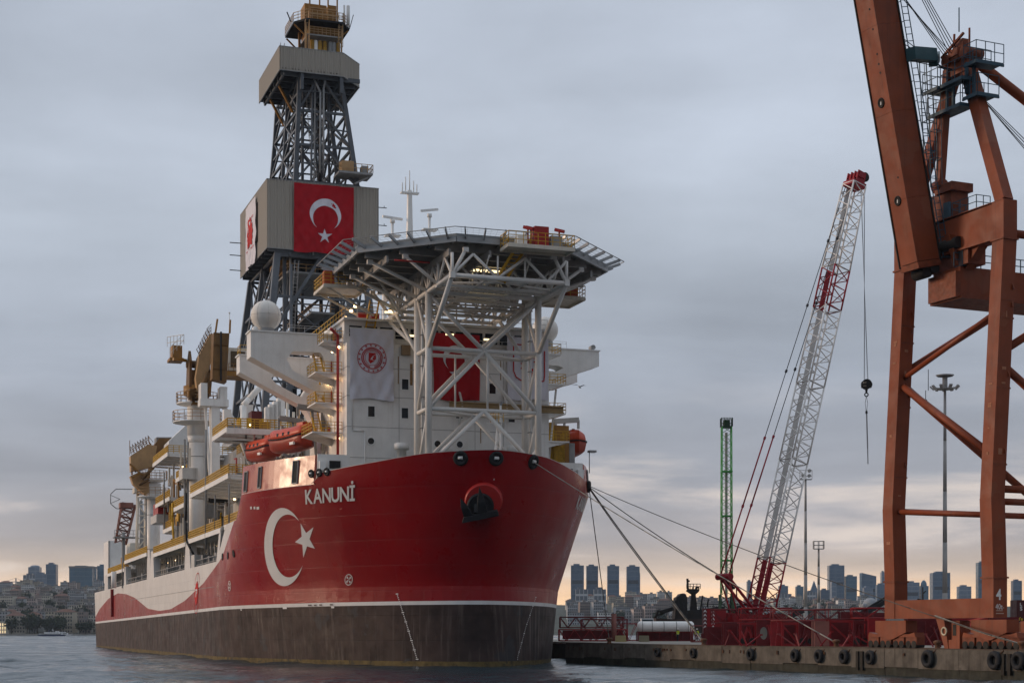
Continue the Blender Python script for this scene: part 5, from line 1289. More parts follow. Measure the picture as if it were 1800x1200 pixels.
# ================================================================ lifeboats
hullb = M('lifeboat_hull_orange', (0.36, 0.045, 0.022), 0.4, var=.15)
def lifeboat(u, v, z, ln, w, h, label, yaw=0.0):
    o = wpt(u, v, z); e = empty('lifeboat', label, 'lifeboat', o, SROT + yaw, 'orange enclosed lifeboats hanging from davits')
    n = 16; ring = 12; vs = []; fs = []
    def sect(t):
        s = 2*t-1; e_ = max(0.0, 1-abs(s)**4.5); return (w/2*e_**.32, e_)
    low, up_ = MB(), MB()
    rows = [(-.5, .04), (-.46, .55), (-.36, .85), (-.12, 1.0), (0.02, 1.02)]
    def shell(mb, prof, close):
        vs = []
        for i in range(n+1):
            t = i/n; b, e_ = sect(t); x = (t-.5)*ln; sh = .10*h*abs(2*t-1)**2
            half = [(x, b*f_, zz*h + sh*(1 if zz < 0.1 else .2)) for zz, f_ in prof]
            vs += half + [(q[0], -q[1], q[2]) for q in half[::-1]]
        m = 2*len(prof)
        mb.add(vs, [(i*m+j, i*m+(j+1) % m, (i+1)*m+(j+1) % m, (i+1)*m+j) for i in range(n) for j in range(m)], True)
        return mb
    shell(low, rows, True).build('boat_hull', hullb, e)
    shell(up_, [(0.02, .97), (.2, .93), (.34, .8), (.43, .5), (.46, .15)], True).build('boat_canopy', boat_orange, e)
    vs = MB(); 
    for s_ in (1, -1):
        pts = []
        for i in range(n+1):
            t = i/n; b, e_ = sect(t); pts.append(((t-.5)*ln, (b*1.03+.02)*s_, .0 + .10*h*abs(2*t-1)**2))
        vs.path(pts, 0.09, 6)
    vs.build('rubbing_strake', dark, e)
    MB().box(-ln*.36, -ln*.2, -.5, .5, .40*h, .56*h).build('steering_cupola', boat_orange, e)
    for x in (-.3, .3): MB().box(x*ln-.15, x*ln+.15, -.15, .15, .42*h, .62*h).build('lifting_hook', grey, e)
    MB().box(-ln*.34, -ln*.24, w*.5, w*.5+.25, -.30*h, -.2*h).build('boat_lamp', white_clean, e)
    for x in (-.15, 0, .15): MB().box(x*ln-.2, x*ln+.2, w*.455, w*.48, .12*h, .24*h).build('boat_window', glass, e)
    return e
lifeboat(31.0, 15.0, 26.3, 9.4, 2.8, 3.1, 'long orange lifeboat behind the forecastle screen, the one closer to the white block', R(16))
lifeboat(42.6, 16.4, 26.2, 7.6, 2.7, 2.9, 'shorter orange lifeboat at the aft end of the forecastle screen, beside the yellow railings', R(14))
v, z = on_u(1015, 780, 26.6); lifeboat(31, v, z+.1, 10.0, 3.0, 3.1, 'orange lifeboat seen end-on under a grey davit, above the mooring lines')

# ================================================================ flags and banners
def cloth(name, label, cat, group, org, ex, ey, w, h, mat, shapes, amp=.10, kx=1.1, seed=0, pull=0.0):
    """org = lower left corner seen from outside; ex along the width, ey up, both in ship axes; folds run mostly down the cloth"""
    ex, ey = Vector(ex), Vector(ey); nz = ex.cross(ey).normalized(); r_ = random.Random(seed)
    ph = [(r_.uniform(.5, 1.9)*kx, r_.uniform(-.5, .5), r_.uniform(0, 6), r_.uniform(.4, 1)) for _ in range(6)]
    fine = [(r_.uniform(3.2, 5.5), r_.uniform(-.7, .7), r_.uniform(0, 6)) for _ in range(3)]
    def P(x, y, off=0.0):
        d = sum(a*math.sin(k*x + m*y*kx + p) for k, m, p, a in ph)*amp/2.5
        d += amp*.30*sum(math.sin(kk*(x*math.cos(aa) + y*math.sin(aa)) + pp) for kk, aa, pp in fine)
        edge = min(1, .35 + (h-y)/h*.8)
        yy = y - pull*math.sin(math.pi*x/w)*(y/h) + (.12*math.sin(x*1.3+seed) if y < .01 else 0)
        return Vector((x, 0, 0)), ex*x + ey*yy + nz*(d*edge + amp*1.1 + off)
    o = wpt(*org); root = empty(name, label, cat, o, SROT, group)
    nx, ny = max(10, int(w/.16)), max(10, int(h/.3)); mb = MB()
    mb.add([P(w*i/nx, h*j/ny)[1] for j in range(ny+1) for i in range(nx+1)], [(j*(nx+1)+i, j*(nx+1)+i+1, (j+1)*(nx+1)+i+1, (j+1)*(nx+1)+i) for j in range(ny) for i in range(nx)], True)
    mb.build('cloth', mat, root)
    for nm, vs, fs, m in shapes:
        MB().add([P(x, y, .075)[1] for x, y in vs], fs).build(nm, m, root)
    return root
def sub(vs, fs, k=1):                            # split big faces so that they follow the folds
    for _ in range(k):
        nf = []; vs = list(vs); mem = {}
        def mid(a, b):
            key = (min(a, b), max(a, b))
            if key not in mem: vs.append(((vs[a][0]+vs[b][0])/2, (vs[a][1]+vs[b][1])/2)); mem[key] = len(vs)-1
            return mem[key]
        for f_ in fs:
            for i in range(1, len(f_)-1):
                a, b, c = f_[0], f_[i], f_[i+1]; ab, bc, ca = mid(a, b), mid(b, c), mid(c, a)
                nf += [(a, ab, ca), (ab, b, bc), (ca, bc, c), (ab, bc, ca)]
        fs = nf
    return vs, fs
def shift(g, dx, dy, s=1): return [(x*s+dx, y*s+dy) for x, y in g[0]], g[1]
def moon(cx, cy, r, ang, n=40): return ('crescent', *shift(crescent2d(n, r, r*.8, r*.25, ang), cx, cy), flag_white)
def star(cx, cy, r, ang): v, f_ = sub(*star2d(r, ang), 2); return ('star', [(x+cx, y+cy) for x, y in v], f_, flag_white)
# on the derrick's wind wall, facing the bow: x runs to port
vL, zt = on_u(516, 319, 81.8); vR, _ = on_u(621, 324, 81.8); _, zb = on_u(516, 436, 81.8)
w, h = vL - vR, 10.2
cloth('turkish_flag', 'large red flag with white crescent and star on the derrick wind wall', 'flag', 'red flags with white crescent and star', (81.75, vL, 60.2), (0, -1, 0), (0, 0, 1), w, h, flag_red,
      [moon(w*.52, h*.565, w*.262, R(-90)), star(w*.515, h*.255, w*.125, R(90))], amp=.26, kx=1.0, seed=3)
va, zt = on_u(760, 585, 16.5); vb, _ = on_u(842, 585, 16.5); zb = on_u(800, 704, 16.5)[1]
w, h = va - vb, zt - zb
cloth('turkish_flag', 'red flag on the white bridge front, partly hidden by the helideck legs', 'flag', 'red flags with white crescent and star', (16.45, va, zb), (0, -1, 0), (0, 0, 1), w, h, flag_red,
      [moon(w*.47, h*.63, w*.26, R(-90)), star(w*.47, h*.40, w*.13, R(90))], amp=.22, kx=1.2, seed=8)
# ministry banner: ring of stars round a red shield
va, zt = on_u(614, 577, 16.5); vb, _ = on_u(691, 577, 16.5); zb = on_u(650, 702, 16.5)[1]; w, h = va - vb, zt - zb
cx, cy, rr_ = w*.50, h*.585, w*.33
sh = []
for r, t in ((rr_, .05), (rr_*.74, .035), (rr_*.70, .03), (rr_*.5, .03)):
    v, f_ = ring2d(r, t*1.6, 48); sh.append(('emblem_ring', [(x+cx, y+cy) for x, y in v], f_, logo_red))
for i in range(16):
    a = 2*math.pi*i/16 + .1; v, f_ = star2d(.16, a); sh.append(('emblem_star', [(x+cx+rr_*.87*math.cos(a), y+cy+rr_*.87*math.sin(a)) for x, y in v], f_, logo_red))
for i in range(40):                              # ring of minute lettering, reduced to its strokes
    a = 2*math.pi*i/40; x0, y0 = cx + rr_*.60*math.cos(a), cy + rr_*.60*math.sin(a); e = .045
    if abs(math.sin(a*.5 + .785)) < .12: continue
    sh.append(('emblem_lettering', [(x0-e, y0-.09), (x0+e, y0-.09), (x0+e, y0+.09), (x0-e, y0+.09)], [(0,1,2,3)], logo_red))
s = rr_*.36
sh.append(('emblem_shield', [(cx-s*.7, cy+s), (cx+s*.72, cy+s), (cx+s*.72, cy-.1*s), (cx+s*.3, cy-.6*s), (cx-s*.35, cy-s*1.0), (cx-s*.7, cy-.5*s)], [(0,1,2,3,4,5)], logo_red))
pts = [(cx+s*.75, cy+s*.75), (cx+s*.1, cy+s*.35), (cx-s*.25, cy-s*.2), (cx-s*.3, cy-s*.95)]
v = []
for i, (x, y) in enumerate(pts): v += [(x-.035, y), (x+.035, y)]
sh.append(('emblem_curve', v, [(2*i, 2*i+1, 2*i+3, 2*i+2) for i in range(3)], flag_white))
v, f_ = crescent2d(20, s*.34, s*.26, s*.09, 0); sh.append(('emblem_moon', [(x+cx+s*.2, y+cy-s*.12) for x, y in v], f_, flag_white))
cloth('banner', 'white banner with a round red emblem hanging at the corner of the bridge front', 'banner', 'white printed banners hung on the ship', (16.45, va, zb), (0, -1, 0), (0, 0, 1), w, h, flag_white, sh, amp=.20, kx=2.4, seed=5)
MB().bar((16.3, va, zt+.05), (16.3, vb, zt+.05), .12).build('banner_rail', tube_white, acc)
# company banner on the port half of the bridge front
va, zt = on_u(891, 592, 16.5); vb, _ = on_u(963, 596, 16.5); zb = on_u(925, 703, 16.5)[1]; w, h = va - vb, zt - zb
def tp_shapes(cx, cy, r, txt, sxx=1.0):
    out = []
    v, f_ = spiky(r, 13, .78); out.append(('emblem_sun', [(x*sxx+cx, y+cy) for x, y in v], f_, logo_red))
    v, f_ = text2d(txt, r*1.15, .03); m = max(p[0] for p in v); out.append(('emblem_lettering', [((x-m/2)*sxx+cx, y+cy-r*.15) for x, y in v], f_, flag_white))
    return out
sh = tp_shapes(w*.56, h*.54, w*.26, 'TP', 1.0)
fr_ = [(.14, .86), (.14, .45), (.2, .36), (.32, .31), (.88, .31)]
for (x0, y0), (x1, y1) in list(zip(fr_[:-1], fr_[1:])) + [((.88, .31), (.9, .4)), ((.9, .4), (.9, .8)), ((.2, .88), (.55, .88)), ((.14, .86), (.2, .88))]:
    x0, x1, y0, y1 = x0*w, x1*w, y0*h, y1*h; dx, dy = (y1-y0), (x0-x1); l_ = math.hypot(dx, dy); dx, dy = dx/l_*.07, dy/l_*.07
    sh.append(('emblem_frame', [(x0-dx, y0-dy), (x1-dx, y1-dy), (x1+dx, y1+dy), (x0+dx, y0+dy)], [(0,1,2,3)], logo_red))
cloth('banner', 'white banner with a jagged red sun behind the far helideck legs', 'banner', 'white printed banners hung on the ship', (16.45, va, zb), (0, -1, 0), (0, 0, 1), w, h, flag_white, sh, amp=.13, kx=2.0, seed=9)
# company banner on the side of the wind wall: x runs towards the bow
ua, zt = on_v(433.5, 360, 8.7); ub, _ = on_v(451, 343, 8.7); w = ua - ub; h = 8.6
sh = tp_shapes(w*.48, h*.60, w*.29, 'TP', 1.0)
for y in (.84, .30): sh.append(('emblem_frame', [(w*.15, h*y), (w*.85, h*y), (w*.85, h*y+.12), (w*.15, h*y+.12)], [(0,1,2,3)], logo_red))
cloth('banner', 'tall white banner with a red sun on the side of the derrick wind wall', 'banner', 'white printed banners hung on the ship', (ua, 8.75, 60.2), (-1, 0, 0), (0, 0, 1), w, h+1.2, flag_white, sh, amp=.14, kx=.8, seed=2)
# ================================================================ quay
QA = Vector((6.2, 193.5, 0)); QD = Vector((0.411, -0.9116, 0)); QN = Vector((0.9116, 0.411, 0)); HQ = 2.27
QROT = math.atan2(QD.y, QD.x)
def Q(s, t, z=HQ): p = QA + QD*s + QN*t; return Vector((p.x, p.y, z))
def qst(px, t=None, Y=None):
    r = (px-900)/FPX
    if t is not None:                            # s on the line t that appears at column px
        bx, by = QA.x + QN.x*t, QA.y + QN.y*t
        return (r*by - bx)/(QD.x - r*QD.y)
    X = r*Y; d = Vector((X-QA.x, Y-QA.y, 0)); return d.dot(QD), d.dot(QN)
conc = M('quay_concrete', (0.115, 0.10, 0.083), 0.9, var=0.45, scale=0.7, streak=1.4, streak_col=(0.030, 0.022, 0.017), rust=0.45, bump=0.5, patch=(0.10,0.085,0.07))
conc_low = M('quay_tide_zone', (0.030, 0.030, 0.022), 0.8, var=0.5, scale=0.8, streak=.4, streak_col=(0.09, .08, .06), bump=.4)
conc_top = M('quay_paving', (0.30, 0.275, 0.24), 0.9, var=0.2, scale=0.4, bump=.3)
AFT = Vector((-ST, CT, 0))
P1 = Q(0, 10, 0); P2 = P1 + AFT*85
def qpoly(inset, z): return [Q(0, inset, z), Q(175, inset, z), Q(175, 110, z), P2 + QN*104 + Vector((0,0,z)), P2 + QN*inset + Vector((0,0,z)), P1 + QN*inset + Vector((0,0,z))]
MB().prism(qpoly(0.35, -3), (0, 0, 3 + HQ - 0.25)).build('quay', conc_low, kind='structure')
MB().prism(qpoly(0.3, HQ-.25), (0, 0, .25)).build('quay_pavement', conc_top, kind='structure')
def qthing(name, label, cat, s, t, group=None, z=HQ, rot=0): return empty(name, label, cat, Q(s, t, z), QROT + rot, group)
# wall facing of cast blocks, uneven and jointed; wave-worn dark foot below
rq = random.Random(4); qw = empty('quay_wall', 'stained concrete quay wall hung with black tyres above the water', 'quay wall', Q(0, 0, 0), QROT)
s = 0.0; i = 0
while s < 172:
    w = rq.uniform(4.4, 5.6); d = rq.uniform(-.03, .03)
    mb = MB(); zs_ = [HQ+.02, HQ-.08, .95+rq.uniform(-.1, .15), .55]; 
    mb.box(s+.02, s+w-.02, 0+d, .42, .75+rq.uniform(-.12, .12), HQ); mb.build('wall_block', conc, qw)
    MB().box(s+.02, s+w-.02, .08+d, .42, -2, .78).build('wall_foot', conc_low, qw)
    s += w; i += 1
MB().box(0, 172, .05, .18, HQ+.004, HQ+.09).build('edge_rail', M('rusty_rail', (0.06, 0.04, 0.03), 0.7, var=.4), qw)
for k in range(60):
    ss = rq.uniform(0, 165); MB().box(ss, ss+rq.uniform(.1, .25), -.10, .02, HQ-rq.uniform(.5, .7), HQ-.35).build('rust_bracket', M('rust_iron', (0.085, 0.04, 0.022), 0.85, var=.5, scale=4), qw)
# tyre fenders on chains
tyre = None
pos = ['beside the first bollard', 'beneath the white tank', 'below the red crane counterweight', 'below the red crane house', 'beneath the red frames', 'beneath the white-streaked container', 'below the pile of red frames', 'below the first crane bogie', 'under the life ring of the gantry crane', 'below the second crane bogie', 'nearest the camera']
for k, (px, r) in enumerate(((1155, .5), (1218, .52), (1319, .58), (1397, .6), (1439, .6), (1483, .62), (1529, .6), (1631, .72), (1748, .72), (1790, .7))):
    s_ = qst(px, -.2)
    e = empty('tyre_fender', 'black tyre fender on chains ' + pos[k], 'tyre', Q(s_, 0, HQ-.75), QROT, 'tyre fenders hung along the quay wall')
    mb = MB().torus((0, -.22, 0), r*.72, r*.30, (0, 1, 0), 26, 12); mb.build('tyre', black, e)
    for q in range(13): 
        a = 2*math.pi*q/13; MB().bar((math.cos(a)*r*1.0, -.42, math.sin(a)*r*1.0), (math.cos(a)*r*1.0, -.02, math.sin(a)*r*1.0), .1, .07).build('tread_lug', black, e) if False else None
    MB().path([(r*.5, -.1, r*.5), (r*1.1, 0, r*1.05)], .045).path([(-r*.3, -.1, r*.6), (-r*.5, 0, r*1.1)], .045).build('chain', MATS['rust_iron'], e)
wood = M('dark_timber', (0.022, 0.018, 0.014), 0.8, var=.4)
for k, (px, lb) in enumerate(((1507, 'tall dark timber fender beside a tyre, the outer one of two'), (1515, 'tall dark timber fender next to the tyre below the red frames'), (1763, 'dark timber fender beside the nearer tyre, inner one'), (1774, 'broad dark timber fender beside the nearer tyre'))):
    s_ = qst(px, -.1); tag(BX(-.16, .16, -.16, .02, -1.6, .0).build('timber_fender', wood, loc=Q(s_, 0, HQ-.25), rotz=QROT), lb, 'fender', 'timber fenders on the quay wall')
# bollards
bol_lab = {1071: 'small bollard with one taut line, by the red lattice sections', 1237: 'rusty bollard with two pale lines, before the red counterweight', 1470: 'rusty bollard in front of the pinkish container', 1797: 'rusty bollard at the foot of the second gantry leg', 1648: 'squat bollard under the gantry crane sill'}
BOL = {}
rb = M('bollard_rust', (0.12, 0.055, 0.03), .8, var=.4, scale=3)
for px, lb in bol_lab.items():
    s_ = qst(px, .75); p = Q(s_, .75); BOL[px] = p + Z*.42
    MB().lathe([(.30, 0), (.24, .08), (.2, .38), (.34, .5), (.36, .62), (.2, .72), (.01, .74)], n=16).build('bollard', rb, None, lb, 'bollard', 'mooring bollards along the quay edge', loc=p)
# mooring lines: slightly sagging ropes from the bow fairleads
def rope(a, b, label, r=.055, sag=.02, col=rope_m, n=22):
    a, b = Vector(a), Vector(b); pts = []
    for i in range(n+1):
        t = i/n; pts.append(a.lerp(b, t) - Z*((b-a).length*sag*4*t*(1-t)))
    MB().path([p-a for p in pts], r, 6).build('mooring_line', col, None, label, 'rope', 'mooring lines from the bow to the quay', loc=a)
A1 = wpt(*fl_a)
_a, _z = z_at(1041, 855, -1); fpn, fnn = shell_p(_a, _z, -1, 0.1); A2 = wpt(*fpn)
MB().torus(fpn, .5, .22, fnn, 18, 8).build('fairlead', black, ship)
pale = M('rope_pale', (0.30, 0.28, 0.25), .9, var=.2)
rope(A1, BOL[1470], 'pale mooring line crossing the bow from the foremost fairlead', .05, .006, pale)
rope(A2, BOL[1470] + Z*.05, 'mooring line to the same bollard as the pale one, from the side fairlead', .05, .012)
rope(A2 + Z*.1, BOL[1797], 'long thin mooring line reaching past the gantry crane', .04, .008)
rope(A2, BOL[1237], 'thick dark mooring line down to the bollard before the red counterweight, upper of a pair', .065, .006)
rope(A2 - Z*.15, BOL[1237] - QD*.12, 'thick mooring line down to the bollard before the red counterweight, lower of a pair', .06, .010, pale)
rope(A2, BOL[1071], 'steep mooring line dropping almost straight down beside the bow', .055, .004)
# the tail of a double line drawn down to the quay under the gantry crane
s1 = qst(1672, 6); s2 = BOL[1797]
rope(Q(s1, 3, HQ+3.2), BOL[1797] + Z*.05, 'thick pale double rope slanting down below the gantry sill beam', .07, .01, pale)

# ---------------------------------------------------------------- things on the quay by the bow
red_st = M('crane_red_paint', (0.25, 0.010, 0.014), .5, var=.2, rust=.25, scale=1.2)
red_dk = M('crane_dark_red_paint', (0.12, 0.008, 0.011), .55, var=.25, rust=.35, scale=1.5)
def frame_section(name, label, c, rot, ln, w, h, n, group, m=red_st, z0=HQ, r=.085):
    e = empty(name, label, 'lattice section' if 'lattice' in name else 'steel frame', Vector((c[0], c[1], z0)), rot, group)
    for y in (-w/2, w/2):
        for z in (r, h-r): MB().tube((-ln/2, y, z), (ln/2, y, z), r, 8).build('chord', m, e)
    for k in range(n):
        x0, x1 = -ln/2 + ln*k/n, -ln/2 + ln*(k+1)/n; f_ = k % 2
        for y in (-w/2, w/2): MB().tube((x0, y, r if f_ else h-r), (x1, y, h-r if f_ else r), r*.62, 6).build('lacing', m, e)
        for z in (r, h-r): MB().tube((x0, -w/2 if f_ else w/2, z), (x1, w/2 if f_ else -w/2, z), r*.55, 6).build('lacing', m, e)
    for x in (-ln/2, ln/2):
        MB().tube((x, -w/2, r), (x, -w/2, h-r), r*.8, 6).build('end_post', m, e); MB().tube((x, w/2, r), (x, w/2, h-r), r*.8, 6).build('end_post', m, e)
    return e
def gxy(px, Y): return ((px-900)/FPX*Y, Y)
a_, b_ = gxy(988, 232), gxy(1104, 240)
fr1 = frame_section('lattice_section', 'red lattice boom section lying on the quay, bottom of the stack by the bow', gxy(1042, 236), R(2), 9.6, 2.0, 1.75, 9, 'red lattice boom sections on the quay', red_st)
frame_section('lattice_section', 'red lattice boom section on top of the stack by the bow', gxy(1040, 236), R(2), 9.0, 1.8, 1.65, 8, 'red lattice boom sections on the quay', red_dk, HQ+1.85)
frame_section('lattice_section', 'red lattice boom section behind the stack by the bow, half hidden', gxy(1062, 240), R(2), 6.6, 1.8, 3.2, 5, 'red lattice boom sections on the quay', red_dk)
MB().box(-4.3, 4.3, -.06, .06, .3, 1.55).build('lattice_infill', red_dk, fr1); MB().tube((2.9, -1.1, .0), (2.9, -1.1, 3.9), .36, 12).build('upright_pipe', M('pinkish_steel', (.22, .085, .07), .6, var=.3), fr1)
# white tank on a red skid
tk = empty('storage_tank', 'long white cylindrical tank lying on a red steel skid', 'tank', Vector((*gxy(1170, 240), HQ)), R(2))
prof = [(.02, 0), (.55, .1), (.8, .35)] + [(.8, .35 + 7.6*i/8) for i in range(1, 9)] + [(.55, 8.2), (.02, 8.3)]
vs = MB().lathe(prof, n=20); vs.v = [(z-4.15, x, y+2.05) for x, y, z in vs.v]; vs.build('tank_shell', white_clean, tk)
for x in (-3.4, -2.0, -.3, 1.5, 3.2): MB().torus((x, 0, 2.05), .81, .05, (1, 0, 0), 24, 6).build('tank_band', grey, tk)
sk = empty('steel_skid', 'dark red open steel skid carrying the white tank', 'skid', Vector((*gxy(1170, 239.6), HQ)), R(2))
for z in (.1, 1.3): 
    for y in (-1, 1): MB().bar((-4.1, y, z), (4.1, y, z), .18, .2).build('skid_beam', red_dk, sk)
for x in (-4.1, -2.6, -1, .8, 2.4, 4.1):
    for y in (-1, 1): MB().bar((x, y, 0), (x, y, 1.3), .14).build('skid_post', red_dk, sk)
MB().box(-4.0, 4.0, .9, .96, .2, 1.25).build('skid_panel', red_dk, sk)
for x in (-4, -2.4, -.7, 1, 2.7, 4): MB().bar((x, -1.05, 1.05), (min(4, x+.5), -1.05, 1.4), .08).build('skid_gusset', red_dk, sk)
cy = M('pale_yellow_concrete', (0.40, 0.34, 0.17), .8, var=.15)
for px, w, lb in ((1091, .75, 'pale yellow concrete block before the red lattice sections'), (1132, .7, 'grey-yellow concrete block in front of the tank skid')):
    p = Vector((*gxy(px, 225), HQ)); MB().prism([(-w, -.35, 0), (w, -.35, 0), (w*.9, -.35, .85), (-w*.95, -.35, .85)], (0, .7, 0)).build('concrete_block', cy if px == 1091 else M('dull_yellow_concrete', (.27, .245, .17), .85, var=.2), None, lb, 'concrete block', 'concrete blocks on the quay', loc=p)

# ---------------------------------------------------------------- two dock workers
def skin_mesh(name, verts, edges, radii, mat, parent, root=0, lev=2):
    me = bpy.data.meshes.new(name); me.from_pydata(verts, edges, []); me.update()
    o = bpy.data.objects.new(name, me); COL.objects.link(o)
    md = o.modifiers.new('skin', 'SKIN'); md.use_smooth_shade = True
    for i, r in enumerate(radii):
        sv = me.skin_vertices[0].data[i]; sv.radius = (r, r) if not isinstance(r, tuple) else r; sv.use_root = (i == root)
    sb = o.modifiers.new('smooth', 'SUBSURF'); sb.levels = lev; sb.render_levels = lev
    dg = bpy.context.evaluated_depsgraph_get(); me2 = bpy.data.meshes.new_from_object(o.evaluated_get(dg)); bpy.data.objects.remove(o)
    o = bpy.data.objects.new(name, me2); me2.materials.clear(); me2.materials.append(mat); COL.objects.link(o); o.parent = parent
    for p in me2.polygons: p.use_smooth = True
    return o
hiv = M('hi_vis_yellow', (0.55, 0.62, 0.03), .8, var=.1); navy = M('dark_work_trousers', (0.018, 0.02, 0.03), .85); skin_t = M('skin_tone', (0.38, 0.22, 0.15), .6); helm = M('white_helmet', (.75, .74, .7), .4)
strip = M('reflective_grey_strip', (.55, .56, .56), .4)
def worker(px, Y, rot, label, lean=0.0, arm=0.25):
    e = empty('person', label, 'person', Vector((*gxy(px, Y), HQ)), rot, None)
    V = [(0,0,.95), (0,.02,1.15), (lean*.4,.02,1.38), (lean*.5,0,1.5), (lean*.6,-.01,1.60), (lean*.6,-.01,1.70),
         (.1,0,.9), (.11,-.03,.5), (.11,.02,.09), (.11,-.14,.05), (-.1,0,.9), (-.12,.02,.5), (-.13,.05,.09), (-.13,-.11,.05),
         (.2+lean*.4,0,1.42), (.27+lean*.3,.03,1.15), (.22+lean*.3,-arm,1.02), (.20+lean*.3,-arm-.09,1.0), (-.2+lean*.4,0,1.42), (-.26+lean*.4,.02,1.16), (-.25+lean*.4,-.06,.92), (-.25+lean*.4,-.09,.83)]
    E = [(0,1),(1,2),(2,3),(3,4),(4,5),(0,6),(6,7),(7,8),(8,9),(0,10),(10,11),(11,12),(12,13),(2,14),(14,15),(15,16),(16,17),(2,18),(18,19),(19,20),(20,21)]
    r = [(.16,.12),(.16,.11),(.18,.11),.065,.095,.085,.095,.07,.05,.04,.095,.07,.05,.04,.075,.055,.042,.035,.075,.055,.042,.035]
    skin_mesh('body', V, E, r, navy, e)
    # jacket over torso and arms
    VJ = [(0,.0,.90), (0,.02,1.15), (lean*.4,.02,1.40), (lean*.45,0,1.46)] + [V[i] for i in (14,15,16,18,19,20)]
    skin_mesh('jacket', VJ, [(0,1),(1,2),(2,3),(2,4),(4,5),(5,6),(2,7),(7,8),(8,9)], [(.19,.145),(.185,.135),(.2,.13),.08,.09,.068,.056,.09,.068,.056], hiv, e)
    for z in (1.0, 1.2): MB().torus((lean*.25*(z-.9), .01, z), .19, .028, Z, 18, 6).build('reflective_strip', strip, e)
    hx = lean*.6
    MB().sphere((hx, -.02, 1.64), .098, 14, 10, 1.15).build('head', skin_t, e)
    f_ = MB(); f_.box(hx-.012, hx+.012, -.145, -.11, 1.615, 1.66).box(hx-.05, hx-.025, -.118, -.10, 1.655, 1.67).box(hx+.025, hx+.05, -.118, -.10, 1.655, 1.67).box(hx-.03, hx+.03, -.115, -.10, 1.58, 1.59); f_.build('face', M('face_dark', (.16, .08, .06), .6), e)
    MB().lathe([(.125, 1.68), (.12, 1.74), (.09, 1.80), (.03, 1.825), (.005, 1.827)], (hx, -.02, 0), 16).lathe([(.15, 1.672), (.155, 1.685), (.12, 1.69)], (hx, -.03, 0), 16).build('helmet', helm, e)
    for s_, i in ((1, 17), (-1, 21)):
        p = Vector(V[i]); hm = MB()
        hm.sphere(p, .04, 8, 6)
        for q in range(4): hm.tube(p + Vector((-.025+q*.017, -.02, -.02)), p + Vector((-.028+q*.018, -.045, -.085+abs(q-1.5)*.008)), .009, 5)
        hm.tube(p + Vector((.03*-s_, -.015, -.01)), p + Vector((.045*-s_, -.05, -.045)), .011, 5); hm.build('hand', skin_t, e)
worker(1191, 233, R(-60), 'person in a yellow hi-vis jacket bending slightly beside the tank skid', .16, .3)
worker(1225, 231, R(150), 'person in a yellow hi-vis jacket and white helmet standing beside the bollard', 0, .12)
def ordinal(k):
    return ['first', 'second', 'third', 'fourth', 'fifth', 'sixth', 'seventh', 'eighth', 'ninth', 'tenth', 'eleventh', 'twelfth', 'thirteenth', 'fourteenth', 'fifteenth', 'sixteenth', 'seventeenth', 'eighteenth', 'nineteenth', 'twentieth', 'twenty-first', 'twenty-second', 'twenty-third', 'twenty-fourth', 'twenty-fifth', 'twenty-sixth', 'twenty-seventh', 'twenty-eighth', 'twenty-ninth', 'thirtieth'][min(k, 29)]
# ================================================================ orange gantry crane
gz = M('gantry_orange_paint', (0.215, 0.043, 0.012), .55, var=.2, scale=.35, streak=.8, streak_col=(.07, .02, .010), rust=.45, patch=(.215, .058, .024))
gz_d = M('gantry_orange_worn', (0.185, 0.042, 0.015), .6, var=.3, scale=1.5, rust=.6)
blue = M('walkway_blue_grey', (0.035, 0.075, 0.105), .5, var=.2)
black_m = M('grease_black', (.015, .013, .012), .7)
SG1 = qst(1575, 3.25); SG2 = qst(1748, 3.25)
gc = empty('gantry_crane', 'tall orange quay gantry crane with its boom raised, number four on the leg', 'crane', Q(SG1, 3.25), QROT)
GL = SG2 - SG1                                   # leg spacing along the rail; local x along the quay, y inland
LW = 1.36
def gz_at(px, py, y, x=None):                    # height of a picture row for a point on the rail line
    s_ = qst(px, 3.25 + y); p = Q(s_, 3.25 + y); return s_ - SG1, EYE + (HOR-py)/FPX*p.y
zk = gz_at(1571, 895, 0)[1] - HQ; zs0 = gz_at(1575, 1087, 0)[1] - HQ; zs1 = gz_at(1575, 1055, 0)[1] - HQ; zt1 = gz_at(1590, 415, 0)[1] - HQ; zt2 = gz_at(1770, 337, 0)[1] - HQ
ztop = (zt1 + zt2)/2; zflange = gz_at(1590, 470, 0)[1] - HQ
def legseg(x, y0, z0, y1, z1, w, d, name='leg_section', m=gz, par=gc):
    h, g_ = w/2, d/2
    return MB().add([(x-h, y0-g_, z0), (x+h, y0-g_, z0), (x+h, y0+g_, z0), (x-h, y0+g_, z0), (x-h, y1-g_, z1), (x+h, y1-g_, z1), (x+h, y1+g_, z1), (x-h, y1+g_, z1)],
        [(3,2,1,0),(4,5,6,7),(0,1,5,4),(1,2,6,5),(2,3,7,6),(3,0,4,7)]).build(name, m, par)
YK = -.22
gauge = 16.0
def leg(x, top, ytop=0.0, back=False, name='gantry_leg'):
    e = empty(name, None, None, parent=gc)
    y0 = gauge if back else 0
    yk = 0 if back else YK
    legseg(x, y0, zs0, y0, zs1, LW, LW, par=e); legseg(x, y0, zs1, y0, zs1+1.6, LW, LW, par=e)
    legseg(x, y0, zs1+1.6, y0+yk, zk, LW, LW, par=e); legseg(x, y0+yk, zk, y0+ytop, zflange, LW*.98, LW*.98, par=e); legseg(x, y0+ytop, zflange, y0+ytop, top, LW*1.0, LW*1.0, par=e)
    for z, y in ((zs1+1.6, 0), (zflange, ytop)): MB().box(x-LW*.57, x+LW*.57, y0+y-LW*.57, y0+y+LW*.57, z-.07, z+.07).build('leg_flange', gz_d, e)
    return e
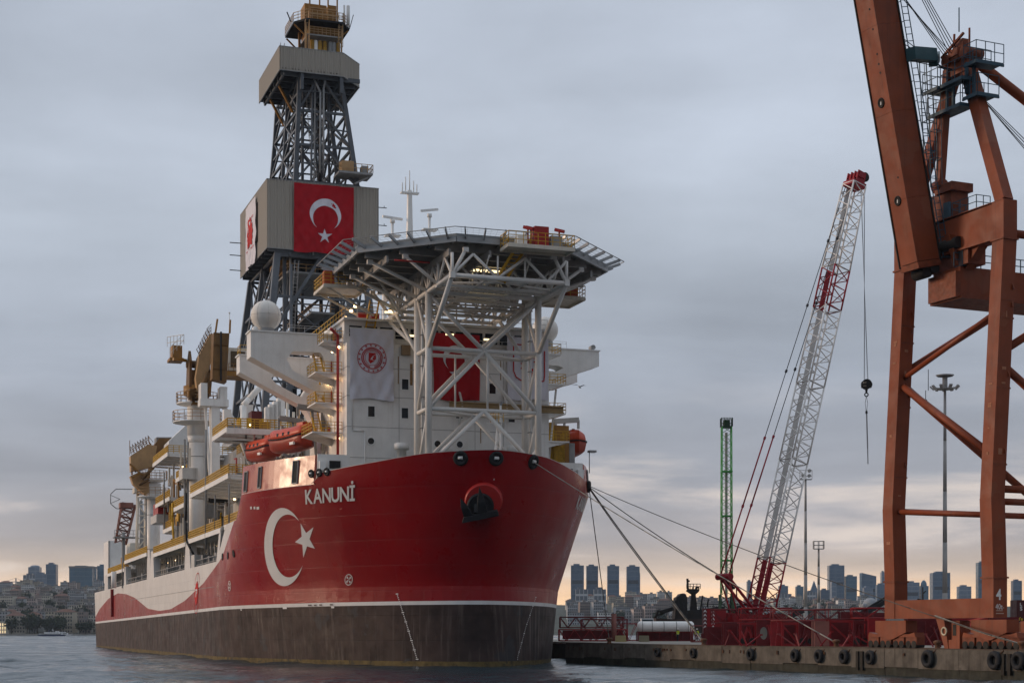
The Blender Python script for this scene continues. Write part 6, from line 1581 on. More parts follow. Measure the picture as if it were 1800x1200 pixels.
leg1 = leg(0, ztop, 1.0); leg2 = leg(GL, ztop, 1.0); leg(0, ztop, 0, True); leg(GL, ztop, 0, True)
MB().box(LW/2, GL-LW/2, -LW*.46, LW*.46, zs0+.0, zs1).build('sill_beam', gz, gc); MB().box(LW/2, GL-LW/2, gauge-LW*.46, gauge+LW*.46, zs0, zs1).build('sill_beam', gz, gc)
# paint scars, lifting lugs and splice bands on the legs
rg_ = random.Random(6); scar = M('paint_scar_pale', (.34, .14, .075), .7, var=.3, scale=4)
for lg, x in ((leg1, 0), (leg2, GL)):
    for k in range(9):
        z = rg_.uniform(zs1+2.5, zflange-1.5); y = YK*((z-zs1-1.6)/(zk-zs1-1.6) if z < zk else 1 - (z-zk)/(zflange-zk)) + (1.0*(z-zk)/(zflange-zk) if z > zk else 0); h_, w_ = rg_.uniform(.12, .5), rg_.uniform(.04, .2)
        if k % 2: MB().box(x+LW*.47, x+LW*.5+.012, y-w_, y+w_, z, z+h_).build('paint_scar', scar, lg)
        else: MB().box(x-w_*1.4, x+w_*1.4, y-LW*.5-.012, y-LW*.45, z, z+h_*.6).build('paint_scar', scar, lg)
    for z in (zk+3.5, zk+9.5, zk+15, zflange-4):
        y = YK*(1 - (z-zk)/(zflange-zk)) + 1.0*(z-zk)/(zflange-zk); MB().prism([(x+LW*.5, y+.4, z), (x+LW*.5+.22, y+.4, z), (x+LW*.5, y+.4, z+.5)], (0, .08, 0)).build('lifting_lug', gz_d, lg)
        h_ = LW*.507; MB().box(x-h_, x+h_, y-h_, y+h_, z-.9, z-.78).build('splice_band', gz_d, lg)
# number painted on the second leg's lower block, water-facing side (front, -x? faces the camera as +x end)
for txt, sz, dz, dx in (('4', 1.15, .72, -.42), ('40t', .62, .05, -.48)):
    v, f_ = text2d(txt, sz, .03 if txt == '4' else 0, .85)
    MB().add([(GL+LW/2+.012, -(-.52) - 1.04 + dx*0 + (x+.12), zs1-1.35+dz+y) for x, y in v] if False else [(GL+LW/2+.012, dx + x, zs1-.95+dz*1.15+y) for x, y in v], f_).build('number', paint_w, leg2)
for q, w in enumerate((.8, .65, .75)): MB().box(GL+LW/2+.004, GL+LW/2+.012, -.42, -.42+w, zs0+.75-q*.22, zs0+.82-q*.22).build('small_lettering', M('faded_lettering', (.42, .3, .24), .6), leg2)
# bracing tubes between the two water-side legs
def gt(px0, py0, px1, py1, r, y=0.0, name='brace_tube'):
    x0, z0 = gz_at(px0, py0, y); x1, z1 = gz_at(px1, py1, y); return MB().tube((x0, y, z0-HQ), (x1, y, z1-HQ), r, 12).build(name, gz, gc)
gt(1590, 664, 1752, 548, .22, .45); gt(1588, 680, 1745, 800, .29, .25); gt(1578, 899, 1744, 904, .21, YK)
for sx in (0, GL):                               # tubes running inland between water-side and land-side legs
    zz = gz_at(1785, 620, 0)[1] - HQ
    MB().tube((sx, .9, zz+.6), (sx, gauge-.6, zz+9), .33, 12).build('brace_tube', gz, gc); MB().tube((sx, .6, zz-.4), (sx, gauge-.6, zz-10), .33, 12).build('brace_tube', gz, gc)
    MB().tube((sx, .3, zk-.2), (sx, gauge, zk-.2), .27, 12).build('brace_tube', gz, gc); MB().tube((sx, 0, zk+.8), (sx, gauge, zk+.8), .3, 12).build('brace_tube', gz, gc) if sx else None
    MB().tube((sx, .8, zflange+.6), (sx, gauge, zflange+.6), .33, 12).build('brace_tube', gz, gc)
    MB().box(sx-LW*.75, sx+LW*.75, -1.2, -.9, zz-.9, zz+1.1).build('gusset_plate', gz, gc) if False else None
# portal beam between the leg heads, the fixed girder running inland, hinge and boom
MB().box(-LW/2, GL+LW/2, .98-LW/2, .98+LW/2, ztop-.0, ztop+.06).build('portal_plate', gz_d, gc)
MB().add([(LW/2, 1.0-LW*.45, ztop-2.9), (GL-LW/2, 1.0-LW*.45, ztop-2.9), (GL-LW/2, 1.0+LW*.45, ztop-2.9), (LW/2, 1.0+LW*.45, ztop-2.9), (LW/2, 1.0-LW*.45, ztop-.3), (GL-LW/2, 1.0-LW*.45, ztop-.05), (GL-LW/2, 1.0+LW*.45, ztop-.05), (LW/2, 1.0+LW*.45, ztop-.3)],
    [(3,2,1,0),(4,5,6,7),(0,1,5,4),(1,2,6,5),(2,3,7,6),(3,0,4,7)]).build('portal_beam', gz, gc)
XC = GL*.48
gx0, gzt = gz_at(1660, 458, -2); _, gzb = gz_at(1650, 515, -2)
zgt, zgb = gz_at(1700, 460, 0)[1] - HQ, gz_at(1700, 517, 0)[1] - HQ
gd = MB().box(XC-1.7, XC+1.7, .55, gauge+24, zgb+.25, zgt).build('bridge_girder', gz, gc)
MB().box(XC-2.0, XC+2.0, .45, gauge+24, zgb, zgb+.25).build('girder_flange', gz_d, gc)
MB().box(XC-1.75, XC+1.75, .05, .55, zgb+.1, zgt-.4).build('girder_end', gz_d, gc)
MB().rail([(XC+1.6, 0, zgt), (XC+1.6, gauge+24, zgt)], 1.1, 1.4, .04).build('railing', blue, gc)
for x in (XC-1.2, XC+1.2): MB().prism([(x-.3, .6, zgt), (x-.3, 2.4, zgt), (x-.3, 1.6, zgt+2.4), (x-.3, -.4, zgt+2.6)], (.6, 0, 0)).build('hinge_bracket', gz_d, gc)
MB().tube((XC-2, .2, zgt+1.9), (XC+2, .2, zgt+1.9), .45, 16).build('hinge_pin', black_m, gc)
for x in (XC-1.5, XC+1.5): MB().bar((x, 1.0, zgt), (x, 1.0, ztop-2.9), .9).build('girder_hanger', gz_d, gc)
# raised boom: eight-sided box girder tapering slightly; leans out over the water
zb0 = zgt + .75; BL = 32.0; lean = R(12.0)
bd = Vector((0, -math.sin(lean), math.cos(lean))); bn = Vector((0, math.cos(lean), math.sin(lean))); bo = Vector((XC-1.3, -1.15, zb0))
bw, bh = 1.13, 1.16
def bp(x, n_, l): return bo + Vector((x, 0, 0)) + bn*n_ + bd*l
be = empty('boom', None, None, parent=gc)
rb_ = random.Random(3); l = 0
while l < BL:
    l2 = min(BL, l + rb_.choice((5.2, 6.4, 7.0)))
    q = [(-bw, -bh), (bw, -bh), (bw, bh), (-bw, bh)]
    MB().add([bp(x, n_, l+.008) for x, n_ in q] + [bp(x, n_, l2-.008) for x, n_ in q], [(3,2,1,0),(4,5,6,7),(0,1,5,4),(1,2,6,5),(2,3,7,6),(3,0,4,7)]).build('boom_plate', gz, be); l = l2
MB().bar(bp(-bw*1.02, -bh*1.03, -.2), bp(-bw*1.02, -bh*1.03, BL), .11, .11).build('boom_rail', black_m, be); MB().bar(bp(bw*1.01, -bh*1.01, -.2), bp(bw*1.01, -bh*1.01, BL), .06, .06).build('boom_rail', gz_d, be)
MB().bar(bp(bw*1.02, bh*1.03, -.2), bp(bw*1.02, bh*1.03, BL), .14, .14).build('boom_rail', black_m, be)
MB().bar(bp(0, -bh, -.3), bp(0, bh, -.3), bw*2.1, .5).build('boom_foot', gz_d, be)
MB().tube(bp(-bw*.7, 0, -.9), bp(bw*.7, 0, -.9), .5, 14).tube(bp(-bw*.9, bh*.6, -.7), bp(bw*.9, bh*.6, -.7), .4, 14).build('boom_foot_gear', black_m, be)
for l in (5.2, 13.2, 22.0): 
    p = bp(0, -bh-.01, l); mb = MB().torus(p, .33, .09, -bn, 18, 8); mb.tube(p, p - bn*.03, .3, 16); mb.build('boom_manhole', black_m, be); MB().box(p.x-.06, p.x+.06, p.y-.05, p.y-.035, p.z-.18, p.z+.18).build('hatch_grip', strip, be)
for l in (7, 15.5, 16.2, 17.0, 19, 20.6): MB().tube(bp(.5, -bh-.02, l), bp(.5, -bh, l), .09, 10).build('boom_stain', black_m, be)
ld = MB(); 
for l in range(0, 60): ld.bar(bp(bw+.25, bh+.2, l*.55), bp(bw+.25, bh+.8, l*.55), .05)
ld.bar(bp(bw+.25, bh+.2, 0), bp(bw+.25, bh+.2, BL), .06).bar(bp(bw+.25, bh+.8, 0), bp(bw+.25, bh+.8, BL), .06)
for l in range(0, 22): ld.bar(bp(bw+.25, bh+.2, l*1.6), bp(bw-.1, bh-.0, l*1.6), .05)
ld.build('boom_ladder', blue, be)
# apex: A-frame legs, blue platforms, backstay and ropes
def gl(px, py, y): x, z = gz_at(px, py, y); return Vector((x, y, z-HQ))
ap = gl(1690, 118, 2.0)
ax = XC
apx = Vector((ap.x, 2.0, ap.z))
def box_leg(p, q, w, name='apex_leg'): return MB().bar(p, q, w, w*.9, up=(0, 1, 0)).build(name, gz, gc)
box_leg(Vector((GL, 1.0, ztop)), apx + Vector((.9, 0, -.5)), 1.05); box_leg(Vector((0, 1.0, ztop)), apx + Vector((-.9, 0, -.5)), .9)
MB().bar(apx + Vector((-1.1, -.5, 0)), gl(1652, 328, 1.0), .6, .6, up=(0,1,0)).build('boom_stay_link', gz, gc); p = gl(1652, 328, 1.0); MB().tube(p - Vector((.5, 0, 0)), p + Vector((.5, 0, 0)), .55, 14).build('stay_pin', gz_d, gc)
MB().tube(apx + Vector((1.2, .4, .2)), Vector((XC+1.0, gauge+22, zgt+.2)), .42, 12).build('backstay', gz, gc)
MB().box(ap.x-1.5, ap.x+1.4, 1.4, 2.6, ap.z-.7, ap.z+.7).box(ap.x-.5, ap.x+.7, 1.0, 2.8, ap.z+.7, ap.z+1.3).build('apex_head', gz, gc)
for x in (-1.0, .2, 1.3): MB().tube((ap.x+x, 1.1, ap.z+.7), (ap.x+x, 2.9, ap.z+.7), .5, 16).build('sheave', gz_d, gc)
MB().bar(gl(1640, 96, -.5) - Z*.6, gl(1645, 100, 1.2), .7, .8).bar(gl(1601, 95, -3.4), gl(1640, 98, -.5), .9, 1.0).build('tilt_strut', M('teal_strut', (.03, .085, .10), .5, var=.2), gc)
mb = MB(); mb.box(ap.x-.5, ap.x+.5, 1.7, 2.3, ap.z+1.2, ap.z+2.2).bar((ap.x-1.8, 1.4, ap.z+1.2), (ap.x+1.0, 1.4, ap.z+2.4), .18).bar((ap.x-1.0, 2.0, ap.z+.6), (ap.x-.9, 2.0, ap.z+3.0), .14).bar((ap.x+1, 2.0, ap.z+.6), (ap.x+1, 2.0, ap.z+2.9), .12); mb.build('apex_frame', gz_d, gc)
MB().tube((ap.x-.3, 2, ap.z+3), (ap.x-.3, 2, ap.z+5), .05).build('apex_aerial', blue, gc)
def plat(x0, x1, y0, y1, z, h=1.5):
    pf = MB().box(x0, x1, y0, y1, z-.12, z).bar((x0, y0, z-.2), (x1, y0, z-.2), .12, .22).bar((x1, y0, z-.2), (x1, y1, z-.2), .12, .22).build('apex_platform', blue, gc)
    MB().rail([(x0, y1, z), (x0, y0, z), (x1, y0, z), (x1, y1, z)], h, .9, .032, (.75,)).build('railing', blue, pf)
for px0, px1, py, y0, y1 in ((1653, 1691, 141, .2, 1.4), (1622, 1648, 157, .0, 1.8), (1694, 1716, 108, .4, 3.2), (1692, 1718, 166, .8, 3.0), (1630, 1688, 192, .4, 2.2)):
    a, b = gl(px0, py, y0), gl(px1, py, y0); plat(a.x, b.x, y0, y1, (a.z+b.z)/2)
for px, y0_, y1_ in ((1699, 110, 165), (1712, 112, 168), (1664, 145, 190), (1676, 150, 188)): MB().bar(gl(px, y0_, 1.2), gl(px, y1_, 1.2), .22).build('platform_post', blue, gc)
ladder(gl(1642, 330, .4), gl(1640, 200, .4), .7, 'ladder', blue, gc, .7); ladder(gl(1630, 270, 0), gl(1622, 110, 0), .7, 'ladder', blue, gc, .8)
rope_d = M('wire_rope', (.03, .03, .035), .6, var=0)
for k in range(12):
    a = apx + Vector((-1.0 + .35*(k % 4), -.2, 1.0 - .7*(k//4))); b = bp(-.8 + .5*(k % 4), bh, BL*.99 - (k//4)*6 - (k % 4)*1.1); MB().tube(a, b, .035, 5).build('wire_rope', rope_d, gc)
for x in (-.8, .2, 1.4, 2.2): MB().tube(apx + Vector((x, .5, -1.2 - x)), Vector((XC+.4+x*.4, gauge+9-x*2, zgt+.05)), .035, 5).build('wire_rope', rope_d, gc)
# machinery by the boom hinge
p = gl(1668, 362, 1.6); MB().box(p.x-1.6, p.x+1.2, .9, 2.6, ztop-.1, p.z+1.0).build('hoist_tower', gz_d, gc); MB().box(p.x-.6, p.x+1.6, .6, 2.8, p.z+.9, p.z+1.6).build('hoist_tower', gz_d, gc)
plat(p.x+1.4, p.x+4.4, .8, 2.2, ztop-.0, 1.3); MB().rail([(p.x-2.6, .0, ztop-.5), (p.x-.2, .0, ztop-.5)], 2.6, .8, .05, (.8, 1.6)).build('railing', blue, gc)
MB().bar((p.x+.8, 1, ztop-3), (p.x+.8, 1, p.z), .7).build('hoist_post', blue, gc)
MB().box(XC+1.0, XC+2.6, .6, 2.4, zgt+.1, zgt+1.9).build('hinge_housing', gz_d, gc); MB().bar((XC+1.5, .9, zgt), (XC+1.5, .9, ztop-2.8), 1.0, .7).build('girder_hanger', blue, gc)
MB().bar((XC+1.6, 1.4, zgt+.1), (GL-.8, 1.0, zgt+3.2), .8).build('brace_tube', gz, gc)
# bogies
def bogie(x, y):
    e = empty('bogie', None, None, parent=gc)
    zt = zs0
    MB().prism([(x-2.1, y-.6, zt-.15), (x+2.1, y-.6, zt-.15), (x+2.1, y-.6, zt-1.15), (x+.25, y-.6, zt-1.75), (x-.25, y-.6, zt-1.75), (x-2.1, y-.6, zt-1.15)], (0, 1.2, 0)).build('equaliser_beam', gz, e)
    for dx in (-1.75, 1.75):
        MB().prism([(x+dx-1.5, y-.5, .95), (x+dx+1.5, y-.5, .95), (x+dx+1.35, y-.5, 1.35), (x+dx+.6, y-.5, zt-1.3), (x+dx-.6, y-.5, zt-1.3), (x+dx-1.35, y-.5, 1.35)], (0, 1.0, 0)).build('equaliser_beam', gz, e)
        for d2 in (-.85, .85):
            MB().prism([(x+dx+d2-.72, y-.42, .3), (x+dx+d2+.72, y-.42, .3), (x+dx+d2+.72, y-.42, .95), (x+dx+d2-.72, y-.42, .95)], (0, .84, 0)).build('wheel_box', gz_d, e)
            for d3 in (-.38, .38): MB().tube((x+dx+d2+d3, y-.46, .34), (x+dx+d2+d3, y+.46, .34), .32, 16).build('wheel', black_m, e)
for x in (0, GL):
    for y in (0, gauge): bogie(x, y)
MB().box(-12, GL+14, -.05, .05, .004, .08).box(-12, GL+14, gauge-.05, gauge+.05, .004, .08).build('crane_rail', MATS['rusty_rail'], gc)
# ladder tower and cabin beneath the sill beam, life ring on it
x0, _ = gz_at(1655, 1100, -.4); x1, _ = gz_at(1682, 1100, -.4)
MB().prism([(x0-.6, -.5, zs0), (x0+.4, -.5, zs0), (x0+1.0, -.5, .05), (x0+.5, -.5, .05)], (0, .8, 0)).build('stair_support', gz, gc)
cb = MB().box(x0+.95, x1+.4, -.45, .6, .05, .75).box(x0+1.3, x1+.4, -.45, -.3, .75, 2.3).box(x0+1.3, x0+1.42, -.45, .6, .75, 2.3).box(x1+.28, x1+.4, -.3, .6, .75, 2.3).build('control_cabinet', gz, gc)
MB().box(x0+1.5, x0+1.9, -.47, -.45, 1.1, 2.0).build('cabinet_opening', black_m, gc)
pr = Vector((x0+.55, -.58, 1.45)); lr = MB().torus((0, 0, 0), .3, .07, (0, 1, 0), 20, 8).build('life_ring', M('life_ring_cream', (.6, .52, .38), .6), None, 'cream life ring hanging on the support under the gantry crane', 'life ring', loc=gc.matrix_basis @ pr, rotz=QROT)
lr.location = Matrix.Translation(Q(SG1, 3.25)) @ Matrix.Rotation(QROT, 4, 'Z') @ pr

# ================================================================ red and white crawler crane
cw_ = M('boom_white_paint', (0.78, 0.75, 0.72), .5, var=.1); cr_red = M('boom_red_paint', (0.30, 0.012, 0.022), .45, var=.2)
CB = Vector((27.2, 185, HQ)); LD = Vector((.866, .5, 0)); LP = Vector((-.5, .866, 0))
cc = empty('crawler_crane', 'red crawler crane with a long red and white lattice boom', 'crane', CB)
ft = Vector((0, 0, 1.7)); Yt = 192.5; tipw = at(1505, 312, Yt); tp = tipw - CB
bdir = (tp - ft).normalized(); bl_ = (tp - ft).length
def bx(t): return ft + (tp-ft)*t
def boom_sec(t0, t1, w0, w1, n, m, nm):
    e = empty(nm, None, None, parent=cc)
    ax_ = LP; d = bdir; b = d.cross(ax_).normalized()
    def c(t, i):
        u = (t-t0)/(t1-t0); w = (w0 + (w1-w0)*u)/2; sx, sy = ((1,1),(1,-1),(-1,-1),(-1,1))[i]; return bx(t) + ax_*w*sx + b*w*sy
    for i in range(4): MB().tube(c(t0, i), c(t1, i), .10, 6).build('boom_chord', m, e)
    for k in range(n):
        a, z_ = t0 + (t1-t0)*k/n, t0 + (t1-t0)*(k+1)/n
        for i in range(4):
            j = (i+1) % 4; MB().tube(c(a, i) if k % 2 else c(a, j), c(z_, j) if k % 2 else c(z_, i), .06, 5, caps=False).build('boom_lacing', m, e)
            if i % 2 == 0 or k == n-1: MB().tube(c(z_, i), c(z_, j), .035, 5, caps=False).build('boom_lacing', m, e)
    for i in range(4):
        for t_ in (t0, t1): MB().tube(c(t_, i), c(t_, (i+1) % 4), .07, 6).build('boom_end_frame', m, e)
    w = min(w0, w1)
    def q(t, sx, sy): return bx(t) + ax_*w*sx + b*w*sy
    MB().add([q(t0, .46, -.12), q(t0, .46, .2), q(t1, .46, .2), q(t1, .46, -.12)], [(0,1,2,3)]).build('boom_walkway', M('walkway_mesh_grey', (.62, .60, .58), .7, var=.1) if m is cw_ else cr_red, e)
    return e
BW = 2.25
boom_sec(.0, .045, .7, BW, 2, cr_red, 'boom_foot'); boom_sec(.045, .147, BW, BW, 5, cr_red, 'boom_base_section')
for a, b in ((.147, .36), (.36, .53), (.53, .70)): boom_sec(a, b, BW, BW, 9, cw_, 'boom_section')
boom_sec(.70, .79, BW, BW, 4, cr_red, 'boom_section'); boom_sec(.79, .982, BW, BW*.82, 10, cw_, 'boom_section')
fm_ = MB()
for i in range(4): fm_.box(-.3, .3, -.3, .3, 0, .1) if False else None
h0, h1 = bx(.982), bx(1.0)
hd_ = MB().bar(h0 - LP*.95, h0 + LP*.95, 1.9, .55, up=bdir).bar(h1 - LP*1.1, h1 + LP*1.1, .9, .55, up=bdir).build('boom_head', cr_red, cc)
for s_ in (-.9, -.3, .3, .9):
    MB().bar(h0 + LP*s_, h1 + LP*s_ + bdir*.5, .12, 1.2, up=LD).build('head_plate', cr_red, cc)
for s_ in (-.6, 0, .6): MB().tube(h1 + LP*(s_-.12) + LD*.8, h1 + LP*(s_+.12) + LD*.8, .55, 16).build('head_sheave', black_m, cc)
MB().box(*[0]*6) if False else None
# inner red mast packed in the base section
MB().bar(bx(.02), bx(.14), .3, .4, up=LP).build('inner_mast', cr_red, cc)
# back mast with cross tube and pendants
m0 = -LD*.6 + Z*1.7; mt = at(1273, 1013, 182.5) - CB
for s_ in (-1, 1):
    MB().tube(m0 + LP*.7*s_ + LD*1.8, mt + LP*.75*s_, .17, 8).build('mast_leg', cr_red, cc); MB().tube(m0 + LP*.5*s_ - LD*2.0, mt + LP*.75*s_, .09, 6).build('mast_stay', cr_red, cc)
    pa, pb = mt + LP*.75*s_, h1 + LP*.8*s_ - LD*.5
    for k in range(6):
        p, q = pa.lerp(pb, k/6), pa.lerp(pb, (k+1)/6); MB().tube(p, q, .085 if k < 2 else .045, 6).build('pendant', cr_red if k < 2 else rope_d, cc); MB().bar(p, p.lerp(q, .04), .2).build('pendant_link', cr_red if k < 3 else rope_d, cc)
MB().tube(mt - LP*1.2, mt + LP*1.2, .36, 14).build('mast_cross_tube', cr_red, cc)
for k in range(5):
    a = (m0 + LD*1.8).lerp(mt, k/5); b = (m0 + LD*1.8).lerp(mt, (k+1)/5); s_ = 1 if k % 2 else -1; MB().tube(a + LP*.7*s_, b - LP*.7*s_, .07, 6).build('mast_lacing', cr_red, cc)
MB().tube(mt + LP*.9, mt + LP*1.6 + LD*2.6 - Z*1.2, .16, 8).build('mast_cylinder', black_m, cc)
# crawler body
for s_ in (-1, 1):
    mb = MB(); pts = []
    for i in range(20):
        a = 2*math.pi*i/20; pts.append(LD*(2.9*(1 if math.cos(a) > 0 else -1) + .62*math.cos(a)) + LP*(2.3*s_-.5) + Z*(.64 + .62*math.sin(a)))
    mb.prism(pts, LP*1.0); mb.build('crawler_track', red_dk, cc)
bb = lambda c, l, w, z0, z1: MB().prism([c - LD*l/2 - LP*w/2 + Z*z0, c + LD*l/2 - LP*w/2 + Z*z0, c + LD*l/2 + LP*w/2 + Z*z0, c - LD*l/2 + LP*w/2 + Z*z0], (0, 0, z1-z0))
bb(Vector((0,0,0)), 3.4, 4.2, .6, 1.4).build('car_body', red_dk, cc); bb(-LD*1.2, 6.4, 3.0, 1.45, 3.3).build('machinery_house', red_st, cc); bb(LD*1.6 - LP*1.5, 1.8, 1.2, 1.5, 3.4).build('operator_cab', red_dk, cc)
MB().bar(-LD*1.6 + Z*3.2, -LD*5 + Z*3.35, .3).build('counterweight_boom', cr_red, cc)
# counterweight stack with white chevrons
ce = empty('counterweight', None, None, parent=cc); cx = at(1258, 1090, 183) - CB; cx.z = 0
MB().box(cx.x-1.05, cx.x+1.05, cx.y-.8, cx.y+.8, 1.6, 3.9).build('weight_block', red_st, ce); MB().box(cx.x-1.4, cx.x-1.08, cx.y-.8, cx.y+.8, 1.2, 3.95).build('weight_frame', red_dk, ce)
for col_ in (-1.26, -.38):
    for k in range(5):
        z = 1.75 + k*.43; x = cx.x + col_; MB().add([(x-.16, cx.y-.815, z), (x+.16, cx.y-.815, z), (x+.16, cx.y-.815, z+.12), (x, cx.y-.815, z+.34), (x-.16, cx.y-.815, z+.12), (x, cx.y-.815, z+.16)], [(0,5,4), (5,3,4), (5,2,3), (5,1,2)]).build('chevron', paint_w, ce)
bb(cx*1.0, 2.6, 1.9, .2, 1.2).build('weight_carrier', red_dk, ce)
# hook block and sling hang from the boom head
hp = at(1523, 676, Yt + 1.0)
hk = empty('hook_block', 'black round hook block hanging on paired ropes from the red and white boom', 'hook block', hp)
top = CB + h1 + LD*.9
for k, s_ in enumerate((-.5, -.34, .2, .36)):
    a = Vector(top) + LP*s_*.9; MB().tube(a - hp, Vector((s_*.55, 0, .5)), .022, 5).build('hoist_rope', rope_d, hk)
MB().tube((-.62, -.2, 0), (.62, -.2, 0), .2, 12).tube((0, -.36, .05), (0, .36, .05), .58, 20).box(-.56, .56, -.3, .3, -.35, .3).build('block_cheek', black_m, hk)
MB().box(-.48, -.1, -.375, -.362, -.25, .3).build('warning_plate', M('block_plate_tan', (.42, .33, .26), .5), hk)
for k in range(3): MB().bar((-.45+k*.12, -.39, -.22), (-.3+k*.12, -.39, .28), .05).build('plate_stripe', black_m, hk)
MB().lathe([(.10, -.35), (.16, -.6), (.1, -1.0)], n=12).torus((0, 0, -1.15), .2, .07, (0, 1, 0), 16, 8).build('hook', black_m, hk)
sl = empty('lifting_sling', 'long grey lifting sling hanging below the hook block', 'sling', hp + Vector((0, 0, -1.2)))
for s_ in (-1, 1): MB().tube((0, 0, -.1), (.14*s_, 0, -.9), .03, 6).tube((.14*s_, 0, -.9), (.03*s_, 0, -1.9), .03, 6).build('sling_strap', grey, sl)
MB().bar((0, 0, -1.85), (.02, 0, -2.15), .22).build('sling_shackle', black_m, sl); MB().bar((.02, 0, -2.1), (.14, 0, -6.2), .13).build('sling_strap', grey, sl); MB().bar((.14, 0, -6.1), (.18, 0, -8.0), .1).build('sling_tail', grey, sl)

# ================================================================ green lattice crane behind, and high light masts
grn = M('crane_green_paint', (0.07, 0.30, 0.07), .5, var=.2); grn_d = M('crane_dark_green_paint', (0.018, 0.05, 0.02), .6, var=.3)
gp = at(1277, 1108, 300); gcr = empty('lattice_crane', 'tall green lattice crane mast standing behind the red crane', 'crane', (gp.x, gp.y, HQ))
ztg = at(1277, 750, 300).z - HQ
def lat_parts(par, z0, z1, w0, w1, n, m, r=.1):
    def c(z, i): w = (w0 + (w1-w0)*(z-z0)/(z1-z0))/2; return Vector((*(((w,w),(w,-w),(-w,-w),(-w,w))[i]), z))
    for i in range(4): MB().tube(c(z0, i), c(z1, i), r, 6).build('mast_chord', m, par)
    for k in range(n):
        a, b = z0 + (z1-z0)*k/n, z0 + (z1-z0)*(k+1)/n
        for i in range(4): MB().tube(c(a, i) if k % 2 else c(a, (i+1) % 4), c(b, (i+1) % 4) if k % 2 else c(b, i), r*.55, 5, caps=False).build('mast_lacing', m, par)
lat_parts(gcr, 8.0, ztg, 1.9, 1.7, 26, grn); lat_parts(gcr, .0, 8.0, 2.3, 2.3, 5, grn_d, .16)
MB().box(-.22, .22, .1, .5, 3, ztg-1).build('mast_ladder_way', M('ladder_way_pale', (.36, .33, .30), .7, var=.1), gcr)
MB().box(-.9, .9, -.9, .9, ztg-.2, ztg+.1).box(-.5, .5, -.5, .5, ztg+.1, ztg+1.2).build('mast_head', grn_d, gcr); MB().rail([(-1, -1, ztg), (1, -1, ztg), (1, 1, ztg), (-1, 1, ztg), (-1, -1, ztg)], 1.5, .5, .06).build('mast_head_rail', grn_d, gcr)
for z in (14, 22, 30): MB().box(-1.0, 1.0, -1.0, 1.0, z, z+.25).build('mast_collar', grn, gcr)
MB().box(-3.2, 3.0, -2, 2, .6, 2.4).build('crane_house', grn_d, gcr); MB().box(-3.4, 3.4, -2.6, -1.6, 0, 1.1).box(-3.4, 3.4, 1.6, 2.6, 0, 1.1).build('crawler_track', black_m, gcr)
gal = M('galvanised_grey', (0.33, 0.32, 0.31), .5, var=.15, streak=.5, streak_col=(.14, .13, .12))
def light_mast(px, ytop, Y, r, label, kind):
    p = at(px, 1108, Y); zt = at(px, ytop, Y).z - HQ; e = empty('light_mast', label, 'light mast', (p.x, p.y, HQ), 0, 'tall light masts on the quay')
    n = 5
    for k in range(n):
        a, b = zt*k/n, zt*(k+1)/n; MB().tube((0, 0, a), (0, 0, b), r*(1.5-.8*k/n), 12, r*(1.5-.8*(k+1)/n)).build('mast_tube', gal, e)
    if kind == 0:
        MB().lathe([(.2, zt), (.95, zt+.1), (.95, zt+.25), (.2, zt+.3)], n=16).lathe([(.9, zt+1.6), (1.05, zt+1.75), (.05, zt+1.9)], n=16).tube((0, 0, zt), (0, 0, zt+1.7), .3, 8).build('lamp_ring', gal, e)
        for k in range(9):
            a = 2*math.pi*k/9; d = Vector((math.cos(a), math.sin(a), 0)); MB().bar(d*.8 + Z*(zt+.2), d*1.35 + Z*(zt+.25), .09).bar(d*1.25 + Z*(zt+.1), d*1.65 + Z*(zt+.5), .36, .16).build('floodlight', gal, e)
        MB().tube((-1.9, 0, zt), (-1.9, 0, zt+2.4), .04).tube((-2.2, 0, zt-1.1), (-2.2, 0, zt), .04).sphere((-2.2, 0, zt-1.2), .2, 8, 6).build('mast_sensor', black_m, e)
    elif kind == 1:
        MB().box(-1.1, 1.1, -.4, .4, zt-.1, zt+.05).build('lamp_platform', gal, e); MB().rail([(-1.1, -.4, zt), (1.1, -.4, zt)], 1.6, 1.0, .05).build('railing', gal, e)
        for x, z in ((.6, .6), (.65, 1.5), (-.5, .7)): MB().tube((x, -.5, zt+z), (x, -.1, zt+z), .32, 12).build('floodlight', gal, e)
    else:
        MB().box(-1.0, 1.0, -.5, .5, zt-.1, zt+.05).build('lamp_platform', gal, e); MB().rail([(-1, -.5, zt), (1, -.5, zt), (1, .5, zt), (-1, .5, zt), (-1, -.5, zt)], 1.5, 1.0, .07, (.7,)).build('railing', gal, e)
light_mast(1661, 686, 190, .22, 'grey light mast with a ring of floodlights, seen between the gantry legs', 0)
light_mast(1416, 842, 300, .26, 'grey mast with round floodlights, half hidden behind the lattice boom', 1)
light_mast(1439, 964, 330, .26, 'shorter grey mast topped with an empty railed platform', 2)

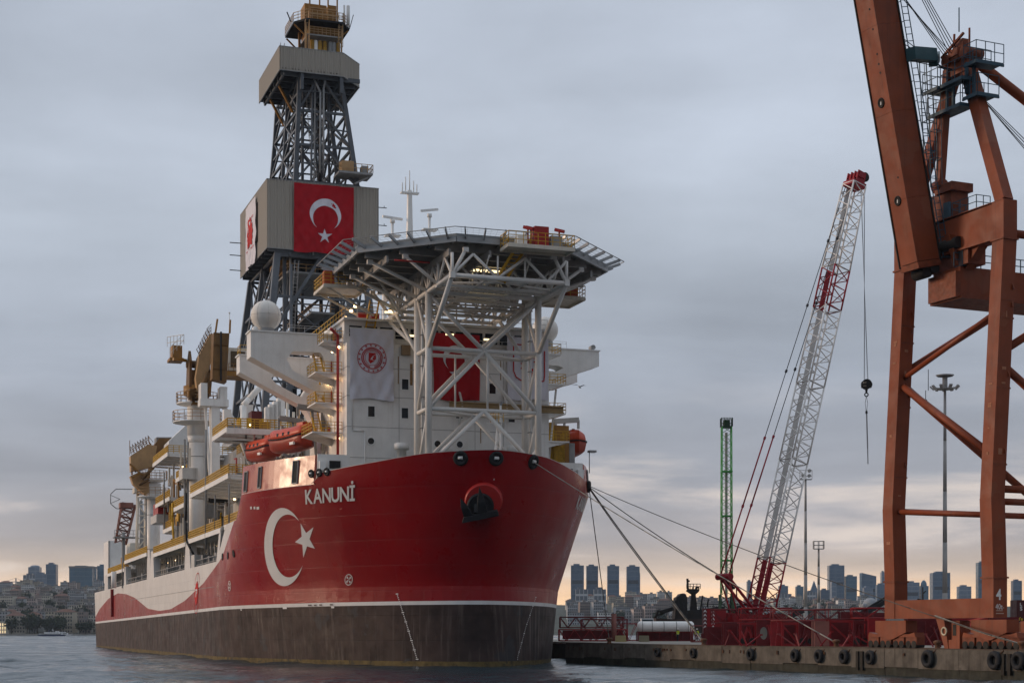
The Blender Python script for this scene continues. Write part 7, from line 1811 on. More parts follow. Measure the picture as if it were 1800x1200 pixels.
# ================================================================ rows of red steel crane parts along the quay
pink = M('faded_pink_steel', (.27, .105, .085), .6, var=.2, rust=.4)
def part_frame(px0, px1, Y, h, label, style, m=red_st):  # crane parts: open steel frames and box units
    X0, X1 = (px0-900)/FPX*Y, (px1-900)/FPX*Y; ln = X1-X0; d = 2.0
    e = empty('crane_part', label, 'crane part', ((X0+X1)/2, Y, HQ), R(-3), 'red steel crane parts stored on the quay')
    for x in (-ln/2+.1, ln/2-.1):
        for y in (0, d): MB().box(x-.12, x+.12, y-.12, y+.12, 0, h).build('frame_post', m, e)
    for z in (.12, h-.12):
        for y in (0, d): MB().box(-ln/2+.22, ln/2-.22, y-.12, y+.12, z-.12, z+.12).build('frame_rail', m, e)
    n = max(1, int(ln/1.5))
    if style == 'lace':
        for k in range(n):
            x0, x1 = -ln/2 + ln*k/n, -ln/2 + ln*(k+1)/n; MB().bar((x0, 0, .2 if k % 2 else h-.2), (x1, 0, h-.2 if k % 2 else .2), .16).build('frame_diagonal', m, e); MB().bar((x1, .1, .2), (x1, .1, h-.2), .12).build('frame_post', m, e)
        MB().box(-ln/2+.2, ln/2-.2, d-.3, d-.2, .2, h-.2).build('frame_back', red_dk, e)
    elif style == 'panel':
        k = max(1, round(ln/1.3))
        for i in range(k): MB().box(-ln/2+.02+ln*i/k, -ln/2-.02+ln*(i+1)/k, -.17, -.12, .1, h-.1).build('side_panel', m, e)
    elif style == 'truss':
        MB().box(-ln/2+.2, ln/2-.2, d-.3, d-.2, .2, h-.2).build('frame_back', red_dk, e)
        MB().bar((-ln/2+.3, 0, .3), (0, 0, h-.4), .26).bar((ln/2-.3, 0, .3), (0, 0, h-.4), .26).build('frame_diagonal', m, e)
        for x in (-ln*.28, ln*.25): MB().tube((x, -.2, .5), (x, .1, .5), .3, 14).build('frame_roller', black_m, e)
    elif style == 'holed':
        MB().box(-ln/2+.05, ln/2-.05, -.16, -.12, .1, h-.1).build('side_panel', m, e); MB().lathe([(.01, 0), (.36, 0)], n=18).build('panel_hole', M('hole_grey', (.2, .2, .17), .8), e)
        o = [c for c in e.children if c.name.startswith('panel_hole')][0]; o.rotation_euler = (R(90), 0, 0); o.scale = (1, 1.7, 1); o.location = (0, -.175, h*.5)
    return e
part_frame(1272, 1300, 166, 2.2, 'dark red open frame left of the holed plate, below the crane house', 'lace', red_dk)
part_frame(1300, 1330, 164, 2.3, 'red trussed frame with two rollers next to the holed plate', 'truss')
part_frame(1330, 1354, 163, 2.5, 'red plate unit with an oval grey hole', 'holed', red_dk)
part_frame(1355, 1374, 162, 2.4, 'flat red panelled box beside the holed plate', 'panel')
part_frame(1374, 1404, 161, 2.3, 'red laced frame between the flat box and the pinkish container', 'lace')
part_frame(1404, 1432, 160, 2.4, 'red trussed frame touching the pinkish container', 'truss', red_dk)
part_frame(1432, 1457, 157, 2.4, 'faded pink panelled container among the red frames', 'panel', pink)
part_frame(1457, 1500, 157, 2.5, 'long red laced frame right after the pinkish container', 'lace')
part_frame(1500, 1526, 156, 2.4, 'red trussed frame behind the first gantry leg bogie', 'truss', red_dk)
part_frame(1526, 1556, 155, 2.6, 'red panelled box partly hidden by the first gantry bogie', 'panel')
part_frame(1243, 1272, 172, 1.9, 'low dark red laced frame under the chevron counterweight', 'lace', red_dk)
part_frame(1740, 1790, 172, 2.9, 'dark red laced frame behind the second gantry bogie', 'lace', red_dk)
part_frame(1596, 1660, 170, 2.7, 'long red laced frame seen under the gantry sill beam', 'lace', red_dk)
part_frame(1660, 1735, 168, 2.8, 'red trussed frame under the gantry sill beam, by the control cabinet', 'truss')
for px0, px1, Y, h, lb, st_, m_ in ((1478, 1512, 186, 3.6, 'upper red box row behind the long laced frame', 'panel', red_dk), (1512, 1556, 185, 3.5, 'upper dark red box row next to the first gantry leg', 'panel', red_dk), (1344, 1400, 178, 2.9, 'dark red frame row behind the flat red box', 'lace', red_dk)): part_frame(px0, px1, Y, h, lb, st_, m_)
# stacked lattice sections and loose struts on and behind the row
rs = random.Random(12); lacing_w = M('pale_red_strut', (.26, .05, .05), .55, var=.2)
for k, (px, Y, ln, h, z0, lb) in enumerate(((1290, 172, 4.6, 1.5, 2.25, 'short red lattice section on top of the frames below the crane house'), (1345, 170, 5.2, 1.3, 2.55, 'red lattice section lying above the holed plate unit'), (1405, 168, 5.6, 1.2, 2.45, 'red lattice section on the frames left of the pinkish container'), (1478, 164, 5.0, 1.1, 2.55, 'red lattice section stacked on the long laced frame'), (1535, 162, 4.2, 1.1, 2.65, 'red lattice section on the box by the first gantry leg'), (1625, 176, 6.5, 1.2, 2.75, 'red lattice section seen under the middle of the gantry sill beam'), (1700, 174, 6.0, 1.1, 2.85, 'red lattice section seen under the sill beam close to the second leg'), (1112, 246, 3.4, 2.6, 0, 'upright red lattice end beside the white tank'), (1236, 215, 3.0, 2.2, 0, 'small red lattice section beside the counterweight'))):
    frame_section('lattice_section', lb, gxy(px, Y), R(rs.uniform(-6, 6)), ln, 1.5, h, max(3, int(ln/1.1)), 'red lattice sections on the crane part stacks', (red_dk, red_st, lacing_w)[k % 3], HQ + z0, .07)
for k in range(26):
    px = 1278 + 17.6*k + rs.uniform(-6, 6); Y = 158 - (px-1275)*.03 + rs.uniform(-1, 1.5); p_ = Vector((*gxy(px, Y), HQ)); a_ = rs.uniform(-1.1, 1.1); ln = rs.uniform(1.2, 2.4)
    tag(MB().bar((-math.sin(a_)*ln/2, 0, .05), (math.sin(a_)*ln/2, .3, math.cos(a_)*ln), .12).bar((math.sin(a_)*ln/2-.16, .3, math.cos(a_)*ln), (math.sin(a_)*ln/2+.16, .3, math.cos(a_)*ln), .16).build('steel_strut', rs.choice((red_st, red_dk, lacing_w)), loc=p_), f'loose red strut leaning on the crane parts, {ordinal(k)} from the red crane', 'strut', 'loose struts among the crane parts')
# lattice jibs leaning across the stacks
jb = M('jib_black', (.02, .02, .022), .6); jr = M('jib_bright_red', (.36, .03, .035), .5)
def bar_thing(name, lab, cat, a, b, w, m, part='jib_beam'):
    a, b = Vector(a), Vector(b); e = empty(name, lab, cat, (a.x, a.y, HQ)); o = Vector((a.x, a.y, HQ)); MB().bar(a-o, b-o, w).build(part, m, e); MB().bar(a-o + Z*.3, b-o + Z*.5, w*.5).build('jib_tube', m, e); MB().bar(Vector((0, 0, 0)), a-o, w*1.4).build('jib_stand', m, e)
bar_thing('loader_jib', 'black hydraulic jib sticking up behind the first gantry leg', 'jib', at(1503, 1086, 195), at(1556, 1057, 196), .5, jb)
bar_thing('loader_jib', 'bright red strut lying across the frames under the gantry sill beam', 'jib', at(1694, 1099, 160), at(1737, 1092, 158), .35, jr)
bar_thing('loader_jib', 'small black jib above the red frames, near the floodlight mast', 'jib', at(1385, 1085, 230), at(1412, 1073, 231), .5, jb)
# container at the picture's edge with part of its lettering
ct = empty('shipping_container', 'dark maroon container with white and yellow lettering beyond the second gantry leg', 'container', at(1822, 1108, 185).xy.to_3d() + Vector((0, 0, HQ)))
cm_ = M('container_maroon', (.075, .018, .018), .55, var=.2)
MB().box(-2.2, 4, 0, 2.4, .0, 2.4).build('container_base', M('orange_container', (.30, .10, .04), .55, var=.2), ct); cbx = MB().box(-2.2, 4, 0, 2.4, 2.45, 4.9).build('container_body', cm_, ct)
for k in range(12): MB().box(-2.1+k*.5, -1.85+k*.5, -.05, 0, 2.6, 4.75).build('container_rib', cm_, ct)
for txt, x, z, s_, m_ in (('L', -1.85, 4.25, .5, paint_w), ('S', -1.85, 3.75, .6, paint_w), ('Ye', -2.1, 2.65, .5, M('lettering_yellow', (.6, .42, .02), .5))):
    v, f_ = text2d(txt, s_, .02); MB().add([(x+a, -.06, z+b) for a, b in v], f_).build('container_lettering', m_, ct)
# ================================================================ far shore: hills, houses, towers
rc = random.Random(21)
D0, DR = 1400.0, 2600.0
def ridge(px): return interp(px, [(-600, 1046), (-100, 1038), (60, 1036), (170, 1038), (400, 1052), (700, 1056), (1000, 1063), (1080, 1059), (1160, 1058), (1300, 1064), (1500, 1066), (1700, 1066), (2400, 1058)])
def hill_z(px, D):
    zr = EYE + (HOR - ridge(px))/FPX*DR
    t = (D - D0)/(DR - D0)
    if t <= 0: return .8 if D > D0 - 12 else -2
    if t <= 1: return .9 + (zr - .9)*(t**.92)
    return zr - (D - DR)*.004
hill_m = M('hillside_green', (0.055, 0.06, 0.045), .9, var=.4, scale=.02)
mb = MB(); pxs = [-900 + 50*i for i in range(75)]; ds = [D0-14, D0-6, D0, 1440, 1500, 1600, 1700, 1800, 1900, 2000, 2150, 2300, 2450, 2600, 2900, 3300, 3700]
vs = []
for px in pxs:
    for D in ds: vs.append(((px-900)/FPX*D, D, hill_z(px, D)))
nd = len(ds); mb.add(vs, [(i*nd+j, (i+1)*nd+j, (i+1)*nd+j+1, i*nd+j+1) for i in range(len(pxs)-1) for j in range(nd-1)], True); mb.build('hills', hill_m, kind='structure')
# ---- houses: a few prototypes by colour and roof, copied
cols = {'cream': (.52, .48, .41), 'white': (.64, .63, .62), 'grey': (.36, .37, .39), 'sand': (.44, .39, .31), 'pinkish': (.44, .36, .33), 'brown': (.27, .22, .195)}
win_m = M('far_window_dark', (.035, .042, .05), .3, var=.3, scale=.3); tile = M('roof_tile_red', (.15, .08, .06), .8, var=.3); flat_m = M('roof_flat_grey', (.20, .19, .185), .8, var=.3)
protos = {}
def house_proto(col, st, w, d, roof):
    key = (col, st, w, roof)
    if key in protos: return copy_tree(protos[key])
    e = empty('apartment_house', '', 'house'); h = st*3.0
    wm = M('house_wall_' + col, cols[col], .8, var=.14, scale=.15)
    MB().box(-w/2, w/2, -d/2, d/2, -6, h).build('wall', wm, e)
    wb = MB(); n = max(3, int(w/2.2))
    for s_ in range(st):
        for k in range(n):
            x = -w/2 + w*(k+.5)/n; wb.box(x-.62, x+.62, -d/2-.06, -d/2+.05, s_*3+.9, s_*3+2.4)
        if (st + s_) % 2 == 0: wb.box(-w*.42, w*.42, -d/2-.9, -d/2-.06, s_*3-.1, s_*3+.08)
    wb.build('windows', win_m, e, kind='stuff')
    if roof == 'flat': MB().box(-w/2-.3, w/2+.3, -d/2-.3, d/2+.3, h, h+.5).box(-w*.18, w*.12, -1.5, 2, h+.5, h+2.6).build('roof', flat_m, e)
    else:
        o = .5; MB().add([(-w/2-o, -d/2-o, h), (w/2+o, -d/2-o, h), (w/2+o, d/2+o, h), (-w/2-o, d/2+o, h), (-w*.2, 0, h+2.6), (w*.2, 0, h+2.6)], [(0,1,5,4), (1,2,5), (2,3,4,5), (3,0,4), (3,2,1,0)]).build('roof', tile, e)
    protos[key] = e; return e
ordn = ['first', 'second', 'third', 'fourth', 'fifth', 'sixth', 'seventh', 'eighth', 'ninth', 'tenth', 'eleventh', 'twelfth', 'thirteenth', 'fourteenth', 'fifteenth', 'sixteenth', 'seventeenth', 'eighteenth', 'nineteenth', 'twentieth', 'twenty-first', 'twenty-second', 'twenty-third', 'twenty-fourth']
numw = {3: 'three', 4: 'four', 5: 'five', 6: 'six', 7: 'seven'}
def put_row(px0, px1, D, row, side, step, flip):
    X0, X1 = (px0-900)/FPX*D, (px1-900)/FPX*D; x = X0 + rc.uniform(0, 4); out = []
    while x < X1:
        w = rc.choice((9, 11, 13, 16)); st = rc.choice((3, 4, 4, 5, 5, 6)); col = rc.choice(['white', 'white', 'cream', 'cream', 'grey', 'grey', 'sand', 'pinkish', 'brown']); roof = rc.choice(('flat', 'flat', 'flat', 'flat', 'tiled'))
        out.append((x + w/2, w, st, col, roof)); x += w + rc.choice((.8, 1.5, 2.5, step))
    seq = out[::-1] if flip else out
    for i, (x, w, st, col, roof) in enumerate(seq):
        Dj = D + rc.uniform(-8, 8); px = 900 + FPX*x/Dj; h = house_proto(col, st, w, 10, roof)
        h.location = (x, Dj, hill_z(px, Dj) - .5); h.rotation_euler[2] = R(rc.uniform(-14, 14))
        h['label'] = f"{col} {numw[st]}-storey house with {roof} roof, {ordn[min(row, 23)]} row uphill, {ordn[min(i, 23)]} from the ship's {side}"
        h['category'] = 'house'; h['group'] = 'houses on the far hillside'
rows_l = [1418, 1475, 1535, 1600, 1680, 1760, 1850, 1950, 2070, 2200, 2350, 2500]
for r_, D in enumerate(rows_l): put_row(-22, 176, D, r_, 'stern', 5, True)
rows_r = [1600, 1800, 2000, 2250, 2500]
for r_, D in enumerate(rows_r): put_row(992, 1562 if r_ > 0 else 1300, D, r_, 'bow', 13, False)
# ---- trees between the houses
leafm = M('far_foliage', (0.022, 0.040, 0.020), .9, var=.5, scale=.5)
tproto = None
def far_tree(px, D, s, label):
    global tproto
    if tproto is None:
        tproto = empty('broadleaf_tree', label, 'tree'); MB().tube((0, 0, -3), (0, 0, 4), .4, 7, .25).bar((0, 0, 2.5), (1.6, .4, 4.6), .2).bar((0, 0, 2.2), (-1.4, -.3, 4.4), .2).build('trunk', M('far_bark', (.05, .04, .03), .9), tproto)
        mb = MB(); r_ = random.Random(2)
        for k in range(340):
            a, b = r_.uniform(0, 6.28), math.acos(r_.uniform(-1, 1)); rr_ = 3.6*r_.random()**.4*(1 + .25*math.sin(3*a + 2*b)); c = Vector((rr_*math.sin(b)*math.cos(a), rr_*math.sin(b)*math.sin(a), 6 + rr_*.85*math.cos(b)))
            u = Vector((r_.gauss(0, 1), r_.gauss(0, 1), r_.gauss(0, 1))).normalized(); v = u.cross(Vector((r_.gauss(0, 1), r_.gauss(0, 1), r_.gauss(0, 1)))).normalized(); q = r_.uniform(.35, .75)
            mb.add([c+u*q, c+v*q, c-u*q, c-v*q], [(0,1,2,3)])
        mb.build('crown', leafm, tproto); t = tproto
    else: t = copy_tree(tproto)
    t.location = ((px-900)/FPX*D, D, hill_z(px, D)); t.scale = (s, s, s*rc.uniform(.85, 1.2)); t.rotation_euler[2] = rc.uniform(0, 6)
    t['label'] = label; t['category'] = 'tree'; t['group'] = 'dark trees among the far houses'
for r_, D in enumerate(rows_l[:9]):
    for i, px in enumerate(sorted([rc.uniform(-18, 166) for _ in range(6 if r_ < 4 else 4)], reverse=True)): far_tree(px, D - rc.uniform(10, 26), rc.uniform(.8, 1.7), f'dark tree between the far houses, {ordn[r_]} row uphill, {ordn[i]} from the ship\'s stern')
for r_, D in enumerate(rows_r):
    for i, px in enumerate(sorted([rc.uniform(1005, 1560) for _ in range(6)])): far_tree(px, D - rc.uniform(12, 40), rc.uniform(.9, 1.8), f'dark tree between the far houses, {ordn[r_]} row uphill, {ordn[i]} from the ship\'s bow')
for i, px in enumerate((158, 150, 140, 98, 92, 84, 66, 60, 52, 20)): far_tree(px, 1404, rc.uniform(.9, 1.6), f'dark tree on the far waterside, {ordn[i]} from the ship\'s stern')
MB().box((-30-900)/FPX*D0, (180-900)/FPX*D0, D0-15, D0-11, -2, 1.3).build('sea_wall', M('shore_wall_pale', (.30, .28, .26), .8), None, 'low pale sea wall along the far shore', 'sea wall')
# ---- towers
tw_n = 0
def tower(px0, px1, ytop, D, label, kind='glass', col=None, ybase=None, steps=()):
    X0, X1 = (px0-900)/FPX*D, (px1-900)/FPX*D; w = X1-X0; pc = (px0+px1)/2
    zb = hill_z(pc, min(D, DR)) - 14; h = EYE + (HOR-ytop)/FPX*D - zb
    e = empty('tower_block', label, 'tower', ((X0+X1)/2, D, zb)); d = max(14, min(30, w*.8))
    if kind == 'glass':
        bm_ = M('tower_glass_' + str(col), {None: (.075, .13, .20), 'dark': (.06, .105, .165), 'pale': (.15, .20, .27), 'teal': (.055, .13, .195)}[col], .3, var=.22, scale=.04); fm__ = M('tower_band_' + str(col), {None: (.11, .16, .225), 'dark': (.08, .12, .175), 'pale': (.23, .27, .33), 'teal': (.085, .155, .215)}[col], .5, var=.1)
    else:
        bm_ = M('tower_dark_window', (.12, .14, .17), .4, var=.2); fm__ = M('tower_white_frame', (.50, .51, .53), .7, var=.06)
    MB().box(-w/2, w/2, 0, d, 0, h).build('tower_body', bm_, e)
    fb = MB(); n = int(h/7.5)
    for k in range(n): z = h*k/n; fb.box(-w/2-.25, w/2+.25, -.3, 0, z, z + (1.5 if kind == 'glass' else 2.6))
    m = max(2, int(w/(5.5 if kind == 'glass' else 4.5)))
    for k in range(m+1): x = -w/2 + w*k/m; fb.box(x-.35, x+.35, -.42, -.3, 0, h) if kind != 'glass' or k in (0, m) or k % 2 == 0 else None
    fb.build('facade_grid', fm__, e, kind='stuff')
    if h > 60 and kind == 'glass':
        for q in (.62,): MB().box(-w*.42, w*.42, -.5, -.3, h*q, h*q+6).build('plant_floor', M('plant_floor_dark', (.03, .04, .055), .7), e)
    MB().box(-w*.30, w*.18, d*.2, d*.8, h, h+2.6).build('roof_plant', bm_, e)
    for dx0, dx1, dy in steps:                   # side steps: fractions of the width and height lost
        MB().box(w*dx0, w*dx1, .5, d-.5, 0, h*dy).build('tower_wing', bm_, e)
    return e, w, h, d
T_ = [(1004, 1026, 993, 2700, 'dark tower nearest the bow, half hidden by the hull', 'glass', 'dark'), (1031, 1051, 994, 2750, 'second dark slab tower from the bow, behind a white high-rise', 'glass', 'dark'), (1068, 1088, 994, 2700, 'third slab tower from the bow, standing clear on the ridge', 'glass', None), (1102, 1124, 995, 2700, 'fourth slab tower from the bow, with a stepped edge', 'glass', None),
      (1012, 1033, 1035, 2100, 'white high-rise in front of the dark tower nearest the bow', 'white', None), (1044, 1065, 1035, 2100, 'white high-rise in front of the second dark tower', 'white', None), (996, 1011, 1058, 2000, 'low white block touching the hull of the ship', 'white', None),
      (1314, 1322, 1021, 3000, 'slim pale tower seen through the red crane mast', 'glass', 'pale'), (1370, 1385, 1029, 3000, 'blue stepped tower just right of the lattice boom foot', 'glass', None), (1367, 1391, 1043, 2700, 'pale apartment tower at the foot of the lattice boom', 'white', None), (1400, 1412, 1030, 3000, 'blue tower left of the first light mast', 'glass', 'teal'), (1418, 1434, 1040, 2700, 'striped pale block between two light masts', 'white', None),
      (1443, 1457, 1036, 3000, 'squat blue tower beside the shorter light mast', 'glass', 'dark'), (1458, 1484, 993, 3100, 'tallest blue tower between light mast and gantry leg', 'glass', None), (1462, 1470, 1022, 2800, 'narrow front tower at the foot of the tallest blue tower', 'glass', 'pale'), (1487, 1506, 1012, 3100, 'teal tower second from the gantry leg', 'glass', 'teal'), (1515, 1540, 1012, 3000, 'blue tower with a slanted roof by the mosque', 'glass', None), (1519, 1534, 1032, 2700, 'pale low tower in front of the slanted-roof tower', 'glass', 'pale'),
      (1542, 1556, 1027, 2900, 'blue block touching the first gantry leg', 'glass', None), (1550, 1556, 1005, 3200, 'slim tower behind the first gantry leg', 'glass', 'pale'), (1590, 1616, 1023, 2900, 'broad pale blue tower inside the gantry, next to the first leg', 'glass', 'pale'), (1619, 1632, 1029, 2900, 'blue tower with a domed top inside the gantry', 'glass', 'teal'), (1640, 1670, 1006, 3000, 'tall blue tower behind the light mast inside the gantry', 'glass', None), (1686, 1707, 1030, 2900, 'lower pale tower inside the gantry', 'glass', 'pale'), (1720, 1742, 988, 3000, 'tall blue tower touching the second gantry leg', 'glass', 'teal'), (1781, 1796, 1020, 3000, 'blue tower just beyond the second gantry leg', 'glass', None),
      (-6, 15, 1028, 2400, 'dark building with a raw concrete top above the hillside houses', 'glass', 'dark'), (30, 38, 1024, 2800, 'small pale tower under the construction crane', 'glass', 'pale'), (41, 62, 1010, 2750, 'white-edged glass block on the ridge, under the rounded tower', 'white', None), (50, 69, 996, 2900, 'rounded blue tower behind the white-edged block', 'glass', 'pale'), (62, 82, 1008, 2700, 'pale glass office block beside the slim grey tower', 'glass', 'pale'), (81, 98, 991, 2700, 'slim grey tower second from the stern', 'glass', None), (106, 121, 1028, 2700, 'low pale block between the grey and the blue slab towers', 'white', None), (122, 162, 996, 2650, 'wide dark blue slab tower with a rim roof', 'glass', 'teal'), (171, 187, 994, 2700, 'blue slab tower touching the stern of the ship', 'glass', 'teal')]
TW = {}
for a in T_:
    e, w, h, d = tower(*a[:4], a[4], a[5], a[6], steps=((.5, .56, .86),) if a[0] == 1102 else ()); TW[a[0]] = (e, w, h, d)
e, w, h, d = TW[122]; MB().box(-w/2-1, w/2+1, -1, d+1, h-1.5, h+1.5).build('roof_rim', flat_m, e)
e, w, h, d = TW[1515]; MB().add([(-w/2, 0, h), (w/2, 0, h), (w/2, d, h), (-w/2, d, h), (-w/2, 0, h+6), (-w/2, d, h+6)], [(0,1,4), (1,2,5,4), (3,5,2), (0,4,5,3)]).build('slanted_top', M('tower_glass_None', (0,0,0)), e)
e, w, h, d = TW[1619]; MB().lathe([(w*.42, h), (w*.38, h+5), (w*.2, h+9), (.1, h+10.5)], (0, d/2, 0), 16).build('dome_top', M('tower_glass_teal', (0,0,0)), e)
e, w, h, d = TW[50]; MB().lathe([(w*.46, h-1), (w*.44, h+1.5), (w*.3, h+3), (.1, h+3.6)], (0, d/2, 0), 16).build('dome_top', M('tower_glass_pale', (0,0,0)), e)
# pyramid-roofed tower
p = at(1432, 1108, 3000); zb = 30; ztp = at(1432, 1019, 3000).z - zb; e = empty('tower_block', 'tower with a pointed pyramid roof between the two light masts', 'tower', (p.x, 3000, zb)); MB().box(-7, 7, 0, 14, 0, ztp-22).build('tower_body', M('tower_glass_dark', (0,0,0)), e)
MB().add([(-7, 0, ztp-22), (7, 0, ztp-22), (7, 14, ztp-22), (-7, 14, ztp-22), (0, 7, ztp)], [(0,1,4), (1,2,4), (2,3,4), (3,0,4)]).build('pyramid_roof', M('tower_glass_dark', (0,0,0)), e)
# mosque with dome and minaret
p = at(1533, 1108, 1900); zb = hill_z(1533, 1900) - 3; stone = M('mosque_stone', (.36, .34, .31), .8, var=.1); lead = M('mosque_lead', (.25, .26, .28), .5, var=.1)
e = empty('mosque', 'grey mosque with a large lead dome by the first gantry leg', 'mosque', (p.x, 1900, zb)); zt = at(1533, 1050, 1900).z - zb; r_ = 8.4
MB().box(-11, 11, -2, 20, 0, zt-8.5).box(-8.8, 8.8, 0, 18, zt-8.5, zt-6.6).build('prayer_hall', stone, e); MB().lathe([(r_*math.cos(R(a)), zt-7 + 7*math.sin(R(a))) for a in range(0, 90, 9)] + [(.05, zt)], (0, 9, 0), 28).tube((0, 9, zt), (0, 9, zt+1.8), .15, 6).build('main_dome', lead, e)
for x in (-8.5, 8.5): MB().sphere((x, 0, zt-8.6), 2.6, 14, 8).build('side_dome', lead, e)
for k in range(7): MB().box(-9+k*2.9, -7.7+k*2.9, -2.1, -2, zt-14, zt-10.5).build('arched_window', win_m, e)
MB().tube((-13, 0, 0), (-13, 0, zt-2), 1.0, 12).tube((-13, 0, zt-2), (-13, 0, zt+4), .8, 12, .05).build('minaret', stone, e)
# construction crane on the ridge
p = at(28, 1108, 2700); zt = at(28, 1022, 2700).z; e = empty('tower_crane', 'thin construction tower crane above the hillside houses', 'crane', (p.x, 2700, 40)); MB().bar((0, 0, 0), (0, 0, zt-34), 1.6).build('crane_mast', gal, e); MB().bar((-24, 0, zt-40), (16, 0, zt-40), 1.2).bar((0, 0, zt-34), (-20, 0, zt-39.6), .4).bar((0, 0, zt-34), (14, 0, zt-39.6), .4).build('crane_jib', gal, e)
# brightly lit waterside building
p = at(6, 1108, 1406); e = empty('waterside_building', 'waterside building with warm lit columns below the hillside', 'building', (p.x, 1406, .8)); MB().box(-5, 5, 0, 8, 0, 11).build('wall', M('house_wall_cream', (0,0,0)), e)
lw = M('lit_column_glow', (1, .8, .5), .5, var=0, emit=(1, .74, .4), est=.75)
for x in (-2.6, -.6, 1.4):
    for z in (1, 4.2, 7.2): MB().box(x-.4, x+.4, -.12, 0, z, z+2.2).build('lit_window', lw, e)

# ================================================================ small craft
fy = 1180; p = at(92, 1108, fy); fe = empty('ferry', 'small white and navy passenger ferry crossing before the far shore', 'ferry', (p.x, fy, 0)); navy_h = M('ferry_navy', (.02, .035, .09), .4); fw_ = M('ferry_white', (.66, .66, .66), .5)
MB().prism([(-9.5, -2, -.5), (8, -2, -.5), (9.5, -2, 1.1), (-10, -2, 1.1)], (0, 4, 0)).build('ferry_hull', navy_h, fe); MB().box(-8.6, 7, -1.9, 1.9, 1.1, 1.9).box(-5.5, 5, -1.6, 1.6, 1.9, 2.9).box(2.4, 4.6, -1, 1, 2.9, 3.7).build('ferry_cabin', fw_, fe); MB().box(-8, 6.6, -1.95, -1.9, 1.3, 1.7).build('cabin_windows', win_m, fe); MB().bar((.6, 0, 2.9), (.3, 0, 5.4), .3).bar((-.4, 0, 4.4), (1.1, 0, 4.4), .2).build('ferry_mast', fw_, fe)
MB().lathe([(.5, 2.9), (.6, 4.3)], (-2.4, 0, 0), 10).build('funnel', navy_h, fe)
foam = M('wake_foam', (.5, .52, .53), .8); w_ = MB(); w_.add([(-10, -2.2, .03), (-24, -4, .03), (-24, 3, .03), (-10, 2, .03)], [(0,1,2,3)]); w_.build('wake_foam', foam, None, kind='stuff', loc=(p.x, fy, 0))
p = at(112, 1108, 1230); fe2 = empty('motor_yacht', 'white motor yacht just beyond the small ferry', 'boat', (p.x, 1230, 0)); MB().prism([(-6, -1.5, -.3), (5, -1.5, -.3), (7, -1.5, 1.2), (-6, -1.5, 1.1)], (0, 3, 0)).build('yacht_hull', fw_, fe2); MB().box(-4.6, 3, -1.2, 1.2, 1.2, 2.2).box(-3, 1.4, -1, 1, 2.2, 3.0).build('yacht_cabin', fw_, fe2); MB().box(-4, 2.4, -1.25, -1.2, 1.5, 1.9).build('cabin_windows', win_m, fe2)
# fire-blackened ship in the basin behind the quay
char = M('charred_steel', (.022, .018, .016), .85, var=.5, scale=.3, rust=.5); char2 = M('charred_brown', (.05, .03, .024), .85, var=.4, scale=.3, rust=.6); YB = 420
o = at(1235, 1108, YB); be_ = empty('burnt_ship', 'fire-blackened ship with a tall dark mast behind the white tank', 'ship', (o.x, YB, 0))
def bq(px, py): p = at(px, py, YB); return p.x - o.x, p.z
def bpoly(name, pts, y0, d, m=char): MB().prism([(bq(x, y)[0], y0, bq(x, y)[1]) for x, y in pts][::-1], (0, d, 0)).build(name, m, be_)
bpoly('ship_hull', [(1152, 1112), (1150, 1086), (1185, 1088), (1330, 1084), (1328, 1112)], -5, 12, char2)
bpoly('bridge_house', [(1184, 1088), (1187, 1050), (1192, 1047), (1195, 1043), (1203, 1044), (1206, 1050), (1206, 1088)], -3, 8)
bpoly('deck_house', [(1206, 1088), (1207, 1072), (1232, 1070), (1262, 1066), (1300, 1070), (1320, 1076), (1322, 1088)], -3, 8)
bpoly('funnel_mast', [(1214, 1072), (1216, 1044), (1207, 1038), (1209, 1034), (1230, 1035), (1228, 1040), (1223, 1044), (1226, 1072)], 0, 2)
for a, b, w in (((1210, 1036), (1209, 1016), .5), ((1209, 1019), (1213, 1021), .4), ((1224, 1036), (1226, 1030), .6), ((1219, 1036), (1219, 1031), .4), ((1229, 1038), (1229, 1030), .3), ((1160, 1075), (1184, 1068), .7), ((1153, 1082), (1186, 1070), .4), ((1152, 1086), (1158, 1072), .6), ((1284, 1070), (1287, 1041), .5), ((1232, 1070), (1236, 1046), .4), ((1246, 1052), (1244, 1066), .4), ((1270, 1076), (1322, 1058), .7)):
    p_, q_ = bq(*a), bq(*b); MB().bar((p_[0], 1, p_[1]), (q_[0], 1, q_[1]), w).build('mast_spar', char, be_)
MB().rail([(bq(1232, 1070)[0], -3, bq(1232, 1070)[1]), (bq(1300, 1070)[0], -3, bq(1300, 1070)[1])], 1.2, 1.5, .1).rail([(bq(1207, 1036)[0], 0, bq(1207, 1034)[1]), (bq(1231, 1036)[0], 0, bq(1231, 1034)[1])], 1.2, .9, .1).build('railing', char, be_)
for k in range(9): x = 1186 + k*2.2; p_ = bq(x, 1060 + (k % 3)*6); MB().box(p_[0]-.3, p_[0]+.3, -3.2, -3, p_[1], p_[1]+.8).build('broken_window', black_m, be_)
o2 = at(1141, 1108, 360); wb_ = empty('harbour_boat', 'white harbour boat cabin between the red lattice and the burnt ship', 'boat', (o2.x, 360, 0)); MB().box(-2.0, 1.4, 0, 4, 0, at(0, 1093, 360).z).box(-1.6, 1.0, .5, 3.5, at(0, 1093, 360).z, at(0, 1086, 360).z).build('boat_cabin', fw_, wb_); MB().box(-1.5, .9, .44, .5, at(0, 1092, 360).z, at(0, 1088, 360).z).build('cabin_windows', win_m, wb_)
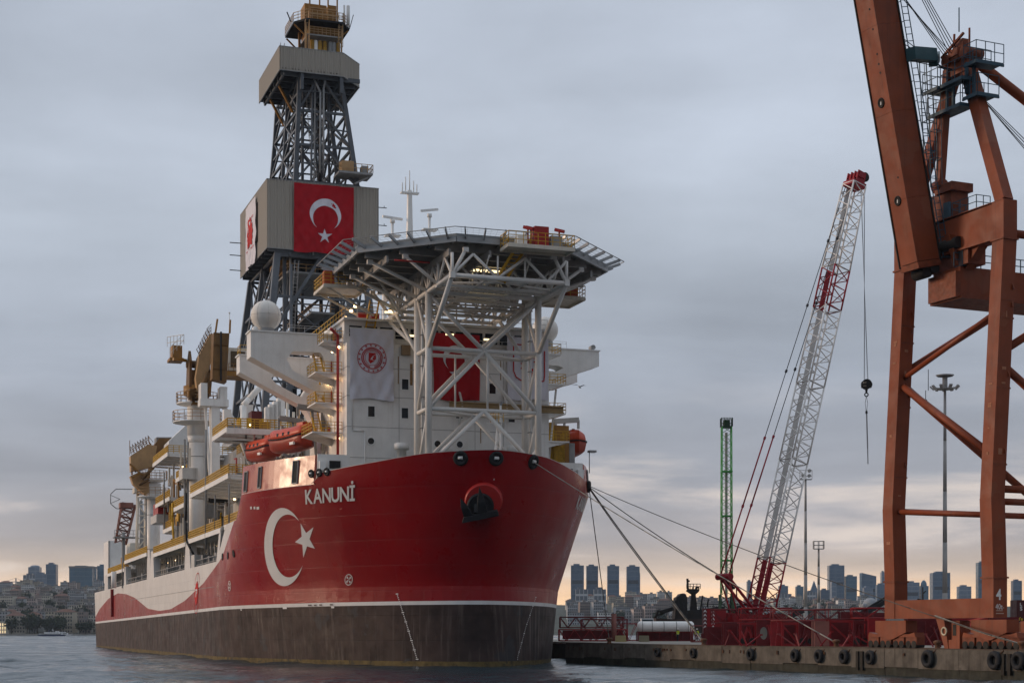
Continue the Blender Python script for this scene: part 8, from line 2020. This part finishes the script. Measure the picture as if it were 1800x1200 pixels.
# dark mast seen through the gantry
p = at(1622, 1108, 500); e = empty('ship_mast', 'black ship mast poking up behind the gantry sill beam', 'mast', (p.x, 500, 0)); za, zb_ = at(0, 1052, 500).z, at(0, 1031, 500).z; MB().tube((0, 0, 0), (0, 0, zb_), .5, 8, .2).box(-1.6, 1.5, -.5, .5, za-1.2, za-.4).bar((-1.6, 0, za), (1.5, 0, za-1), .4).bar((.1, 0, zb_-2), (.9, 0, zb_-1.2), .3).build('mast_tube', char, e)
# gull
p = at(1019, 680, 150); g = empty('seagull', 'single gull gliding in the open sky right of the ship', 'bird', p); MB().sphere((0, 0, 0), .1, 10, 8, 1.0).tube((-.22, 0, 0), (.3, 0, .02), .07, 8, .03).build('gull_body', M('gull_white', (.6, .6, .6), .7), g)
for s_ in (-1, 1): MB().add([(.08, 0, .03), (-.1, 0, .03), (-.05+.02, .34*s_, .22), (.12, .34*s_, .22), (-.2, .78*s_, .06)], [(0,1,2,3), (3,2,4)]).build('gull_wing', M('gull_grey', (.24, .25, .27), .7), g)
g.rotation_euler = (R(8), R(15), R(65))
# ================================================================ water: one sheet to the horizon, real waves near the eye
w_m = bpy.data.materials.new('sea_water'); w_m.use_nodes = True
t = w_m.node_tree; b = t.nodes['Principled BSDF']
b.inputs['Base Color'].default_value = (0.018, 0.040, 0.050, 1); b.inputs['Roughness'].default_value = 0.10; b.inputs['IOR'].default_value = 1.33
c = t.nodes.new('ShaderNodeTexCoord'); prev = None
for sc_, st_, ds_, str_ in ((0.35, (1.0, 1.5, 1), 0.30, 0.8), (1.3, (1, 1.4, 1), 0.12, 0.9), (4.0, (1, 1.2, 1), 0.035, 0.8)):
    m_ = t.nodes.new('ShaderNodeMapping'); m_.inputs['Scale'].default_value = st_; m_.inputs['Rotation'].default_value = (0, 0, .2); t.links.new(c.outputs['Object'], m_.inputs[0])
    n_ = t.nodes.new('ShaderNodeTexNoise'); n_.inputs['Scale'].default_value = sc_; n_.inputs['Detail'].default_value = 3; t.links.new(m_.outputs[0], n_.inputs['Vector'])
    bp_ = t.nodes.new('ShaderNodeBump'); bp_.inputs['Strength'].default_value = str_; bp_.inputs['Distance'].default_value = ds_; t.links.new(n_.outputs[0], bp_.inputs['Height'])
    if prev: t.links.new(prev.outputs[0], bp_.inputs['Normal'])
    prev = bp_
t.links.new(prev.outputs[0], b.inputs['Normal'])
sl_ = t.nodes.new('ShaderNodeTexNoise'); sl_.inputs['Scale'].default_value = .035; sl_.inputs['Detail'].default_value = 4; sm_ = t.nodes.new('ShaderNodeMapping'); sm_.inputs['Scale'].default_value = (.5, 1.4, 1); t.links.new(c.outputs['Object'], sm_.inputs[0]); t.links.new(sm_.outputs[0], sl_.inputs['Vector'])
sr_ = t.nodes.new('ShaderNodeMapRange'); sr_.inputs[1].default_value = .38; sr_.inputs[2].default_value = .62; sr_.inputs[3].default_value = .05; sr_.inputs[4].default_value = .24; t.links.new(sl_.outputs[0], sr_.inputs[0]); t.links.new(sr_.outputs[0], b.inputs['Roughness'])
import numpy as np
def grid_wave():
    nx = 460
    ys = [60.0]
    while ys[-1] < 1500: ys.append(ys[-1]*1.0 + max(.42, ys[-1]*.0032))
    ys = np.array(ys); u = np.linspace(-1, 1, nx)
    X = np.outer(ys, u)*.42; Y = np.repeat(ys[:, None], nx, 1)
    rg = np.random.RandomState(3); Zh = np.zeros_like(X)
    for k in range(46):
        lam = 1.3*(1.09**k) if k < 32 else rg.uniform(3, 16); th = rg.normal(.5, .75); a = .013*lam**.62; kx, ky = 2*np.pi/lam*np.sin(th), 2*np.pi/lam*np.cos(th)
        fade = np.clip(lam/(np.maximum(.42, Y*.0032)*2.6) - .4, 0, 1)
        Zh += a*fade*np.sin(kx*X + ky*Y + rg.uniform(0, 6.28))
    Zh *= .62 + .38*np.sin(X*.021 + 1.3*np.sin(Y*.013))*np.sin(Y*.027)
    edge = np.clip((1 - np.abs(u))*8, 0, 1)[None, :]*np.clip((1500 - Y)/300, 0, 1); Zh *= edge
    return X, Y, Zh
X, Y, Zh = grid_wave(); ny, nx = X.shape
me = bpy.data.meshes.new('water'); co_ = np.stack([X, Y, Zh], -1).reshape(-1, 3)
idx = np.arange(nx*ny).reshape(ny, nx); q = np.stack([idx[:-1, :-1], idx[:-1, 1:], idx[1:, 1:], idx[1:, :-1]], -1).reshape(-1, 4)
# outer skirt of flat water joined to the rim
yl = [-700.0, 60.0, 1500.0, 3700.0]
def wx(y): return .42*y
sk_v = [(-3800, -700, 0), (3800, -700, 0), (3800, 60, 0), (.42*60, 60, 0), (-.42*60, 60, 0), (-3800, 60, 0), (3800, 1500, 0), (.42*1500, 1500, 0), (-.42*1500, 1500, 0), (-3800, 1500, 0), (3800, 3700, 0), (-3800, 3700, 0)]
o = len(co_); sk_f = [(0, 1, 2, 5), (3, 2, 6, 7), (5, 4, 8, 9), (9, 6, 10, 11)]
allv = np.concatenate([co_, np.array(sk_v)]); fs = q.tolist() + [[i + o for i in f_] for f_ in sk_f]
me.from_pydata(allv.tolist(), [], fs); me.materials.append(w_m); me.polygons.foreach_set('use_smooth', [True]*len(fs)); me.update()
wo_ = bpy.data.objects.new('water', me); COL.objects.link(wo_); tag(wo_, kind='structure')

# ================================================================ haze over the whole scene
hz = bpy.data.materials.new('haze_air'); hz.use_nodes = True; tn = hz.node_tree; tn.nodes.clear()
pv = tn.nodes.new('ShaderNodeVolumePrincipled'); pv.inputs['Color'].default_value = (.72, .84, 1.0, 1); pv.inputs['Density'].default_value = 0.00005; pv.inputs['Anisotropy'].default_value = .2
ou = tn.nodes.new('ShaderNodeOutputMaterial'); tn.links.new(pv.outputs[0], ou.inputs['Volume'])
if HAZE: tag(BX(-4000, 4000, -800, 3800, -4, 190).build('haze', hz), kind='stuff')
